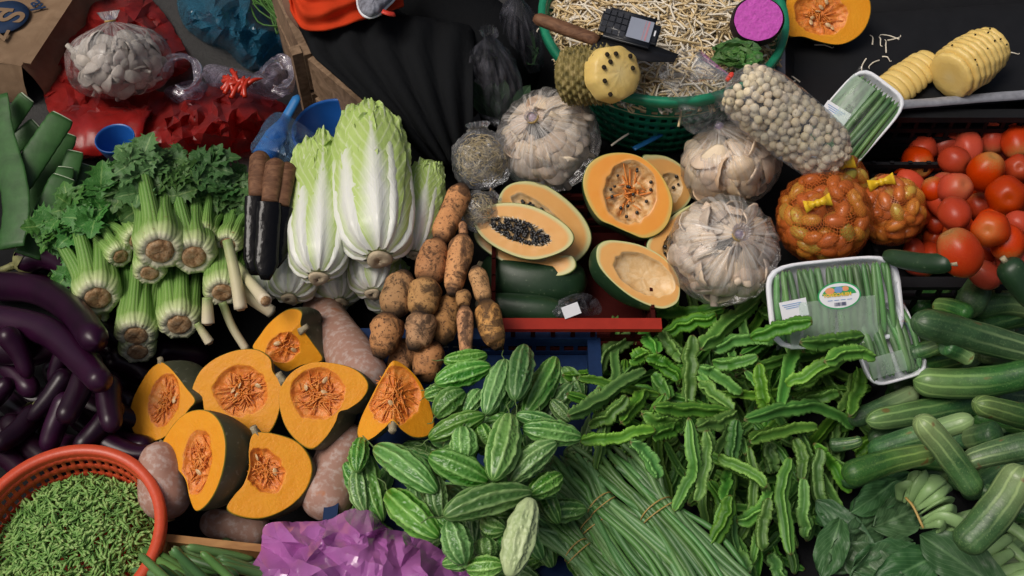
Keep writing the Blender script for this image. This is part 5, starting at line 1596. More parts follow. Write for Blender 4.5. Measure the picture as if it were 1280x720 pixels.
def sack_film(m, C, ax, r, L0, L1, neck=.10, tail=(.25, .35), pleat=.08, crum=.05, seed=1, seg=96, cs=26., side=None, flat=1., sq=1.):
    ax = ax.normalized(); u = side or ax.orthogonal().normalized(); u = (u - ax * u.dot(ax)).normalized(); w = ax.cross(u)
    rs = [.05, .40, .72, .95, 1, .93, .70, .38, neck, neck * 1.05]
    rn = random.Random(seed); f1, f2 = rn.random() * 6, rn.random() * 6
    hs = list(np.linspace(-1, 1.05, 44)) + [1.05 + tail[0] * k / 6 for k in range(1, 7)]
    rows = []
    for h in hs:
        row = []
        rr = interp(h, HS, rs) if h <= 1.05 else lerp(neck, tail[1], ((h - 1.05) / max(tail[0], .01)) ** .7)
        for j in range(seg):
            th = 2 * PI * j / seg
            k = 1 + pleat * sstep(.0, .95, h) * (.6 * math.cos(17 * th + f1) + .5 * math.cos(29 * th + f2 + h * 2)) * (1.6 if h > 1.05 else 1)
            sqk = (abs(math.cos(th)) ** sq + abs(math.sin(th)) ** sq) ** (-1 / sq) if sq > 2 else 1
            d = u * (math.cos(th) * flat) + w * math.sin(th)
            p = C + ax * ((L1 if h > 0 else L0) * h) + d * (r * rr * k * sqk)
            p = p + (d + ax * (h * .3)) * (crum * r * crumple(p, cs, seed, 5) * (1 if h < 1 else .3))
            row.append(p)
        rows.append(row)
    m.grid(rows, closed=True)
    return u, w
MUSH = {}
def mushroom_mesh(key, k):
    m = MB(); sd = k * 7.7; nj = 22; rows = []
    ec = .35 + .15 * (k % 3)
    for (rho, top) in [(0, 1), (.35, 1), (.7, 1), (.92, 1), (1, 1), (1.0, 0), (.9, 0), (.6, 0), (.25, 0)]:
        row = []
        for j in range(nj):
            th = 2 * PI * j / nj
            rr = rho * (1 + .14 * mn.noise(V((math.cos(th) * 1.5, math.sin(th) * 1.5, sd)))) * (1 + .25 * math.cos(th))
            z = .48 * (1 - rho ** 2.2) + .07 * mn.noise(V((rr * math.cos(th) * 2, rr * math.sin(th) * 2, sd))) - .12 * rho * rho
            if not top: z -= .10 + .16 * (1 - rho) + .02 * ((j % 2) if rho > .3 else 0)
            row.append(V((rr * math.cos(th), rr * math.sin(th), z)))
        rows.append(row)
    m.grid(rows, closed=True, flip=False)
    m.sweep(catmull([V((-.2, 0, .02)), V((-.5, .05, -.45)), V((-1.0, -.05, -.8 - .3 * (k % 2)))], 10), lambda u: .30 - .08 * u, 10)
    return m.mesh('mushroom', M[key])
def mushrooms(t, key, C, ax, r, L0, L1, n, size, seed, back=-.15):
    if key not in MUSH: MUSH[key] = [mushroom_mesh(key, k) for k in range(4)]
    rn = random.Random(seed); tc = tocam(C); out = []
    tries = 0
    while len(out) < n and tries < 4000:
        tries += 1
        d = V((rn.gauss(0, 1), rn.gauss(0, 1), rn.gauss(0, 1))).normalized()
        if d.dot(tc) < back: continue
        h = d.dot(ax)
        if h > .80: continue
        lay = rn.choice((.82, .80, .62))
        p = C + (d - ax * h) * (r * lay) + ax * (h * (L1 if h > 0 else L0) * lay)
        if any((p - q).length < size * .62 for q in out): continue
        out.append(p)
        nr = (d + V((rn.gauss(0, .75), rn.gauss(0, .75), rn.gauss(0, .75)))).normalized()
        q = nr.to_track_quat('Z', 'Y').to_matrix().to_4x4() @ Matrix.Rotation(rn.uniform(0, 6.28), 4, 'Z')
        inst('mushroom', rn.choice(MUSH[key]), Matrix.Translation(p) @ q @ Matrix.Scale(size * rn.uniform(.55, 1.05), 4), t)
def mush_bag(label, cpx, z, rpx, neckpx, key, n, size, seed, tilt=.0, L0=.8, L1=.8, tie=None, tail=(.16, .28), axis=None, pleat=.05, sq=1., film_='clear', tailmat=None):
    C = P(*cpx, z); r = rpx * mpp(C)
    ax = V(axis).normalized() if axis else (PP(*neckpx, C + tocam(C) * r * .8, tocam(C)) - C).normalized()
    t = thing('mushroom_bag', C - V((0, 0, r * .8)), label, 'mushroom bag', 'clear bags of mushrooms')
    m = MB(); sack_film(m, C, ax, r, r * L0, r * L1, .09, tail, pleat, .035, seed, sq=sq)
    m.obj('plastic_film', M['bagfilm'], t)
    mushrooms(t, key, C, ax, r * (.98 if sq > 2 else .93), r * L0 * (1.0 if sq > 2 else .93), r * L1 * .9, n, size, seed)
    k = MB(); kp = C + ax * (r * L1 * 1.06); k.ball(kp, r * .10, 12, 8); k.obj('knot', M['pinkbag'], t)
    if tie:
        k = MB(); p = C + ax * (r * L1 * 1.03); u = ax.orthogonal().normalized(); w = ax.cross(u)
        k.sweep([p + (u * math.cos(a) + w * math.sin(a)) * r * .105 for a in np.linspace(0, 6.28, 15)], .0022, 6, caps=False); k.obj('tie', M[tie], t)
    stamp(C, r * .8)
    return t, C, ax, r
mush_bag('round clear bag of oyster mushrooms between sprout bag and green basket', (684, 174), .43, 66, (662, 142), 'mush', 84, .029, 3, tie='band', tail=(.10, .13))
mush_bag('whitest mushroom bag, tied with a knot, above the winged beans', (905, 312), .43, 70, (925, 292), 'mush', 88, .031, 5, tie='band', tail=(.18, .16), pleat=.09)
mush_bag('open clear bag of brown mushrooms beside the lotus seeds', (912, 203), .44, 62, (880, 135), 'mushb', 76, .031, 7, axis=(-.35, .35, .87), tail=(.02, .1))
mush_bag('clear square bag of grey mushrooms on red bags at the back left', (149, 78), .14, 58, (130, 25), 'mushg', 120, .028, 9, axis=(-.12, .62, .77), tail=(.22, .20), tie='band', L0=.75, L1=.85, sq=3.2)
# tall open neck of the brown mushroom bag
m = MB(); rows = []
q0 = [(845, 150), (868, 168), (900, 160), (925, 170), (948, 158)]; q1 = [(822, 88), (840, 68), (862, 58), (885, 78), (905, 96)]
for i in range(26):
    f = i / 25; row = []
    a = catmull([P(x, y, .50) for x, y in q0], 30); b = catmull([P(x, y, .62) for x, y in q1], 30)
    for j in range(30):
        p = lerp(a[j], b[j], f); row.append(p + tocam(p) * (.02 * crumple(p, 22, 4, 5) + .02 * math.sin(f * 3)))
    rows.append(row)
m.grid(rows)
tag(m.obj('plastic_bag', M['clear']), 'open gathered neck of clear film leaning on the green basket rim', 'plastic bag')

# ---- lotus seed bag
t = thing('lotus_seed_bag', P(985, 150, .36), 'long clear bag packed with cream lotus seeds and a red tie', 'seed bag')
A, B = P(922, 104, .615), P(1044, 200, .50); ax = (B - A).normalized(); r = 41 * mpp(A); L = (B - A).length
m = MB(); rows = []
tc = tocam((A + B) / 2); u_ = (tc - ax * tc.dot(ax)).normalized(); w_ = ax.cross(u_)
for i in range(50):
    f = i / 49 * 1.16 - .08; row = []
    rr = interp(f, [-.08, -.03, .06, .25, .6, .9, 1.0, 1.06, 1.08], [.10, .5, .86, 1, 1, .9, .66, .3, .05]) * r
    for j in range(60):
        th = 2 * PI * j / 60; d = u_ * math.cos(th) + w_ * math.sin(th)
        p = A + ax * (L * f) + d * rr * 1.06
        row.append(p + d * (.05 * r * crumple(p, 24, 8, 5)))
    rows.append(row)
m.grid(rows, closed=True); m.obj('plastic_film', M['clear'], t)
sm = MB(); rows = [[V((math.cos(a) * rr, math.sin(a) * rr, zz)) for a in np.linspace(0, 2 * PI, 13)[:-1]] for rr, zz in ((.02, -.78), (.55, -.9), (.95, -.45), (1, .1), (.85, .62), (.45, .88), (.16, .85), (.1, .55))]
sm.grid(rows, closed=True, flip=True); SEEDL = sm.mesh('lotus_seed', M['seedl'])
rn = random.Random(31); pts = []
tries = 0
while len(pts) < 290 and tries < 9000:
    tries += 1
    f = rn.uniform(-.01, 1.02); th = rn.gauss(0, 1.0)
    if abs(th) > 1.9: continue
    rr = interp(f, [-.03, .06, .25, .6, .9, 1.0, 1.05], [.45, .82, .96, .96, .86, .62, .3]) * r * rn.choice((.93, .93, .8))
    p = A + ax * (L * f) + (u_ * math.cos(th) + w_ * math.sin(th)) * rr
    if any((p - q).length < .0125 for q in pts): continue
    pts.append(p)
    q = V((rn.gauss(0, 1), rn.gauss(0, 1), rn.gauss(0, 1))).to_track_quat('Z', 'Y').to_matrix().to_4x4()
    inst('lotus_seed', SEEDL, Matrix.Translation(p) @ q @ Matrix.Scale(rn.uniform(.0076, .0090), 4), t)
k = MB(); p = A - ax * (L * .08); k.sweep([p + (u_ * math.cos(a) + w_ * math.sin(a)) * .007 for a in np.linspace(0, 6.28, 12)], .004, 6, caps=False); k.obj('tie', M['redtie'], t)
m = MB(); tp = P(868, 82, .64)
m.sweep(catmull([p + ax * .004, lerp(p, tp, .5), tp], 14), lambda u: .006 + .028 * u, 22, lambda u, th: 1 + .25 * math.cos(7 * th) * u, flat=.5, caps=False); m.obj('film_tail', M['clear'], t)

# ---- bags of dry sprouts and the small grey bag
def strands(n, C, r, mat, rn, parent, name, rad=.0012, ln=.03, sq=V((1, 1, 1)), front=True):
    m = MB(); tc = tocam(C)
    for i in range(n):
        d = V((rn.gauss(0, 1), rn.gauss(0, 1), rn.gauss(0, 1))).normalized()
        if front and d.dot(tc) < -.1: d = d - tc * (2 * d.dot(tc))
        p = C + V((d.x * sq.x, d.y * sq.y, d.z * sq.z)) * r * rn.uniform(.5, .92)
        e = V((rn.gauss(0, 1), rn.gauss(0, 1), rn.gauss(0, 1))); e = (e - d * e.dot(d)).normalized() * ln * rn.uniform(.5, 1)
        m.sweep(catmull([p - e * .5, p + d * rn.uniform(-.004, .006), p + e * .5], 6), lambda u: rad * (1 - .5 * u), 5)
    o = m.obj(name, mat, parent); o['kind'] = 'stuff'
rn = random.Random(6)
M['drysprout'] = plain('dry_sprout', (.42, .33, .16), .6, .3, 30, .5, .1)
for (lb, c, z, rp_, nk, nn, sd) in (('crumpled clear bag of yellow sprouts left of the round mushroom bag', (602, 200), .42, 38, (597, 152), 420, 1), ('small greyish bag of sprouts against the lotus roots and papaya', (598, 264), .41, 26, (625, 238), 160, 2)):
    C = P(*c, z); r = rp_ * mpp(C); t = thing('sprout_bag', C - V((0, 0, r * .7)), lb, 'sprout bag', 'clear bags of sprouts')
    m = MB(); sack_film(m, C, (PP(*nk, C + tocam(C) * r * .3, tocam(C)) - C).normalized(), r, r * .95, r * 1.05, .3, (.1, .4), .05, .09, sd); m.obj('plastic_film', M['clear'], t)
    strands(nn, C, r * .95, M['drysprout'], rn, t, 'sprouts')
# ---- tall limp bags behind
for (lb, top, c, z, r_, sd) in (('limp empty clear bag standing left of the round mushroom bag', (612, 44), (622, 118), .40, 40, 12), ('limp clear bag at the top edge behind the green basket', (646, -6), (652, 60), .42, 32, 13)):
    C = P(*c, z); r = r_ * mpp(C); T = P(*top, z + .17); ax = (T - C); Lx = ax.length; ax.normalize()
    t = thing('plastic_bag', C - V((0, 0, r)), lb, 'plastic bag', 'limp clear bags behind the mushrooms')
    m = MB(); sack_film(m, C, ax, r, r * 1.2, Lx * .93, .16, (.10, .30), .16, .08, sd, cs=14, flat=.7); m.obj('plastic_film', M['clear3'], t)
    k = MB(); rg = random.Random(sd)
    for i in range(16):
        p = C - ax * r * .4 + V((rg.uniform(-.5, .5), rg.uniform(-.4, .4), -.4)) * r
        leaf_sheet(k, p, ax + V((rg.gauss(0, .3), rg.gauss(0, .3), 0)), V((0, -.5, 1)), .07, .03, rg, nu=8, nv=5)
    o = k.obj('greens_inside', M['bok'], t); o['kind'] = 'stuff'
# ---- net bags of small orange tomatoes
M['net'] = mk_net('orange_net', (.50, .12, .02)); 
KM = MB(); KM.ball(V((0, 0, 0)), 1, 14, 10, scale=V((1.55, .95, .95))); KM = KM.mesh('small_tomato', M['kum'])
def netbag(label, c, z, rp_, nk, n, sd, tiepx, tail_=None):
    C = P(*c, z); r = rp_ * mpp(C); ax = (PP(*nk, C + tocam(C) * r * .8, tocam(C)) - C).normalized()
    t = thing('net_bag', C - V((0, 0, r * .8)), label, 'net bag', 'orange net bags of small tomatoes')
    rn = random.Random(sd); tc = tocam(C); out = []; tr = 0
    while len(out) < n and tr < 5000:
        tr += 1
        d = V((rn.gauss(0, 1), rn.gauss(0, 1), rn.gauss(0, 1))).normalized()
        if d.dot(tc) < -.2: continue
        p = C + d * r * rn.choice((.86, .84, .6))
        if any((p - q).length < .019 for q in out): continue
        out.append(p); e = V((rn.gauss(0, 1), rn.gauss(0, 1), rn.gauss(0, 1))); e = e - d * e.dot(d)
        inst('small_tomato', KM, Matrix.Translation(p) @ e.to_track_quat('X', 'Y').to_matrix().to_4x4() @ Matrix.Scale(rn.uniform(.0115, .0145), 4), t)
    m = MB(); sack_film(m, C, ax, r * 1.02, r * .98, r * 1.05, .08, (.12, .2), .05, .06, sd); m.obj('net', M['net'], t)
    tpx = P(*tiepx, C.z); tp = C + ax * r * 1.08
    k = MB(); s_ = (PP(tiepx[0] + 10, tiepx[1] - 3, tp, tc) - PP(*tiepx, tp, tc)).normalized(); up_ = tc.cross(s_)
    for sg in (-1, 1):
        rows = []
        for i in range(9):
            f = i / 8
            rows.append([tp + tc * (.008 + .006 * math.sin(f * 5)) + s_ * (sg * f * .024) + up_ * (g_ * (.003 + .009 * f)) + tc * (.004 * math.cos(g_ * 4)) for g_ in (-1, -.5, 0, .5, 1)])
        k.grid(rows)
    k.ball(tp + tc * .008, .006, 8, 6)
    o = k.obj('tie', M['yellowtie'], t); md = o.modifiers.new('thickness', 'SOLIDIFY'); md.thickness = .0015
netbag('net bag of small orange tomatoes farthest back under the lotus seed bag', (1048, 228), .43, 36, (1052, 210), 26, 2, (1046, 215))
netbag('net bag of small tomatoes touching the tomato crate', (1112, 262), .42, 42, (1100, 222), 40, 3, (1098, 222))
netbag('largest net bag of orange tomatoes with a yellow bow in front', (1030, 272), .445, 58, (1024, 258), 74, 4, (1022, 262))

# ---- packed bean trays
def bean_tray(label, c, z, n, xdir, w, h, nb, sd, sticker=0, bandy=None, tag_=None, group='film wrapped trays of green beans', flopz=0):
    O = P(*c, z); n = V(n).normalized(); m_ = mpp(O)
    ex = (PP(c[0] + xdir[0] * 20, c[1] + xdir[1] * 20, O, n) - O).normalized(); ey = n.cross(ex); W, H = w * m_ / 2, h * m_ / 2
    t = thing('bean_tray', O - n * .02, label, 'bean tray', group)
    m = MB(); rows = []
    def rrect(a, b, rc, nn=48):
        o_ = []
        for j in range(nn):
            th = 2 * PI * j / nn; cx, sx = math.cos(th), math.sin(th); e = 5.
            k = (abs(cx) ** e + abs(sx) ** e) ** (-1 / e)
            o_.append(ex * (cx * k * a) + ey * (sx * k * b))
        return o_
    for (f, zz) in ((.01, -.018), (.86, -.018), (.89, -.014), (.925, .004), (.945, .007), (1., .007), (1.01, .003), (.95, -.012), (.88, -.0215), (.01, -.0215)):
        rows.append([O + q + n * zz for q in rrect(W * f + (W - H) * 0, H * f, 0)])
    m.grid(rows, closed=True); m.obj('foam_tray', M['white'], t)
    rn = random.Random(sd)
    for k in range(nb):
        f = (k + .5) / nb * 2 - 1 + rn.uniform(-.04, .04); lay = k % 2
        a = O + ex * (W * .84 * f) + ey * (H * .86) + n * (-.002 + .009 * lay)
        b = O + ex * (W * .84 * f + rn.gauss(0, .006)) - ey * (H * .86) + n * (-.002 + .009 * lay)
        bq = MB(); mid = lerp(a, b, .5) + ex * rn.gauss(0, .004) + n * .006; rr = W / nb * rn.uniform(1.15, 1.5)
        bq.sweep(catmull([a, mid, b], 18), lambda u: rr * (1 - abs(2 * u - 1) ** 7) ** .5 + 2e-4, 9); bq.obj('bean', M['bean'], t)
    m = MB(); rows = []
    for i in range(31):
        row = []
        for j in range(31):
            x, y = i / 15 - 1, j / 15 - 1
            p = O + ex * (W * x * .955) + ey * (H * y * .955)
            row.append(p + n * (.007 + .014 * (1 - x ** 4) * (1 - y ** 4) + .0022 * crumple(p, 40, sd, 4)))
        rows.append(row)
    m.grid(rows); m.obj('cling_film', M['clear2'], t)
    lift = n * .0235
    if bandy is not None:
        m = MB(); rows = []
        for i in range(21):
            x = lerp(bandy[0], bandy[1], i / 20)
            rows.append([O + ex * (W * x) + ey * (H * lerp(bandy[2], bandy[3], j / 8)) + n * (.0095 + .014 * (1 - x ** 4) * (1 - lerp(bandy[2], bandy[3], j / 8) ** 4)) for j in range(9)])
        m.grid(rows); m.obj('frosted_band', M['frost'], t)
    if sticker:
        sx, sy = sticker; q = O + ex * (W * sx) + ey * (H * sy) + lift
        def ell(a, b, dz, mat, nm, y0=-1.1, y1=1.1, off=V((0, 0, 0))):
            k = MB(); ps = [q + off + n * dz + ex * (a * math.cos(th)) + ey * (b * max(y0, min(y1, math.sin(th)))) for th in np.linspace(0, 2 * PI, 41)[:-1]]
            cc = k.vert(q + off + n * (dz + .0002)); b0 = [k.vert(p) for p in ps]
            for j in range(40): k.face([b0[j], b0[(j + 1) % 40], cc])
            o_ = k.obj(nm, mat, stk or t, False); o_['o_'] = t['o_']; return o_
        stk = None; a, b = 27 * m_, 17 * m_
        stk = ell(a, b, 0, M['greenpr'], 'sticker'); ell(a * .93, b * .90, .0006, M['paper'], 'sticker_field')
        ell(a * .80, b * .74, .0010, M['greenpr'], 'sticker_print', .12, .9)
        ell(a * .22, b * .24, .0016, M['orangepr'], 'sticker_print', off=ex * (-a * .42) + ey * (b * .38)); ell(a * .20, b * .24, .0017, M['bluepr'], 'sticker_print', off=ex * (-a * .02) + ey * (b * .42)); ell(a * .16, b * .18, .0016, M['orangepr'], 'sticker_print', off=ex * (a * .30) + ey * (b * .46))
        fm = lambda dx, dy, dz: frame_m(q + ex * (a * dx) + ey * (b * dy) + n * dz, ex, ey, n)
        text_mesh('YONGCHUEN', .0078, M['yellowpr'], 'lettering', stk, fm(-.10, .06, .0022), .0002, .0004)
        k = MB(); rb2 = random.Random(2)
        for j in range(16):
            k.box(q + ex * (a * (-.26 + .035 * j)) + ey * (-b * .62) + n * .0012, ex * (a * rb2.choice((.006, .012))), ey * (b * .13), n * .0002)
        k.obj('barcode', M['print'], stk, False)
        k = MB()
        for j in range(4): k.box(q + ex * (a * (-.45 + .3 * j)) + ey * (-b * .32) + n * .0012, ex * (a * .11), ey * (b * .025), n * .0002)
        k.obj('small_print', M['bluepr'], stk, False)
    if tag_:
        k = MB(); q2 = O + ex * (W * tag_[0]) + ey * (H * tag_[1]) + n * (.0215 if abs(tag_[0]) < .7 else .019); e3 = (ex + ey * .10).normalized(); e4 = n.cross(e3)
        k.box(q2, e3 * (17 * m_), e4 * (11 * m_), n * .0003); k.obj('price_tag', M['paper'], t, False)
        k = MB()
        for j in range(3): k.box(q2 + e4 * ((6.5 - 2.4 * j) * m_) - e3 * (2 * m_) + n * .0008, e3 * ((12 - 2 * j) * m_), e4 * (.45 * m_), n * .0002)
        k.obj('small_print', M['bluepr'], t, False)
    stamp(O, .06)
bean_tray('wrapped bean tray leaning behind the lotus seed bag at the back', (1064, 154), .45, (-.25, -.55, .85), (.80, .62), 78, 128, 15, 3, tag_=(-.55, -.1), bandy=(-.95, -.1, -.2, .75))
bean_tray('lower wrapped bean tray half hidden below the labelled one', (1108, 428), .385, (.05, -.35, .93), (1, -.28), 80, 100, 12, 4, bandy=(-.9, .2, -.8, -.3))
bean_tray('wrapped green bean tray with oval green sticker and price tag', (1043, 378), .425, (.02, -.55, .83), (1, -.10), 168, 108, 30, 5, sticker=(.02, .15), tag_=(-.66, -.05), bandy=(-.75, .55, -.98, .08))

winged([(984, 480), (1020, 464), (1064, 436)], 9.5, 'tray touching', .5)
winged([(1004, 440), (1028, 424), (1058, 414)], 9.5, 'tray touching', .5)
winged([(1062, 520), (1074, 492), (1072, 462)], 9.5, 'tray touching', .5)
winged([(938, 424), (975, 410), (1016, 400)], 9.5, 'tray touching', .4)
winged([(1000, 428), (1040, 428), (1080, 420)], 9.5, 'tray touching', .4)
winged([(1030, 452), (1062, 440), (1092, 444)], 9, 'tray touching', .4)
# ================================================================== coloured bags, bowls and boxes at the back left
RG = 'red plastic bags at the back left'
mound('plastic_bag', 'tall crumpled red plastic bag behind the grey mushrooms', 'plastic bag', RG, [(70, 60), (96, 20), (104, -12), (140, 0), (165, -15), (198, 8), (228, 55), (236, 85), (200, 100), (110, 108), (78, 108), (64, 90)], (150, 62), .01, .10, .05, 11, M['redbag'], 3)
mound('plastic_bag', 'red plastic bag spread out low under the grey mushrooms', 'plastic bag', RG, [(55, 112), (75, 92), (110, 86), (160, 108), (210, 118), (215, 150), (180, 178), (165, 195), (120, 196), (92, 180), (66, 150)], (140, 138), .008, .055, .03, 11, M['redbag'], 4)
t = thing('folded_bag_stack', P(125, 155, 0), 'stack of folded dark red bags beside the blue bowl', 'plastic bag')
for k in range(8):
    o_ = P(124 + k * .6, 168 - k * .8, .012 + .009 * k); m = MB(); rows = []
    for i in range(15):
        rows.append([o_ + V(((i / 14 - .5) * .21 + .006 * math.sin(k * 2.1), (j / 8 - .5) * .15 + .008 * math.sin(k * 3.3), .016 * mn.noise(V((i * .7, j * .8, k * 2.2))) + .004 * k * (1 - (j / 4 - 1) ** 2) - .006 * (j == 0))) for j in range(9)])
    m.grid(rows, flip=True); o = m.obj('folded_sheet', M['redbag'], t); md = o.modifiers.new('thickness', 'SOLIDIFY'); md.thickness = .004
mound('plastic_bag', 'glossy red plastic bag in front, above the celery leaves', 'plastic bag', RG, [(166, 192), (164, 158), (185, 140), (215, 122), (262, 104), (300, 112), (352, 128), (360, 142), (338, 165), (318, 186), (280, 196), (220, 200)], (258, 152), .01, .12, .05, 11, M['redbag'], 6, nj=140, nr=44)
mound('plastic_bag', 'crumpled translucent blue bag behind the chillies', 'plastic bag', None, [(222, 8), (228, -15), (280, -22), (322, -15), (330, 20), (352, 38), (382, 50), (378, 66), (345, 74), (330, 88), (305, 84), (282, 62), (255, 52), (232, 34)], (290, 28), .01, .13, .05, 11, M['bluebag'], 7, nj=140, nr=44)
t = thing('chive_bunch', P(345, 18, 0), 'dark green chives lying behind the blue bag by the plank', 'chives')
rn = random.Random(8); m = MB()
for i in range(70):
    a = P(rn.uniform(312, 352), rn.uniform(-22, 6), .10 + rn.uniform(0, .03)); b = P(rn.uniform(345, 378), rn.uniform(22, 44), .09 + rn.uniform(0, .05))
    m.sweep(catmull([a, (a + b) / 2 + V((rn.gauss(0, .02), rn.gauss(0, .02), .02)), b], 8), .0022, 5)
o = m.obj('blades', M['cleaf'], t); o['kind'] = 'stuff'
# clear bags with handles, chillies inside
def loop_film(m, cpx, z, rx, ry, wd, seed, n=46):
    rows = []
    for i in range(n):
        a = -0.5 + (2 * PI - 1.2) * i / (n - 1) + PI * 1.2
        row = []
        for j in range(11):
            f = j / 10 * 2 - 1
            k = 1 + wd * f * (.8 + .3 * math.sin(a * 3 + seed))
            p = P(cpx[0] + rx * k * math.cos(a), cpx[1] + ry * k * math.sin(a), z + .02 * math.sin(f * 3 + a * 2))
            row.append(p + V((0, 0, .006 * crumple(p, 30, seed, 4))))
        rows.append(row)
    m.grid(rows)
t = thing('plastic_bag', P(230, 95, 0), 'pale clear bag with an upright loop handle beside grey mushrooms', 'plastic bag', 'pale handled bags')
m = MB(); loop_film(m, (227, 92), .13, 21, 22, .28, 2); m.obj('handle', M['pinkbag'], t)
mound(None, None, None, None, [(205, 115), (222, 104), (250, 100), (262, 112), (255, 128), (225, 132)], (235, 116), .02, .08, .018, 16, M['pinkbag'], 8, nj=60, nr=16, parent=t, part='bag_body')
t = thing('plastic_bag', P(300, 105, 0), 'clear bag of red chillies with a twisted pale handle', 'plastic bag', 'pale handled bags')
mound(None, None, None, None, [(253, 90), (262, 80), (290, 84), (322, 92), (332, 80), (348, 74), (366, 82), (370, 100), (360, 118), (340, 126), (318, 122), (290, 118), (262, 108)], (312, 102), .02, .11, .024, 15, M['pinkbag'], 9, nj=100, nr=30, parent=t, part='bag_body')
m = MB(); loop_film(m, (348, 94), .16, 17, 19, .45, 5); m.obj('handle', M['pinkbag'], t)
rn = random.Random(9)
M['chilli'] = plain('red_chilli', (.46, .03, .012), .25, .5, 30, .3, .1)
for i in range(16):
    x, y = rn.uniform(286, 326), rn.uniform(97, 114); an = rn.gauss(.5, .7); l = rn.uniform(9, 15)
    a, b = P(x - l * math.cos(an), y + l * math.sin(an), .15), P(x + l * math.cos(an), y - l * math.sin(an), .155)
    m = MB(); m.sweep(catmull([a, (a + b) / 2 + V((0, 0, .008)), b], 10), lambda u: .0055 * (1 - u ** 3) + .0006, 8)
    pile('chi', m.obj('chilli', M['chilli']), [(x, y), (x + 1, y)])
# blue bowl, bucket, scoop
def lathe(m, o, prof, up=V((0, 0, 1)), seg=56, mi=0):
    u = up.orthogonal().normalized(); w = up.cross(u)
    m.grid([[o + up * z + (u * math.cos(2 * PI * j / seg) + w * math.sin(2 * PI * j / seg)) * r for j in range(seg)] for r, z in prof], mi, closed=True)
t = thing('bowl', P(143, 182, 0), 'small bright blue plastic bowl behind the celery leaves', 'bowl')
c = P(143, 172, .185) - V((0, 0, .075)); m = MB(); rr = 23 * mpp(c)
lathe(m, c, [(.001, .006), (rr * .55, .006), (rr * .62, .014), (rr * .95, .068), (rr, .075), (rr * 1.05, .073), (rr * 1.03, .066), (rr * .66, .004), (.001, .001)]); m.obj('shell', M['bluepl'], t)
t = thing('bucket', P(418, 160, 0), 'round blue plastic bucket beside the wooden plank stool', 'bucket')
c = P(417, 160, .24) - V((0, 0, .24)) ; hb = .04; rr = 50 * mpp(c + V((0, 0, .24))); m = MB()
lathe(m, c + V((0, 0, .04)), [(.001, .012), (rr * .72, .012), (rr * .76, .02), (rr * .86, .10), (rr * .88, .10), (rr * .97, .195), (rr * 1.0, .2), (rr * 1.05, .198), (rr * 1.06, .186), (rr * 1.0, .184), (rr * .78, -.036), (.001, -.038)]); m.obj('shell', M['bluepl'], t)
t = thing('scoop', P(355, 140, .0), 'light blue plastic scoop handle poking out beside the bucket', 'scoop')
a, b = P(373, 119, .27), P(330, 196, .22); m = MB(); m.sweep(catmull([a, lerp(a, b, .35), lerp(a, b, .7), b], 22), lambda u: interp(u, [0, .05, .4, .6, 1], [.004, .011, .012, .026, .03]), 14, flat=.5); m.obj('handle', M['bluesc'], t)
mound('plastic_bag', 'pale blue crinkled film over the scoop above the knife handles', 'plastic bag', None, [(313, 186), (322, 168), (334, 148), (350, 140), (372, 152), (398, 170), (412, 186), (396, 205), (378, 216), (350, 210), (328, 204)], (362, 178), .27, .05, .02, 22, M['bluefilm'], 11, fold=9., nj=100, nr=30)
# cardboard box
t = thing('cardboard_box', P(20, 40, 0), 'brown cardboard box with navy print in the top left corner', 'box')
zt = .11; K = P(27, 83, zt); e1 = (P(82, 0, zt) - K); L1_ = e1.length * 1.6; e1.normalize(); e2 = (P(-60, 28, zt) - K); e2 = (e2 - e1 * e2.dot(e1)).normalized(); L2_ = .42
m = MB(); rows = []
for i in range(25):
    rows.append([K + e1 * (L1_ * i / 24) + e2 * (L2_ * j / 14) + V((0, 0, -.010 * math.sin(PI * i / 24) * math.sin(PI * j / 14) + .004 * mn.noise(V((i * .5, j * .5, 1))))) for j in range(15)])
m.grid(rows); m.obj('top_panel', M['card'], t)
def side(nm, a, d, L, out, drop_=zt, n_=20):
    m = MB(); rows = []
    for i in range(n_ + 1):
        rows.append([a + d * (L * i / n_) + out * (.03 * math.sin(PI * .5 * f) + .006 * mn.noise(V((i * .6, f * 4, L)))) + V((0, 0, -drop_ * f + .0015)) for f in np.linspace(0, 1, 8)])
    m.grid(rows); m.obj(nm, M['card'], t)
side('side_panel', K, e1, L1_, -e2); side('side_panel', K, e2, L2_, -e1, zt, 14); side('side_panel', K + e2 * L2_, e1, L1_, e2); side('side_panel', K + e1 * L1_, e2, L2_, e1)
m = MB(); m.box(K + e1 * (L1_ * .45) - e2 * .012 + V((0, 0, .005)), e1 * (L1_ * .43), e2 * .011, V((0, 0, .0015))); m.obj('folded_flap', M['card'], t, False)
def on_top(px, py, dz): return P(px, py, zt + dz)
m = MB(); cc = on_top(6, 22, .003); mm = mpp(cc)
m.grid([[cc + (e1 * math.cos(a) + e2 * math.sin(a)) * (rr_ * mm) + V((0, 0, .001)) for a in np.linspace(0, 2 * PI, 37)[:-1]] for rr_ in (.1, 15, 30)], closed=True); o = m.obj('printed_disc', M['navy'], t); md = o.modifiers.new('thickness', 'SOLIDIFY'); md.thickness = .002
ld = (on_top(22, 8, 0) - on_top(8, 34, 0)).normalized(); lu = V((0, 0, 1)).cross(ld)
for (tx, px, py, sz) in (('S', 16, 21, .095), ('I', 4, 12, .085), ('Z', 0, 44, .06)):
    text_mesh(tx, sz, M['card'], 'lettering', t, frame_m(on_top(px, py, .0075), lu * -1, ld, V((0, 0, 1))) if False else frame_m(on_top(px, py, .0075), ld, V((0, 0, 1)).cross(ld), V((0, 0, 1))), .0006, .002)
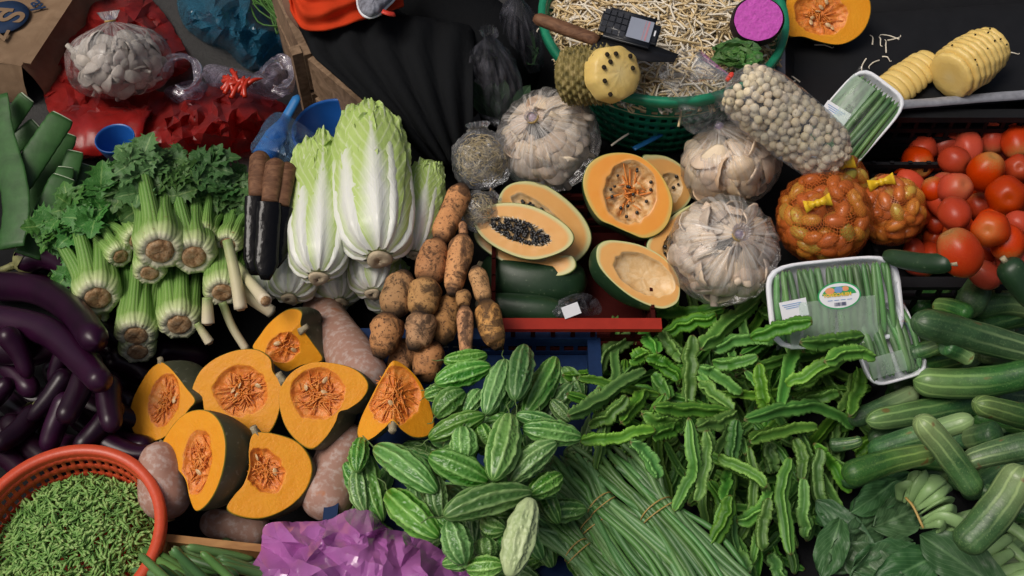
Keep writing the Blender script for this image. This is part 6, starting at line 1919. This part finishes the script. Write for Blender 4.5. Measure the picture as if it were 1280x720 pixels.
text_mesh('ay', .05, M['navy'], 'lettering', t, frame_m(on_top(49, 6, .0045), (on_top(54, 10, 0) - on_top(42, -2, 0)).normalized(), V((0, 0, 1)).cross((on_top(54, 10, 0) - on_top(42, -2, 0)).normalized()), V((0, 0, 1))), .0006, .001)
# purple bag at the bottom
o = mound('plastic_bag', 'glossy crumpled purple bag at the bottom edge', 'plastic bag', None, [(312, 722), (325, 690), (332, 656), (372, 652), (410, 650), (438, 636), (466, 640), (484, 660), (520, 668), (556, 690), (575, 700), (596, 730), (560, 790), (440, 800), (340, 780)], (448, 716), .345, .075, .030, 9, M['purplebag'], 13, fold=17., nj=170, nr=60, edge=.6)

# ================================================================== baskets
def lattice_basket(name, label, cat, C, R1, R0, h, mat, rimw, seg=72, rows_=7, group=None):
    t = thing(name, C - V((0, 0, h)), label, cat, group)
    m = MB()
    lathe(m, C, [(R1 * .985, -.014), (R1 * .99, -.002), (R1, .003), (R1 + rimw, .004), (R1 + rimw * 1.15, -.002), (R1 + rimw * 1.12, -.014), (R1 + rimw * .9, -.016), (R1 + rimw * .85, -.004), (R1 * .995, -.005)], seg=72)
    m.obj('rim', mat, t)
    w = MB(); n2 = seg * 2; nr = rows_ * 2 + 1; rr = []
    for i in range(nr + 1):
        f = i / nr; k = lerp(R1 * .988, R0, f)
        rr.append([C + V((math.cos(2 * PI * (j + .1 * (j % 2)) / n2) * k, math.sin(2 * PI * (j + .1 * (j % 2)) / n2) * k, -.008 - (h - .012) * f)) for j in range(n2)])
    b = len(w.v)
    for r_ in rr:
        for p in r_: w.vert(p)
    for i in range(nr):
        for j in range(n2):
            if i % 2 == 1 and j % 2 == 0 and i < nr - 1: continue
            w.face([b + i * n2 + j, b + i * n2 + (j + 1) % n2, b + (i + 1) * n2 + (j + 1) % n2, b + (i + 1) * n2 + j])
    o = w.obj('lattice_wall', mat, t); md = o.modifiers.new('thickness', 'SOLIDIFY'); md.thickness = .003
    f = MB(); lathe(f, C - V((0, 0, h - .006)), [(.001, .003), (R0, .003), (R0, 0), (.001, 0)]); f.obj('base', mat, t)
    return t
CB = P(80, 668, .365); RB = 112 * mpp(CB)
lattice_basket('basket', 'round orange red plastic basket of green flower buds', 'basket', CB, RB, RB * .80, .185, M['redpl'], .015, 60, 7)
m = MB(); rn = random.Random(14)
for k in range(3000):
    a = rn.uniform(0, 2 * PI); s = math.sqrt(rn.random()); rr = RB * .90 * s
    p = CB + V((math.cos(a) * rr, math.sin(a) * rr, -.056 + .046 * (1 - s * s) + rn.uniform(-.014, .004) + .008 * mn.noise(V((math.cos(a) * rr * 30, math.sin(a) * rr * 30, 2)))))
    th = 6.28 * mn.noise(V((p.x * 26, p.y * 26, 3.))) + rn.gauss(0, .55)
    d = V((math.cos(th), math.sin(th), rn.gauss(.1, .35))).normalized(); l = rn.uniform(.014, .023)
    m.sweep([p - d * l * .5, p - d * l * .1, p + d * l * .28, p + d * l * .5], [.0009, .0015, .0027, .0005], 5, caps=False)
tag(m.obj('flower_buds', M['bud']), 'green flower buds filling the orange red basket', 'flower buds', kind='stuff')

CG = P(829, 16, .56); RGb = 148 * mpp(CG)
lattice_basket('basket', 'green plastic colander basket of bean sprouts', 'basket', CG, RGb, RGb * .70, .235, M['greenpl'], .012, 62, 7)
m = MB(); rn = random.Random(15)
def sprout(m, p, rn, L=.05, r=.0016, flat_=.25):
    th = rn.uniform(0, 6.28); d = V((math.cos(th), math.sin(th), rn.gauss(0, flat_))).normalized(); s = d.cross(V((0, 0, 1))).normalized()
    b = rn.uniform(-.3, .3) * L * (1 if flat_ > .1 else .5)
    m.sweep(catmull([p - d * L * .5, p + s * b * .6 + V((0, 0, rn.uniform(0, .008))), p + d * L * .4 + s * b * .2, p + d * L * .5 - s * .004], 7), lambda u: r * (1.1 - .65 * u), 5, caps=False, mi=0 if rn.random() < .45 else 1)
for k in range(2300):
    a = rn.uniform(0, 2 * PI); s = math.sqrt(rn.random()); rr = RGb * .95 * s
    p = CG + V((math.cos(a) * rr, math.sin(a) * rr, -.035 + .055 * (1 - s * s) + rn.uniform(-.016, .008)))
    sprout(m, p, rn, rn.uniform(.045, .075), .0024)
m.grid([[CG + V((math.cos(t_) * f * RGb * .93, math.sin(t_) * f * RGb * .93, -.07 + .045 * (1 - f * f))) for t_ in np.linspace(0, 2 * PI, 31)[:-1]] for f in (.01, .3, .6, .85, 1.)], 1, closed=True)
tag(m.obj('bean_sprouts', [M['sproutw'], M['sprout']]), 'pale bean sprouts heaped in the green basket', 'bean sprouts', kind='stuff')

# pineapple on the sprouts
t = thing('pineapple', P(745, 92, .53), 'half pineapple with its cut yellow face up on the sprouts', 'pineapple')
A, B = P(703, 96, .575), P(768, 92, .60); ax = (B - A).normalized(); L = (B - A).length; r = 36 * mpp(A)
m = MB(); ne = 19
def prof_pine(u, th):
    row = u * 11
    k = ne * th / (2 * PI) + .5 * (int(row) % 2)
    a_, b_ = (row % 1) - .5, (k % 1) - .5
    return 1 + .13 * max(0, 1 - (abs(a_) * 1.7) ** 2 - (abs(b_) * 1.7) ** 2) + (.06 if abs(a_) < .12 and abs(b_) < .12 else 0)
m.sweep([A + ax * (L * u) for u in np.linspace(-.12, .96, 64)], lambda u: r * .90 * math.sqrt(max(.0, 1 - max(0, (.32 - u) / .32) ** 2.4)) + 1e-4, 130, prof_pine, caps=False)
m.obj('rind', M['pinerind'], t)
m = MB(); nrm = V((.40, -.55, .72)).normalized(); fc = P(771, 91, .632); u_ = nrm.orthogonal().normalized(); w_ = nrm.cross(u_)
rows = [[fc + (u_ * math.cos(a) + w_ * math.sin(a)) * (r * .93 * f * (1 + (.02 * math.cos(9 * a) if f > .8 else 0))) + nrm * (.012 * (1 - f ** 3) - (.03 if f > 1.0 else 0) + .002 * mn.noise(V((f * 6 * math.cos(a), f * 6 * math.sin(a), 1)))) for a in np.linspace(0, 2 * PI, 55)[:-1]] for f in (.01, .25, .5, .7, .85, .96, 1.02)]
m.grid(rows, closed=True); m.obj('cut_face', M['pineflesh'], t)
for (px_, py_) in ((759, 68), (770, 67), (763, 77), (788, 70), (755, 84), (756, 101), (763, 118), (791, 85)):
    p = PP(px_, py_, fc + nrm * .012, nrm); m = MB(); m.ball(p, .0045, 8, 6, scale=V((1, 1.3, .6))); m.obj('eye', M['pineeye'], t)
# knife
t = thing('knife', P(740, 45, .58), 'knife with thick wooden handle lying across the sprouts', 'knife')
A, B = P(668, 22, .645), P(748, 51, .64); m = MB(); m.sweep(catmull([A, B], 16), lambda u: interp(u, [0, .04, .5, .95, 1], [.008, .0135, .0145, .013, .010]), 14, flat=.8); m.obj('handle', M['handle'], t)
d = (B - A).normalized(); s = V((0, 0, 1)).cross(d).normalized(); m = MB(); e = P(846, 72, .622); d2 = (e - B)
m.grid([[B + d2 * f + s * w * (1 - .5 * max(0, f - .7) / .3) + V((0, 0, zz)) for (w, zz) in ((.016, 0), (.016, .002), (-.028, .0012), (-.028, 0), (.016, 0))] for f in np.linspace(-.03, 1, 12)]); m.obj('blade', M['blacksteel'], t)
# phone
t = thing('mobile_phone', P(787, 37, .62), 'black keypad mobile phone lying on the sprouts', 'phone')
O = P(787, 36, .648); n = V((.03, -.28, 1)).normalized(); ex = (PP(822, 47, O, n) - PP(752, 28, O, n)).normalized(); ey = n.cross(ex); mm = mpp(O)
bm = bmesh.new(); bmesh.ops.create_cube(bm, size=1)
for v in bm.verts: v.co = V((v.co.x * 75 * mm, v.co.y * 44 * mm, v.co.z * .013))
bmesh.ops.bevel(bm, geom=[e for e in bm.edges if abs((e.verts[0].co - e.verts[1].co).z) > .005], offset=.012, segments=6, affect='EDGES')
bmesh.ops.bevel(bm, geom=[e for e in bm.edges if abs((e.verts[0].co - e.verts[1].co).z) < .001 and abs(abs(e.verts[0].co.z) - .0065) < 1e-4 and len(e.link_faces) == 2 and e.calc_face_angle() > 1.], offset=.0025, segments=3, affect='EDGES')
me = bpy.data.meshes.new('body'); bm.to_mesh(me); bm.free(); me.materials.append(M['phone']); me.polygons.foreach_set('use_smooth', [True] * len(me.polygons)); inst('body', me, frame_m(O, ex, ey, n), t)
m = MB(); m.box(O + ex * (13 * mm) + n * .0068, ex * (15 * mm), ey * (15 * mm), n * .0004); m.obj('screen', M['screen'], t, False)
m = MB(); m.box(O + ex * (22 * mm) + n * .0074, ex * (1.2 * mm), ey * (14 * mm), n * .0002); m.box(O + ex * (18 * mm) + n * .0074, ex * (.4 * mm), ey * (14 * mm), n * .0002); m.obj('screen_line', M['screenline'], t, False)
m = MB(); m.box(O + ex * (32 * mm) + n * .0068, ex * (.9 * mm), ey * (4 * mm), n * .0003); m.obj('earpiece', M['white'], t, False)
for i in range(4):
    for j in range(4):
        m = MB(); m.box(O + ex * ((-32 + i * 8.2) * mm) + ey * ((-13.5 + j * 9) * mm) + n * .0068, ex * (3.2 * mm), ey * (3.6 * mm), n * .0009); m.obj('key', M['key'], t, False)
# purple yam, wilted greens
t = thing('purple_yam', P(948, 30, .55), 'cut purple yam with bright magenta face at the basket edge', 'yam')
fc = P(948, 24, .63); n = V((-.1, -.6, .8)).normalized(); u_ = (PP(968, 24, fc, n) - fc).normalized(); w_ = n.cross(u_); mm = mpp(fc); m = MB()
m.grid([[fc + (u_ * math.cos(a) * 30 + w_ * math.sin(a) * 27) * (mm * f * (1 + .06 * mn.noise(V((math.cos(a) * 2, math.sin(a) * 2, 5))))) + n * (.0012 * mn.noise(V((f * 5 * math.cos(a), f * 5 * math.sin(a), 1)))) for a in np.linspace(0, 2 * PI, 49)[:-1]] for f in (.01, .1, .2, .3, .4, .5, .6, .7, .8, .9, 1)], closed=True); m.obj('cut_face', M['yam'], t)
m = MB(); m.grid([[fc + (u_ * math.cos(a) * 30 + w_ * math.sin(a) * 27) * (mm * 1.03 * k * (1 + .06 * mn.noise(V((math.cos(a) * 2, math.sin(a) * 2, 5))))) - n * zz for a in np.linspace(0, 2 * PI, 49)[:-1]] for k, zz in ((1, 0), (1.08, .012), (1.08, .04), (.8, .07), (.02, .08))], closed=True); m.obj('skin', M['yamskin'], t)
t = thing('wilted_greens', P(918, 66, .54), 'wilted dark green leaves on the basket rim below the purple yam', 'greens')
rn = random.Random(3)
for i in range(14):
    a = P(rn.uniform(885, 915), rn.uniform(60, 84), .59); b = P(rn.uniform(920, 958), rn.uniform(50, 78), .605); m = MB(); leaf_sheet(m, a, b - a, V((rn.gauss(0, .6), rn.gauss(0, .5), 1)), (b - a).length, .035, rn, curl=.1, nu=12, nv=7, rip=.2); m.obj('leaf', M['cleaf'], t)
# ================================================================== black tray with pineapple
t = thing('serving_tray', P(1130, 75, .40), 'large black rectangular tray with worn grey rim holding sliced pineapple', 'tray')
zt = .425; c4 = [P(975, 152, zt), P(1310, 124, zt), P(1310, -8, zt), P(975, 14, zt)]
def bil(u, v): return lerp(lerp(c4[0], c4[1], u), lerp(c4[3], c4[2], u), v)
m = MB(); m.grid([[bil(i / 24, j / 16) + V((0, 0, .0015 * mn.noise(V((i * .5, j * .5, 3))))) for j in range(17)] for i in range(25)]); o = m.obj('base', M['blackpl'], t); md = o.modifiers.new('thickness', 'SOLIDIFY'); md.thickness = .003
for i in range(4):
    a, b = c4[i], c4[(i + 1) % 4]; d = (b - a).normalized(); inn = V((0, 0, 1)).cross(d); m = MB()
    m.grid([[a + d * ((b - a).length * f) + inn * x + V((0, 0, zz + .003 * mn.noise(V((f * 12, i, x * 30))))) for (x, zz) in ((.03, .001), (.008, .022), (.0, .025), (-.012, .024))] for f in np.linspace(0, 1, 40)]); o = m.obj('side_wall', M['blackpl'], t)
    m = MB(); m.grid([[a + d * ((b - a).length * f) + inn * x + V((0, 0, zz + .003 * mn.noise(V((f * 12, i, x * 30))))) for (x, zz) in ((.0055, .0272), (.0, .029), (-.0125, .0275), (-.0135, .021))] for f in np.linspace(.03, .97, 40)]); m.obj('worn_rim', M['edge'], t)
a = P(1000, 150, .42); b = P(1330, 150, .42)
crate('under_crate', V((a.x, a.y + .02, 0)), EX, EY, b.x - a.x, .30, .30, .412, M['blackpl'], 'black slatted crate under the pineapple tray')
rn = random.Random(41); m = MB()
for (x, y) in ((1090, 50), (1100, 52), (1112, 46), (1118, 48), (1108, 58), (1080, 82), (1092, 80), (990, 98), (992, 104), (988, 112), (1108, 74), (1110, 104), (1030, 58), (1265, 67)):
    sprout(m, P(x, y, zt + .004), rn, rn.uniform(.02, .045), .0016, .02)
tag(m.obj('stray_sprouts', M['sproutw']), 'few stray white sprouts scattered on the black tray', 'bean sprouts', kind='stuff')
def pine_slices(label, A, B, r, n, half=False, seed=1):
    ax = (B - A); L = ax.length; ax.normalize(); t = thing('pineapple', (A + B) / 2 - V((0, 0, r)), label, 'pineapple', 'peeled pineapples on the tray')
    up = V((0, 0, 1)); up = (up - ax * up.dot(ax)).normalized(); sd_ = ax.cross(up); rn = random.Random(seed)
    for k in range(n):
        f = (k + .5) / n; rr = r * interp(f, [0, .12, .5, .9, 1], [.80, .98, 1, .88, .70]); th_ = L / n * .50
        c = A + ax * (L * f) + up * rn.uniform(-.002, .002); tl = ax + sd_ * .12 * rn.gauss(0, .5)
        m = MB(); rows = []
        for (fr, zz) in ((.01, -1.02), (.6, -1), (.93, -.92), (1, -.5), (1.0, .5), (.93, .92), (.6, 1), (.01, 1.02)):
            row = []
            for j in range(48):
                a = 2 * PI * j / 48 if not half else PI * j / 47
                q = 1 + (.0 if half else .018) * math.cos(13 * a + k) + .03 * mn.noise(V((math.cos(a) * 2, math.sin(a) * 2, seed + k)))
                ca, sa = math.cos(a), math.sin(a)
                if half: sa = sa * .75 - .25
                row.append(c + tl * (th_ * zz * (1 + .0)) + (sd_ * ca + up * sa) * (rr * fr * q))
            rows.append(row)
        m.grid(rows, closed=True, uvf=lambda i, j, rows=rows: ((.01, .6, .93, 1, 1, .93, .6, .01)[i], j / 48))
        m.obj('slice', M['pineflesh'], t)
    e = MB()
    for k in range(10):
        f = rn.uniform(.15, .9); a = rn.uniform(-.9, .9); e.ball(A + ax * (L * f) + (sd_ * math.sin(a) + up * math.cos(a)) * r * .985, .0022, 6, 4)
    if not half: e.obj('eye_specks', M['pineeye'], t)
pine_slices('whole peeled pineapple cut into round slices on the tray', P(1186, 96, zt + .058), P(1240, 58, zt + .062), 34 * mpp(P(1210, 80, .48)), 9, False, 3)
pine_slices('peeled pineapple quarter in slices leaning left on the tray', P(1098, 124, zt + .02), P(1165, 72, zt + .035), 25 * mpp(P(1130, 95, .45)), 9, True, 5)
# blue strap, paper tag and plastic scraps by the red crate
t = MB(); t.sweep(catmull([P(792, 186, .40), P(815, 174, .405), P(842, 158, .41)], 14), .006, 8, flat=.35); tag(t.obj('plastic_strap', M['bluesc']), 'flat blue plastic strap below the green basket', 'strap')
t = MB(); t.sweep(catmull([P(764, 182, .42), P(775, 174, .425), P(786, 167, .43)], 8), .0022, 6); tag(t.obj('stray_sprout', M['sproutw']), 'single white sprout fallen in front of the green basket', 'bean sprout')
t = MB(); n = V((.1, -.5, .8)).normalized(); O = P(714, 388, .385); ex = (PP(730, 382, O, n) - O).normalized(); t.box(O, ex * .016, n.cross(ex) * .011, n * .0006); tag(t.obj('paper_tag', M['paper'], None, False), 'crumpled white paper tag behind the red crate lip', 'tag')
mound('plastic_bag', 'dark scrap of clear film behind the red crate lip', 'plastic bag', None, [(690, 384), (705, 372), (730, 366), (748, 376), (750, 392), (720, 396), (696, 396)], (722, 383), .345, .02, .012, 26, M['clear3'], 17, nj=60, nr=16)
# ================================================================== knives beside the celery
M['darkfilm'] = plain('black_wrapping', (.004, .004, .005), .16, .25, 20, .4, .5, .008)
for i, (a, b, c_, lb) in enumerate((((325, 193), (321, 246), (318, 344), 'leftmost wooden handled knife in a black sheath by the celery'), ((359, 207), (351, 258), (342, 335), 'rightmost wooden handled knife, behind the other two'), ((345, 202), (337, 253), (332, 350), 'middle wooden handled knife with a black sheath'))):
    z = .47 + .012 * (i == 2); A, B, C_ = P(*a, z), P(*b, z), P(*c_, z - .06)
    t = thing('knife', B, lb, 'knife', 'knives between celery and cabbages'); m = MB()
    m.sweep(catmull([A, B], 14), lambda u: interp(u, [0, .05, .6, 1], [.014, .0195, .018, .015]), 14, lambda u, th: 1 + .04 * math.cos(3 * th + u * 4), flat=.8); m.obj('handle', M['handle'], t)
    m = MB(); m.sweep(catmull([B, lerp(B, C_, .1), C_], 20), lambda u: interp(u, [0, .06, .2, .9, 1], [.011, .012, .022, .022, .008]), 16, lambda u, th: 1 + .08 * mn.noise(V((u * 8, th, i))), flat=.35, up=tocam(B)); m.obj('sheath', M['darkfilm'], t)
# ================================================================== wooden stool and the seated person
t = thing('wooden_stool', P(480, 80, 0), 'rough wooden plank box seat under the seated person', 'stool')
K = [P(338, -30, .30), P(384, 66, .30), P(486, 152, .30), P(604, 34, .30)]
for i in range(4):
    a, b = K[i], K[(i + 1) % 4]; d = (b - a).normalized(); nn = V((0, 0, 1)).cross(d); L = (b - a).length
    m = MB()
    for r_ in range(2):
        m2 = MB(); h = .055; m2.box((a + b) / 2 - V((0, 0, .06 + .125 * r_)), d * (L / 2 - (.012 if i % 2 else .0)), nn * (.009 + .001 * r_), V((0, 0, h))); m2.obj('plank', M['wood'] if i < 2 else M['woodd'], t, False)
    m.box(b - V((0, 0, .149)) - d * .02 - nn * .022, d * .015, nn * .012, V((0, 0, .149))); m.obj('corner_post', M['wood'], t, False)
m = MB(); m.box((K[0] + K[2]) / 2 - V((0, 0, .03)), (K[1] - K[0]) * .42, (K[2] - K[1]) * .42, V((0, 0, .008))); m.obj('seat_board', M['woodd'], t, False)

def skin_obj(name, verts, edges, radii, root, mat, parent, lev=2):
    me = bpy.data.meshes.new(name); c = V(parent['o_'])
    me.from_pydata([V(v) - c for v in verts], edges, []); o = bpy.data.objects.new(name, me); COL.objects.link(o); o.parent = parent
    o.modifiers.new('skin', 'SKIN'); s = o.modifiers.new('sub', 'SUBSURF'); s.levels = lev; s.render_levels = lev
    if not me.skin_vertices: me.attributes  # layer is created with the modifier
    bm = bmesh.new(); bm.from_mesh(me); ly = bm.verts.layers.skin.verify(); bm.verts.ensure_lookup_table()
    for i, v in enumerate(bm.verts):
        r = radii[i]; v[ly].radius = (r, r) if not isinstance(r, tuple) else r; v[ly].use_root = (i == root)
    bm.to_mesh(me); bm.free()
    for p in me.polygons: p.use_smooth = True
    o.modifiers['skin'].use_smooth_shade = True
    me.materials.append(mat)
    return o
who = thing('person', V((-.36, .74, 0)), 'seated person in an orange red shirt and black trousers', 'person')
PEL = (-.36, .74, .40)
body_v = [PEL, (-.36, .75, .55), (-.36, .74, .74), (-.36, .73, .90), (-.36, .71, .98), (-.36, .68, 1.08), (-.36, .66, 1.20),      # 0-6 pelvis .. crown
          (-.45, .68, .40), (-.18, .38, .44), (-.16, .44, .10), (-.16, .35, .045),      # 7-10 left leg
          (-.27, .70, .40), (-.03, .50, .43), (.0, .57, .10), (.0, .48, .045),      # 11-14 right leg
          (-.54, .73, .86), (-.64, .70, .66), (-.50, .58, .80), (-.44, .54, .84),        # 15-18 arm
          (-.18, .73, .86), (-.08, .70, .66), (-.22, .58, .80), (-.28, .54, .84)]        # 19-22 arm
body_e = [(0, 1), (1, 2), (2, 3), (3, 4), (4, 5), (5, 6), (0, 7), (7, 8), (8, 9), (9, 10), (0, 11), (11, 12), (12, 13), (13, 14), (3, 15), (15, 16), (16, 17), (17, 18), (3, 19), (19, 20), (20, 21), (21, 22)]
body_r = [.11, .11, .125, .10, .05, .085, .06, .085, .055, .035, .03, .085, .055, .035, .03, .05, .04, .028, .022, .05, .04, .028, .022]
skin_obj('body', body_v, body_e, body_r, 0, M['skin'], who)
tr_v = [PEL, (-.36, .74, .52), (-.42, .66, .415), (-.31, .53, .435), (-.19, .39, .455), (-.17, .42, .30), (-.16, .44, .10), (-.27, .68, .415), (-.15, .60, .435), (-.03, .50, .45), (-.01, .55, .28), (.0, .57, .10)]
skin_obj('trousers', tr_v, [(0, 1), (0, 2), (2, 3), (3, 4), (4, 5), (5, 6), (0, 7), (7, 8), (8, 9), (9, 10), (10, 11)], [.135, .12, .11, .105, .085, .085, .07, .11, .105, .085, .085, .07], 0, M['trouser'], who)
ap = MB(); rows = []
for i in range(22):
    yv = lerp(34, 206, i / 21)
    rows.append([P(lerp(interp(yv, [34, 70, 150, 208], [379, 390, 482, 546]), 592, j / 23), yv - 14 * math.sin(PI * j / 23) * (1 - i / 21), lerp(.50, .35, (i / 21) ** 2) + .028 * math.sin(PI * j / 23) + .010 * math.sin(j * 1.3 + i * .25)) for j in range(24)])
ap.grid(rows); o = ap.obj('apron', M['trouser'], who); md = o.modifiers.new('thickness', 'SOLIDIFY'); md.thickness = .004
sh_v = [(-.37, .74, .56), (-.37, .75, .62), (-.36, .74, .74), (-.36, .73, .88), (-.36, .715, .945), (-.54, .73, .85), (-.60, .68, .68), (-.18, .73, .85), (-.12, .68, .68)]
skin_obj('shirt', sh_v, [(0, 1), (1, 2), (2, 3), (3, 4), (3, 5), (5, 6), (3, 7), (7, 8)], [.125, .135, .145, .125, .065, .075, .065, .075, .065], 2, M['shirt'], who)
# loose folds of the shirt's hem over the lap
m = MB(); rows = []
hx = [(360, -6), (366, 14), (378, 34), (400, 37), (425, 32), (450, 26), (480, 18), (505, 6)]; hc = catmull([V((x, y, 0)) for x, y in hx], 44)
for i in range(20):
    f = i / 19; row = []
    for j in range(44):
        q = hc[j]; x = lerp(q.x, 432 + (q.x - 432) * .92, f); y = lerp(q.y, q.y * .3 - 42, f); z = .545 + .07 * f + .007 * math.sin(f * 15 + 2.5 * math.sin(j * .13) + j * .09) * (1 - .3 * f) + .0015 * math.sin(j * .7)
        row.append(P(x, y, z))
    rows.append(row)
m.grid(rows); o = m.obj('shirt_hem', M['shirt'], who); md = o.modifiers.new('thickness', 'SOLIDIFY'); md.thickness = .005
# patterned pouch with pale piping at the waist
m = MB(); qo = [(449, -14), (447, 4), (452, 17), (462, 22), (474, 18), (484, 8), (494, -4), (490, -24), (465, -26)]; q = catmull([V((x, y, 0)) for x, y in qo], 48, True); rows = []
for f in (1.0, .93, .8, .6, .4, .2, .02):
    rows.append([P(lerp(468, a.x, f), lerp(-2, a.y, f), .585 + .03 * math.sqrt(1 - f * f * .96) + .004 * mn.noise(V((a.x * .1, a.y * .1, f * 4)))) for a in q])
m.grid(rows, closed=True); pch = m.obj('pouch', M['pouch'], who)
m = MB(); m.sweep([P(a.x, a.y, .592) for a in q] + [P(q[0].x, q[0].y, .592)], .0028, 6, caps=False); m.obj('piping', M['paper'], who)
m = MB(); m.sweep(catmull([P(478, 14, .60), P(486, 17, .597), P(493, 18, .59)], 8), .006, 8, flat=.5); m.obj('strap_end', M['redtie'], who)
hd = MB(); hd.ball(V((-.36, .675, 1.15)), .098, 24, 18, scale=V((.92, 1.06, 1.15))); o = hd.obj('hair', M['hair'], who)
fc = MB(); fc.ball(V((-.36, .60, 1.10)), .075, 20, 14, scale=V((.9, .62, 1.2)))
fc.sweep(catmull([V((-.36, .565, 1.13)), V((-.36, .545, 1.095)), V((-.36, .56, 1.085))], 6), .011, 8)
for s in (-1, 1): fc.ball(V((-.36 + s * .088, .66, 1.11)), .022, 8, 6, scale=V((.4, .8, 1.2)))
fc.obj('face', M['skin'], who)
for s in (-1, 1):
    e = MB(); e.ball(V((-.36 + s * .03, .558, 1.12)), .009, 8, 6, scale=V((1.3, .6, .8))); e.obj('eye', M['hair'], who)
    h = MB(); c = V((-.36 + s * .06, .52, .855)); h.ball(c, .032, 12, 8, scale=V((.75, 1.1, .45)))
    for k in range(4): h.sweep(catmull([c + V(((k - 1.5) * .014, -.025, .002)), c + V(((k - 1.5) * .016, -.052 - .006 * (k in (1, 2)), -.002)), c + V(((k - 1.5) * .016, -.068 - .008 * (k in (1, 2)), -.018))], 8), lambda u: .0085 - .002 * u, 8)
    h.sweep(catmull([c + V((-s * .02, 0, 0)), c + V((-s * .042, -.018, -.002)), c + V((-s * .046, -.04, -.01))], 8), lambda u: .010 - .003 * u, 8)
    h.obj('hand', M['skin'], who)
m = MB(); m.sweep(catmull([V((-.36 + x, .556 + abs(x) * .4, 1.062)) for x in (-.022, 0, .022)], 8), .004, 6); m.obj('mouth', M['redtie'], who)
for (x, y) in ((-.16, .38), (.0, .51)):
    m = MB(); m.sweep(catmull([V((x, y + .08, .03)), V((x, y, .032)), V((x, y - .10, .022))], 14), lambda u: .042 * (1 - abs(2 * u - 1) ** 4) ** .5 + .002, 14, flat=.7); m.obj('shoe', M['blackpl'], who)
# ================================================================== labels
label_piles({
 'egg': ('eggplant', 'eggplant', 'eggplants heaped between aloe and red basket', [(20, 320, 'below the aloe leaves'), (120, 350, 'beside the celery'), (20, 450, 'at the left edge'), (100, 470, 'in the middle of the heap'), (170, 500, 'next to the cut pumpkins'), (40, 560, 'behind the red basket rim'), (130, 560, 'near the basket rim and pumpkins'), (230, 440, 'under the celery roots')], False),
 'bit': ('bitter melon', 'bitter melon', 'bitter melons in the blue crate', [(580, 450, 'under the lotus roots'), (680, 450, 'by the blue crate corner'), (550, 510, 'beside the rightmost cut pumpkin'), (640, 545, 'in mid crate'), (720, 540, 'touching the winged beans'), (480, 590, 'by the tan squash'), (560, 590, 'in mid heap'), (500, 670, 'above the purple bag'), (600, 670, 'at the lower edge'), (690, 600, 'beside the bean bundles')], True),
 'wing': ('winged bean', 'winged bean', 'winged beans in a loose heap', [(760, 440, 'at the heap\'s left end'), (880, 390, 'under the white mushroom bag'), (980, 410, 'below the bean tray'), (1060, 470, 'beside the small bean tray'), (830, 470, 'in the upper left'), (930, 460, 'in the upper middle'), (780, 520, 'near the bitter melons'), (880, 530, 'in the middle'), (990, 520, 'right of middle'), (820, 590, 'above the long bean bundles'), (900, 600, 'in the lower middle'), (980, 600, 'in the lower right'), (1060, 590, 'touching the cucumbers'), (930, 690, 'at the bottom edge'), (1010, 680, 'beside the leafy greens')], True),
 'cuc': ('cucumber', 'cucumber', 'cucumbers in a heap', [(1160, 380, 'beside the bean tray'), (1240, 380, 'just below the tomatoes'), (1160, 450, 'beside the lower bean tray'), (1250, 450, 'at upper right'), (1100, 520, 'near the winged beans'), (1240, 500, 'in the middle right'), (1110, 580, 'above the leafy greens'), (1190, 570, 'in the middle'), (1270, 560, 'at the right edge'), (1240, 640, 'over the leafy stems'), (1050, 600, 'among winged beans')], True),
 'chi': ('red chilli', 'chilli', 'red chillies in the clear bag', [(295, 105, 'at the left in the clear bag'), (318, 105, 'at the right in the clear bag')], False),
 'gb': ('green bean', 'green bean', 'loose green beans in the wooden box', [(215, 700, 'beside the red basket'), (250, 705, 'left of the middle of wooden box'), (285, 705, 'in the middle of wooden box'), (330, 705, 'beside the purple bag')], False),
 'tom': ('tomato', 'tomato', 'tomatoes in the black crate', [(1150, 210, 'near the crate\'s left rear'), (1200, 220, 'in the rear row'), (1260, 190, 'at the right rear'), (1150, 290, 'beside the net bags'), (1200, 280, 'in mid crate'), (1260, 250, 'right of middle'), (1200, 330, 'by the front lip'), (1260, 320, 'at the front right')], False),
})
for o in bpy.data.objects:
    if 'o_' in o: del o['o_']
print('objects', len(bpy.data.objects), 'tris', sum(sum(len(p.vertices) - 2 for p in m.polygons) for m in bpy.data.meshes))
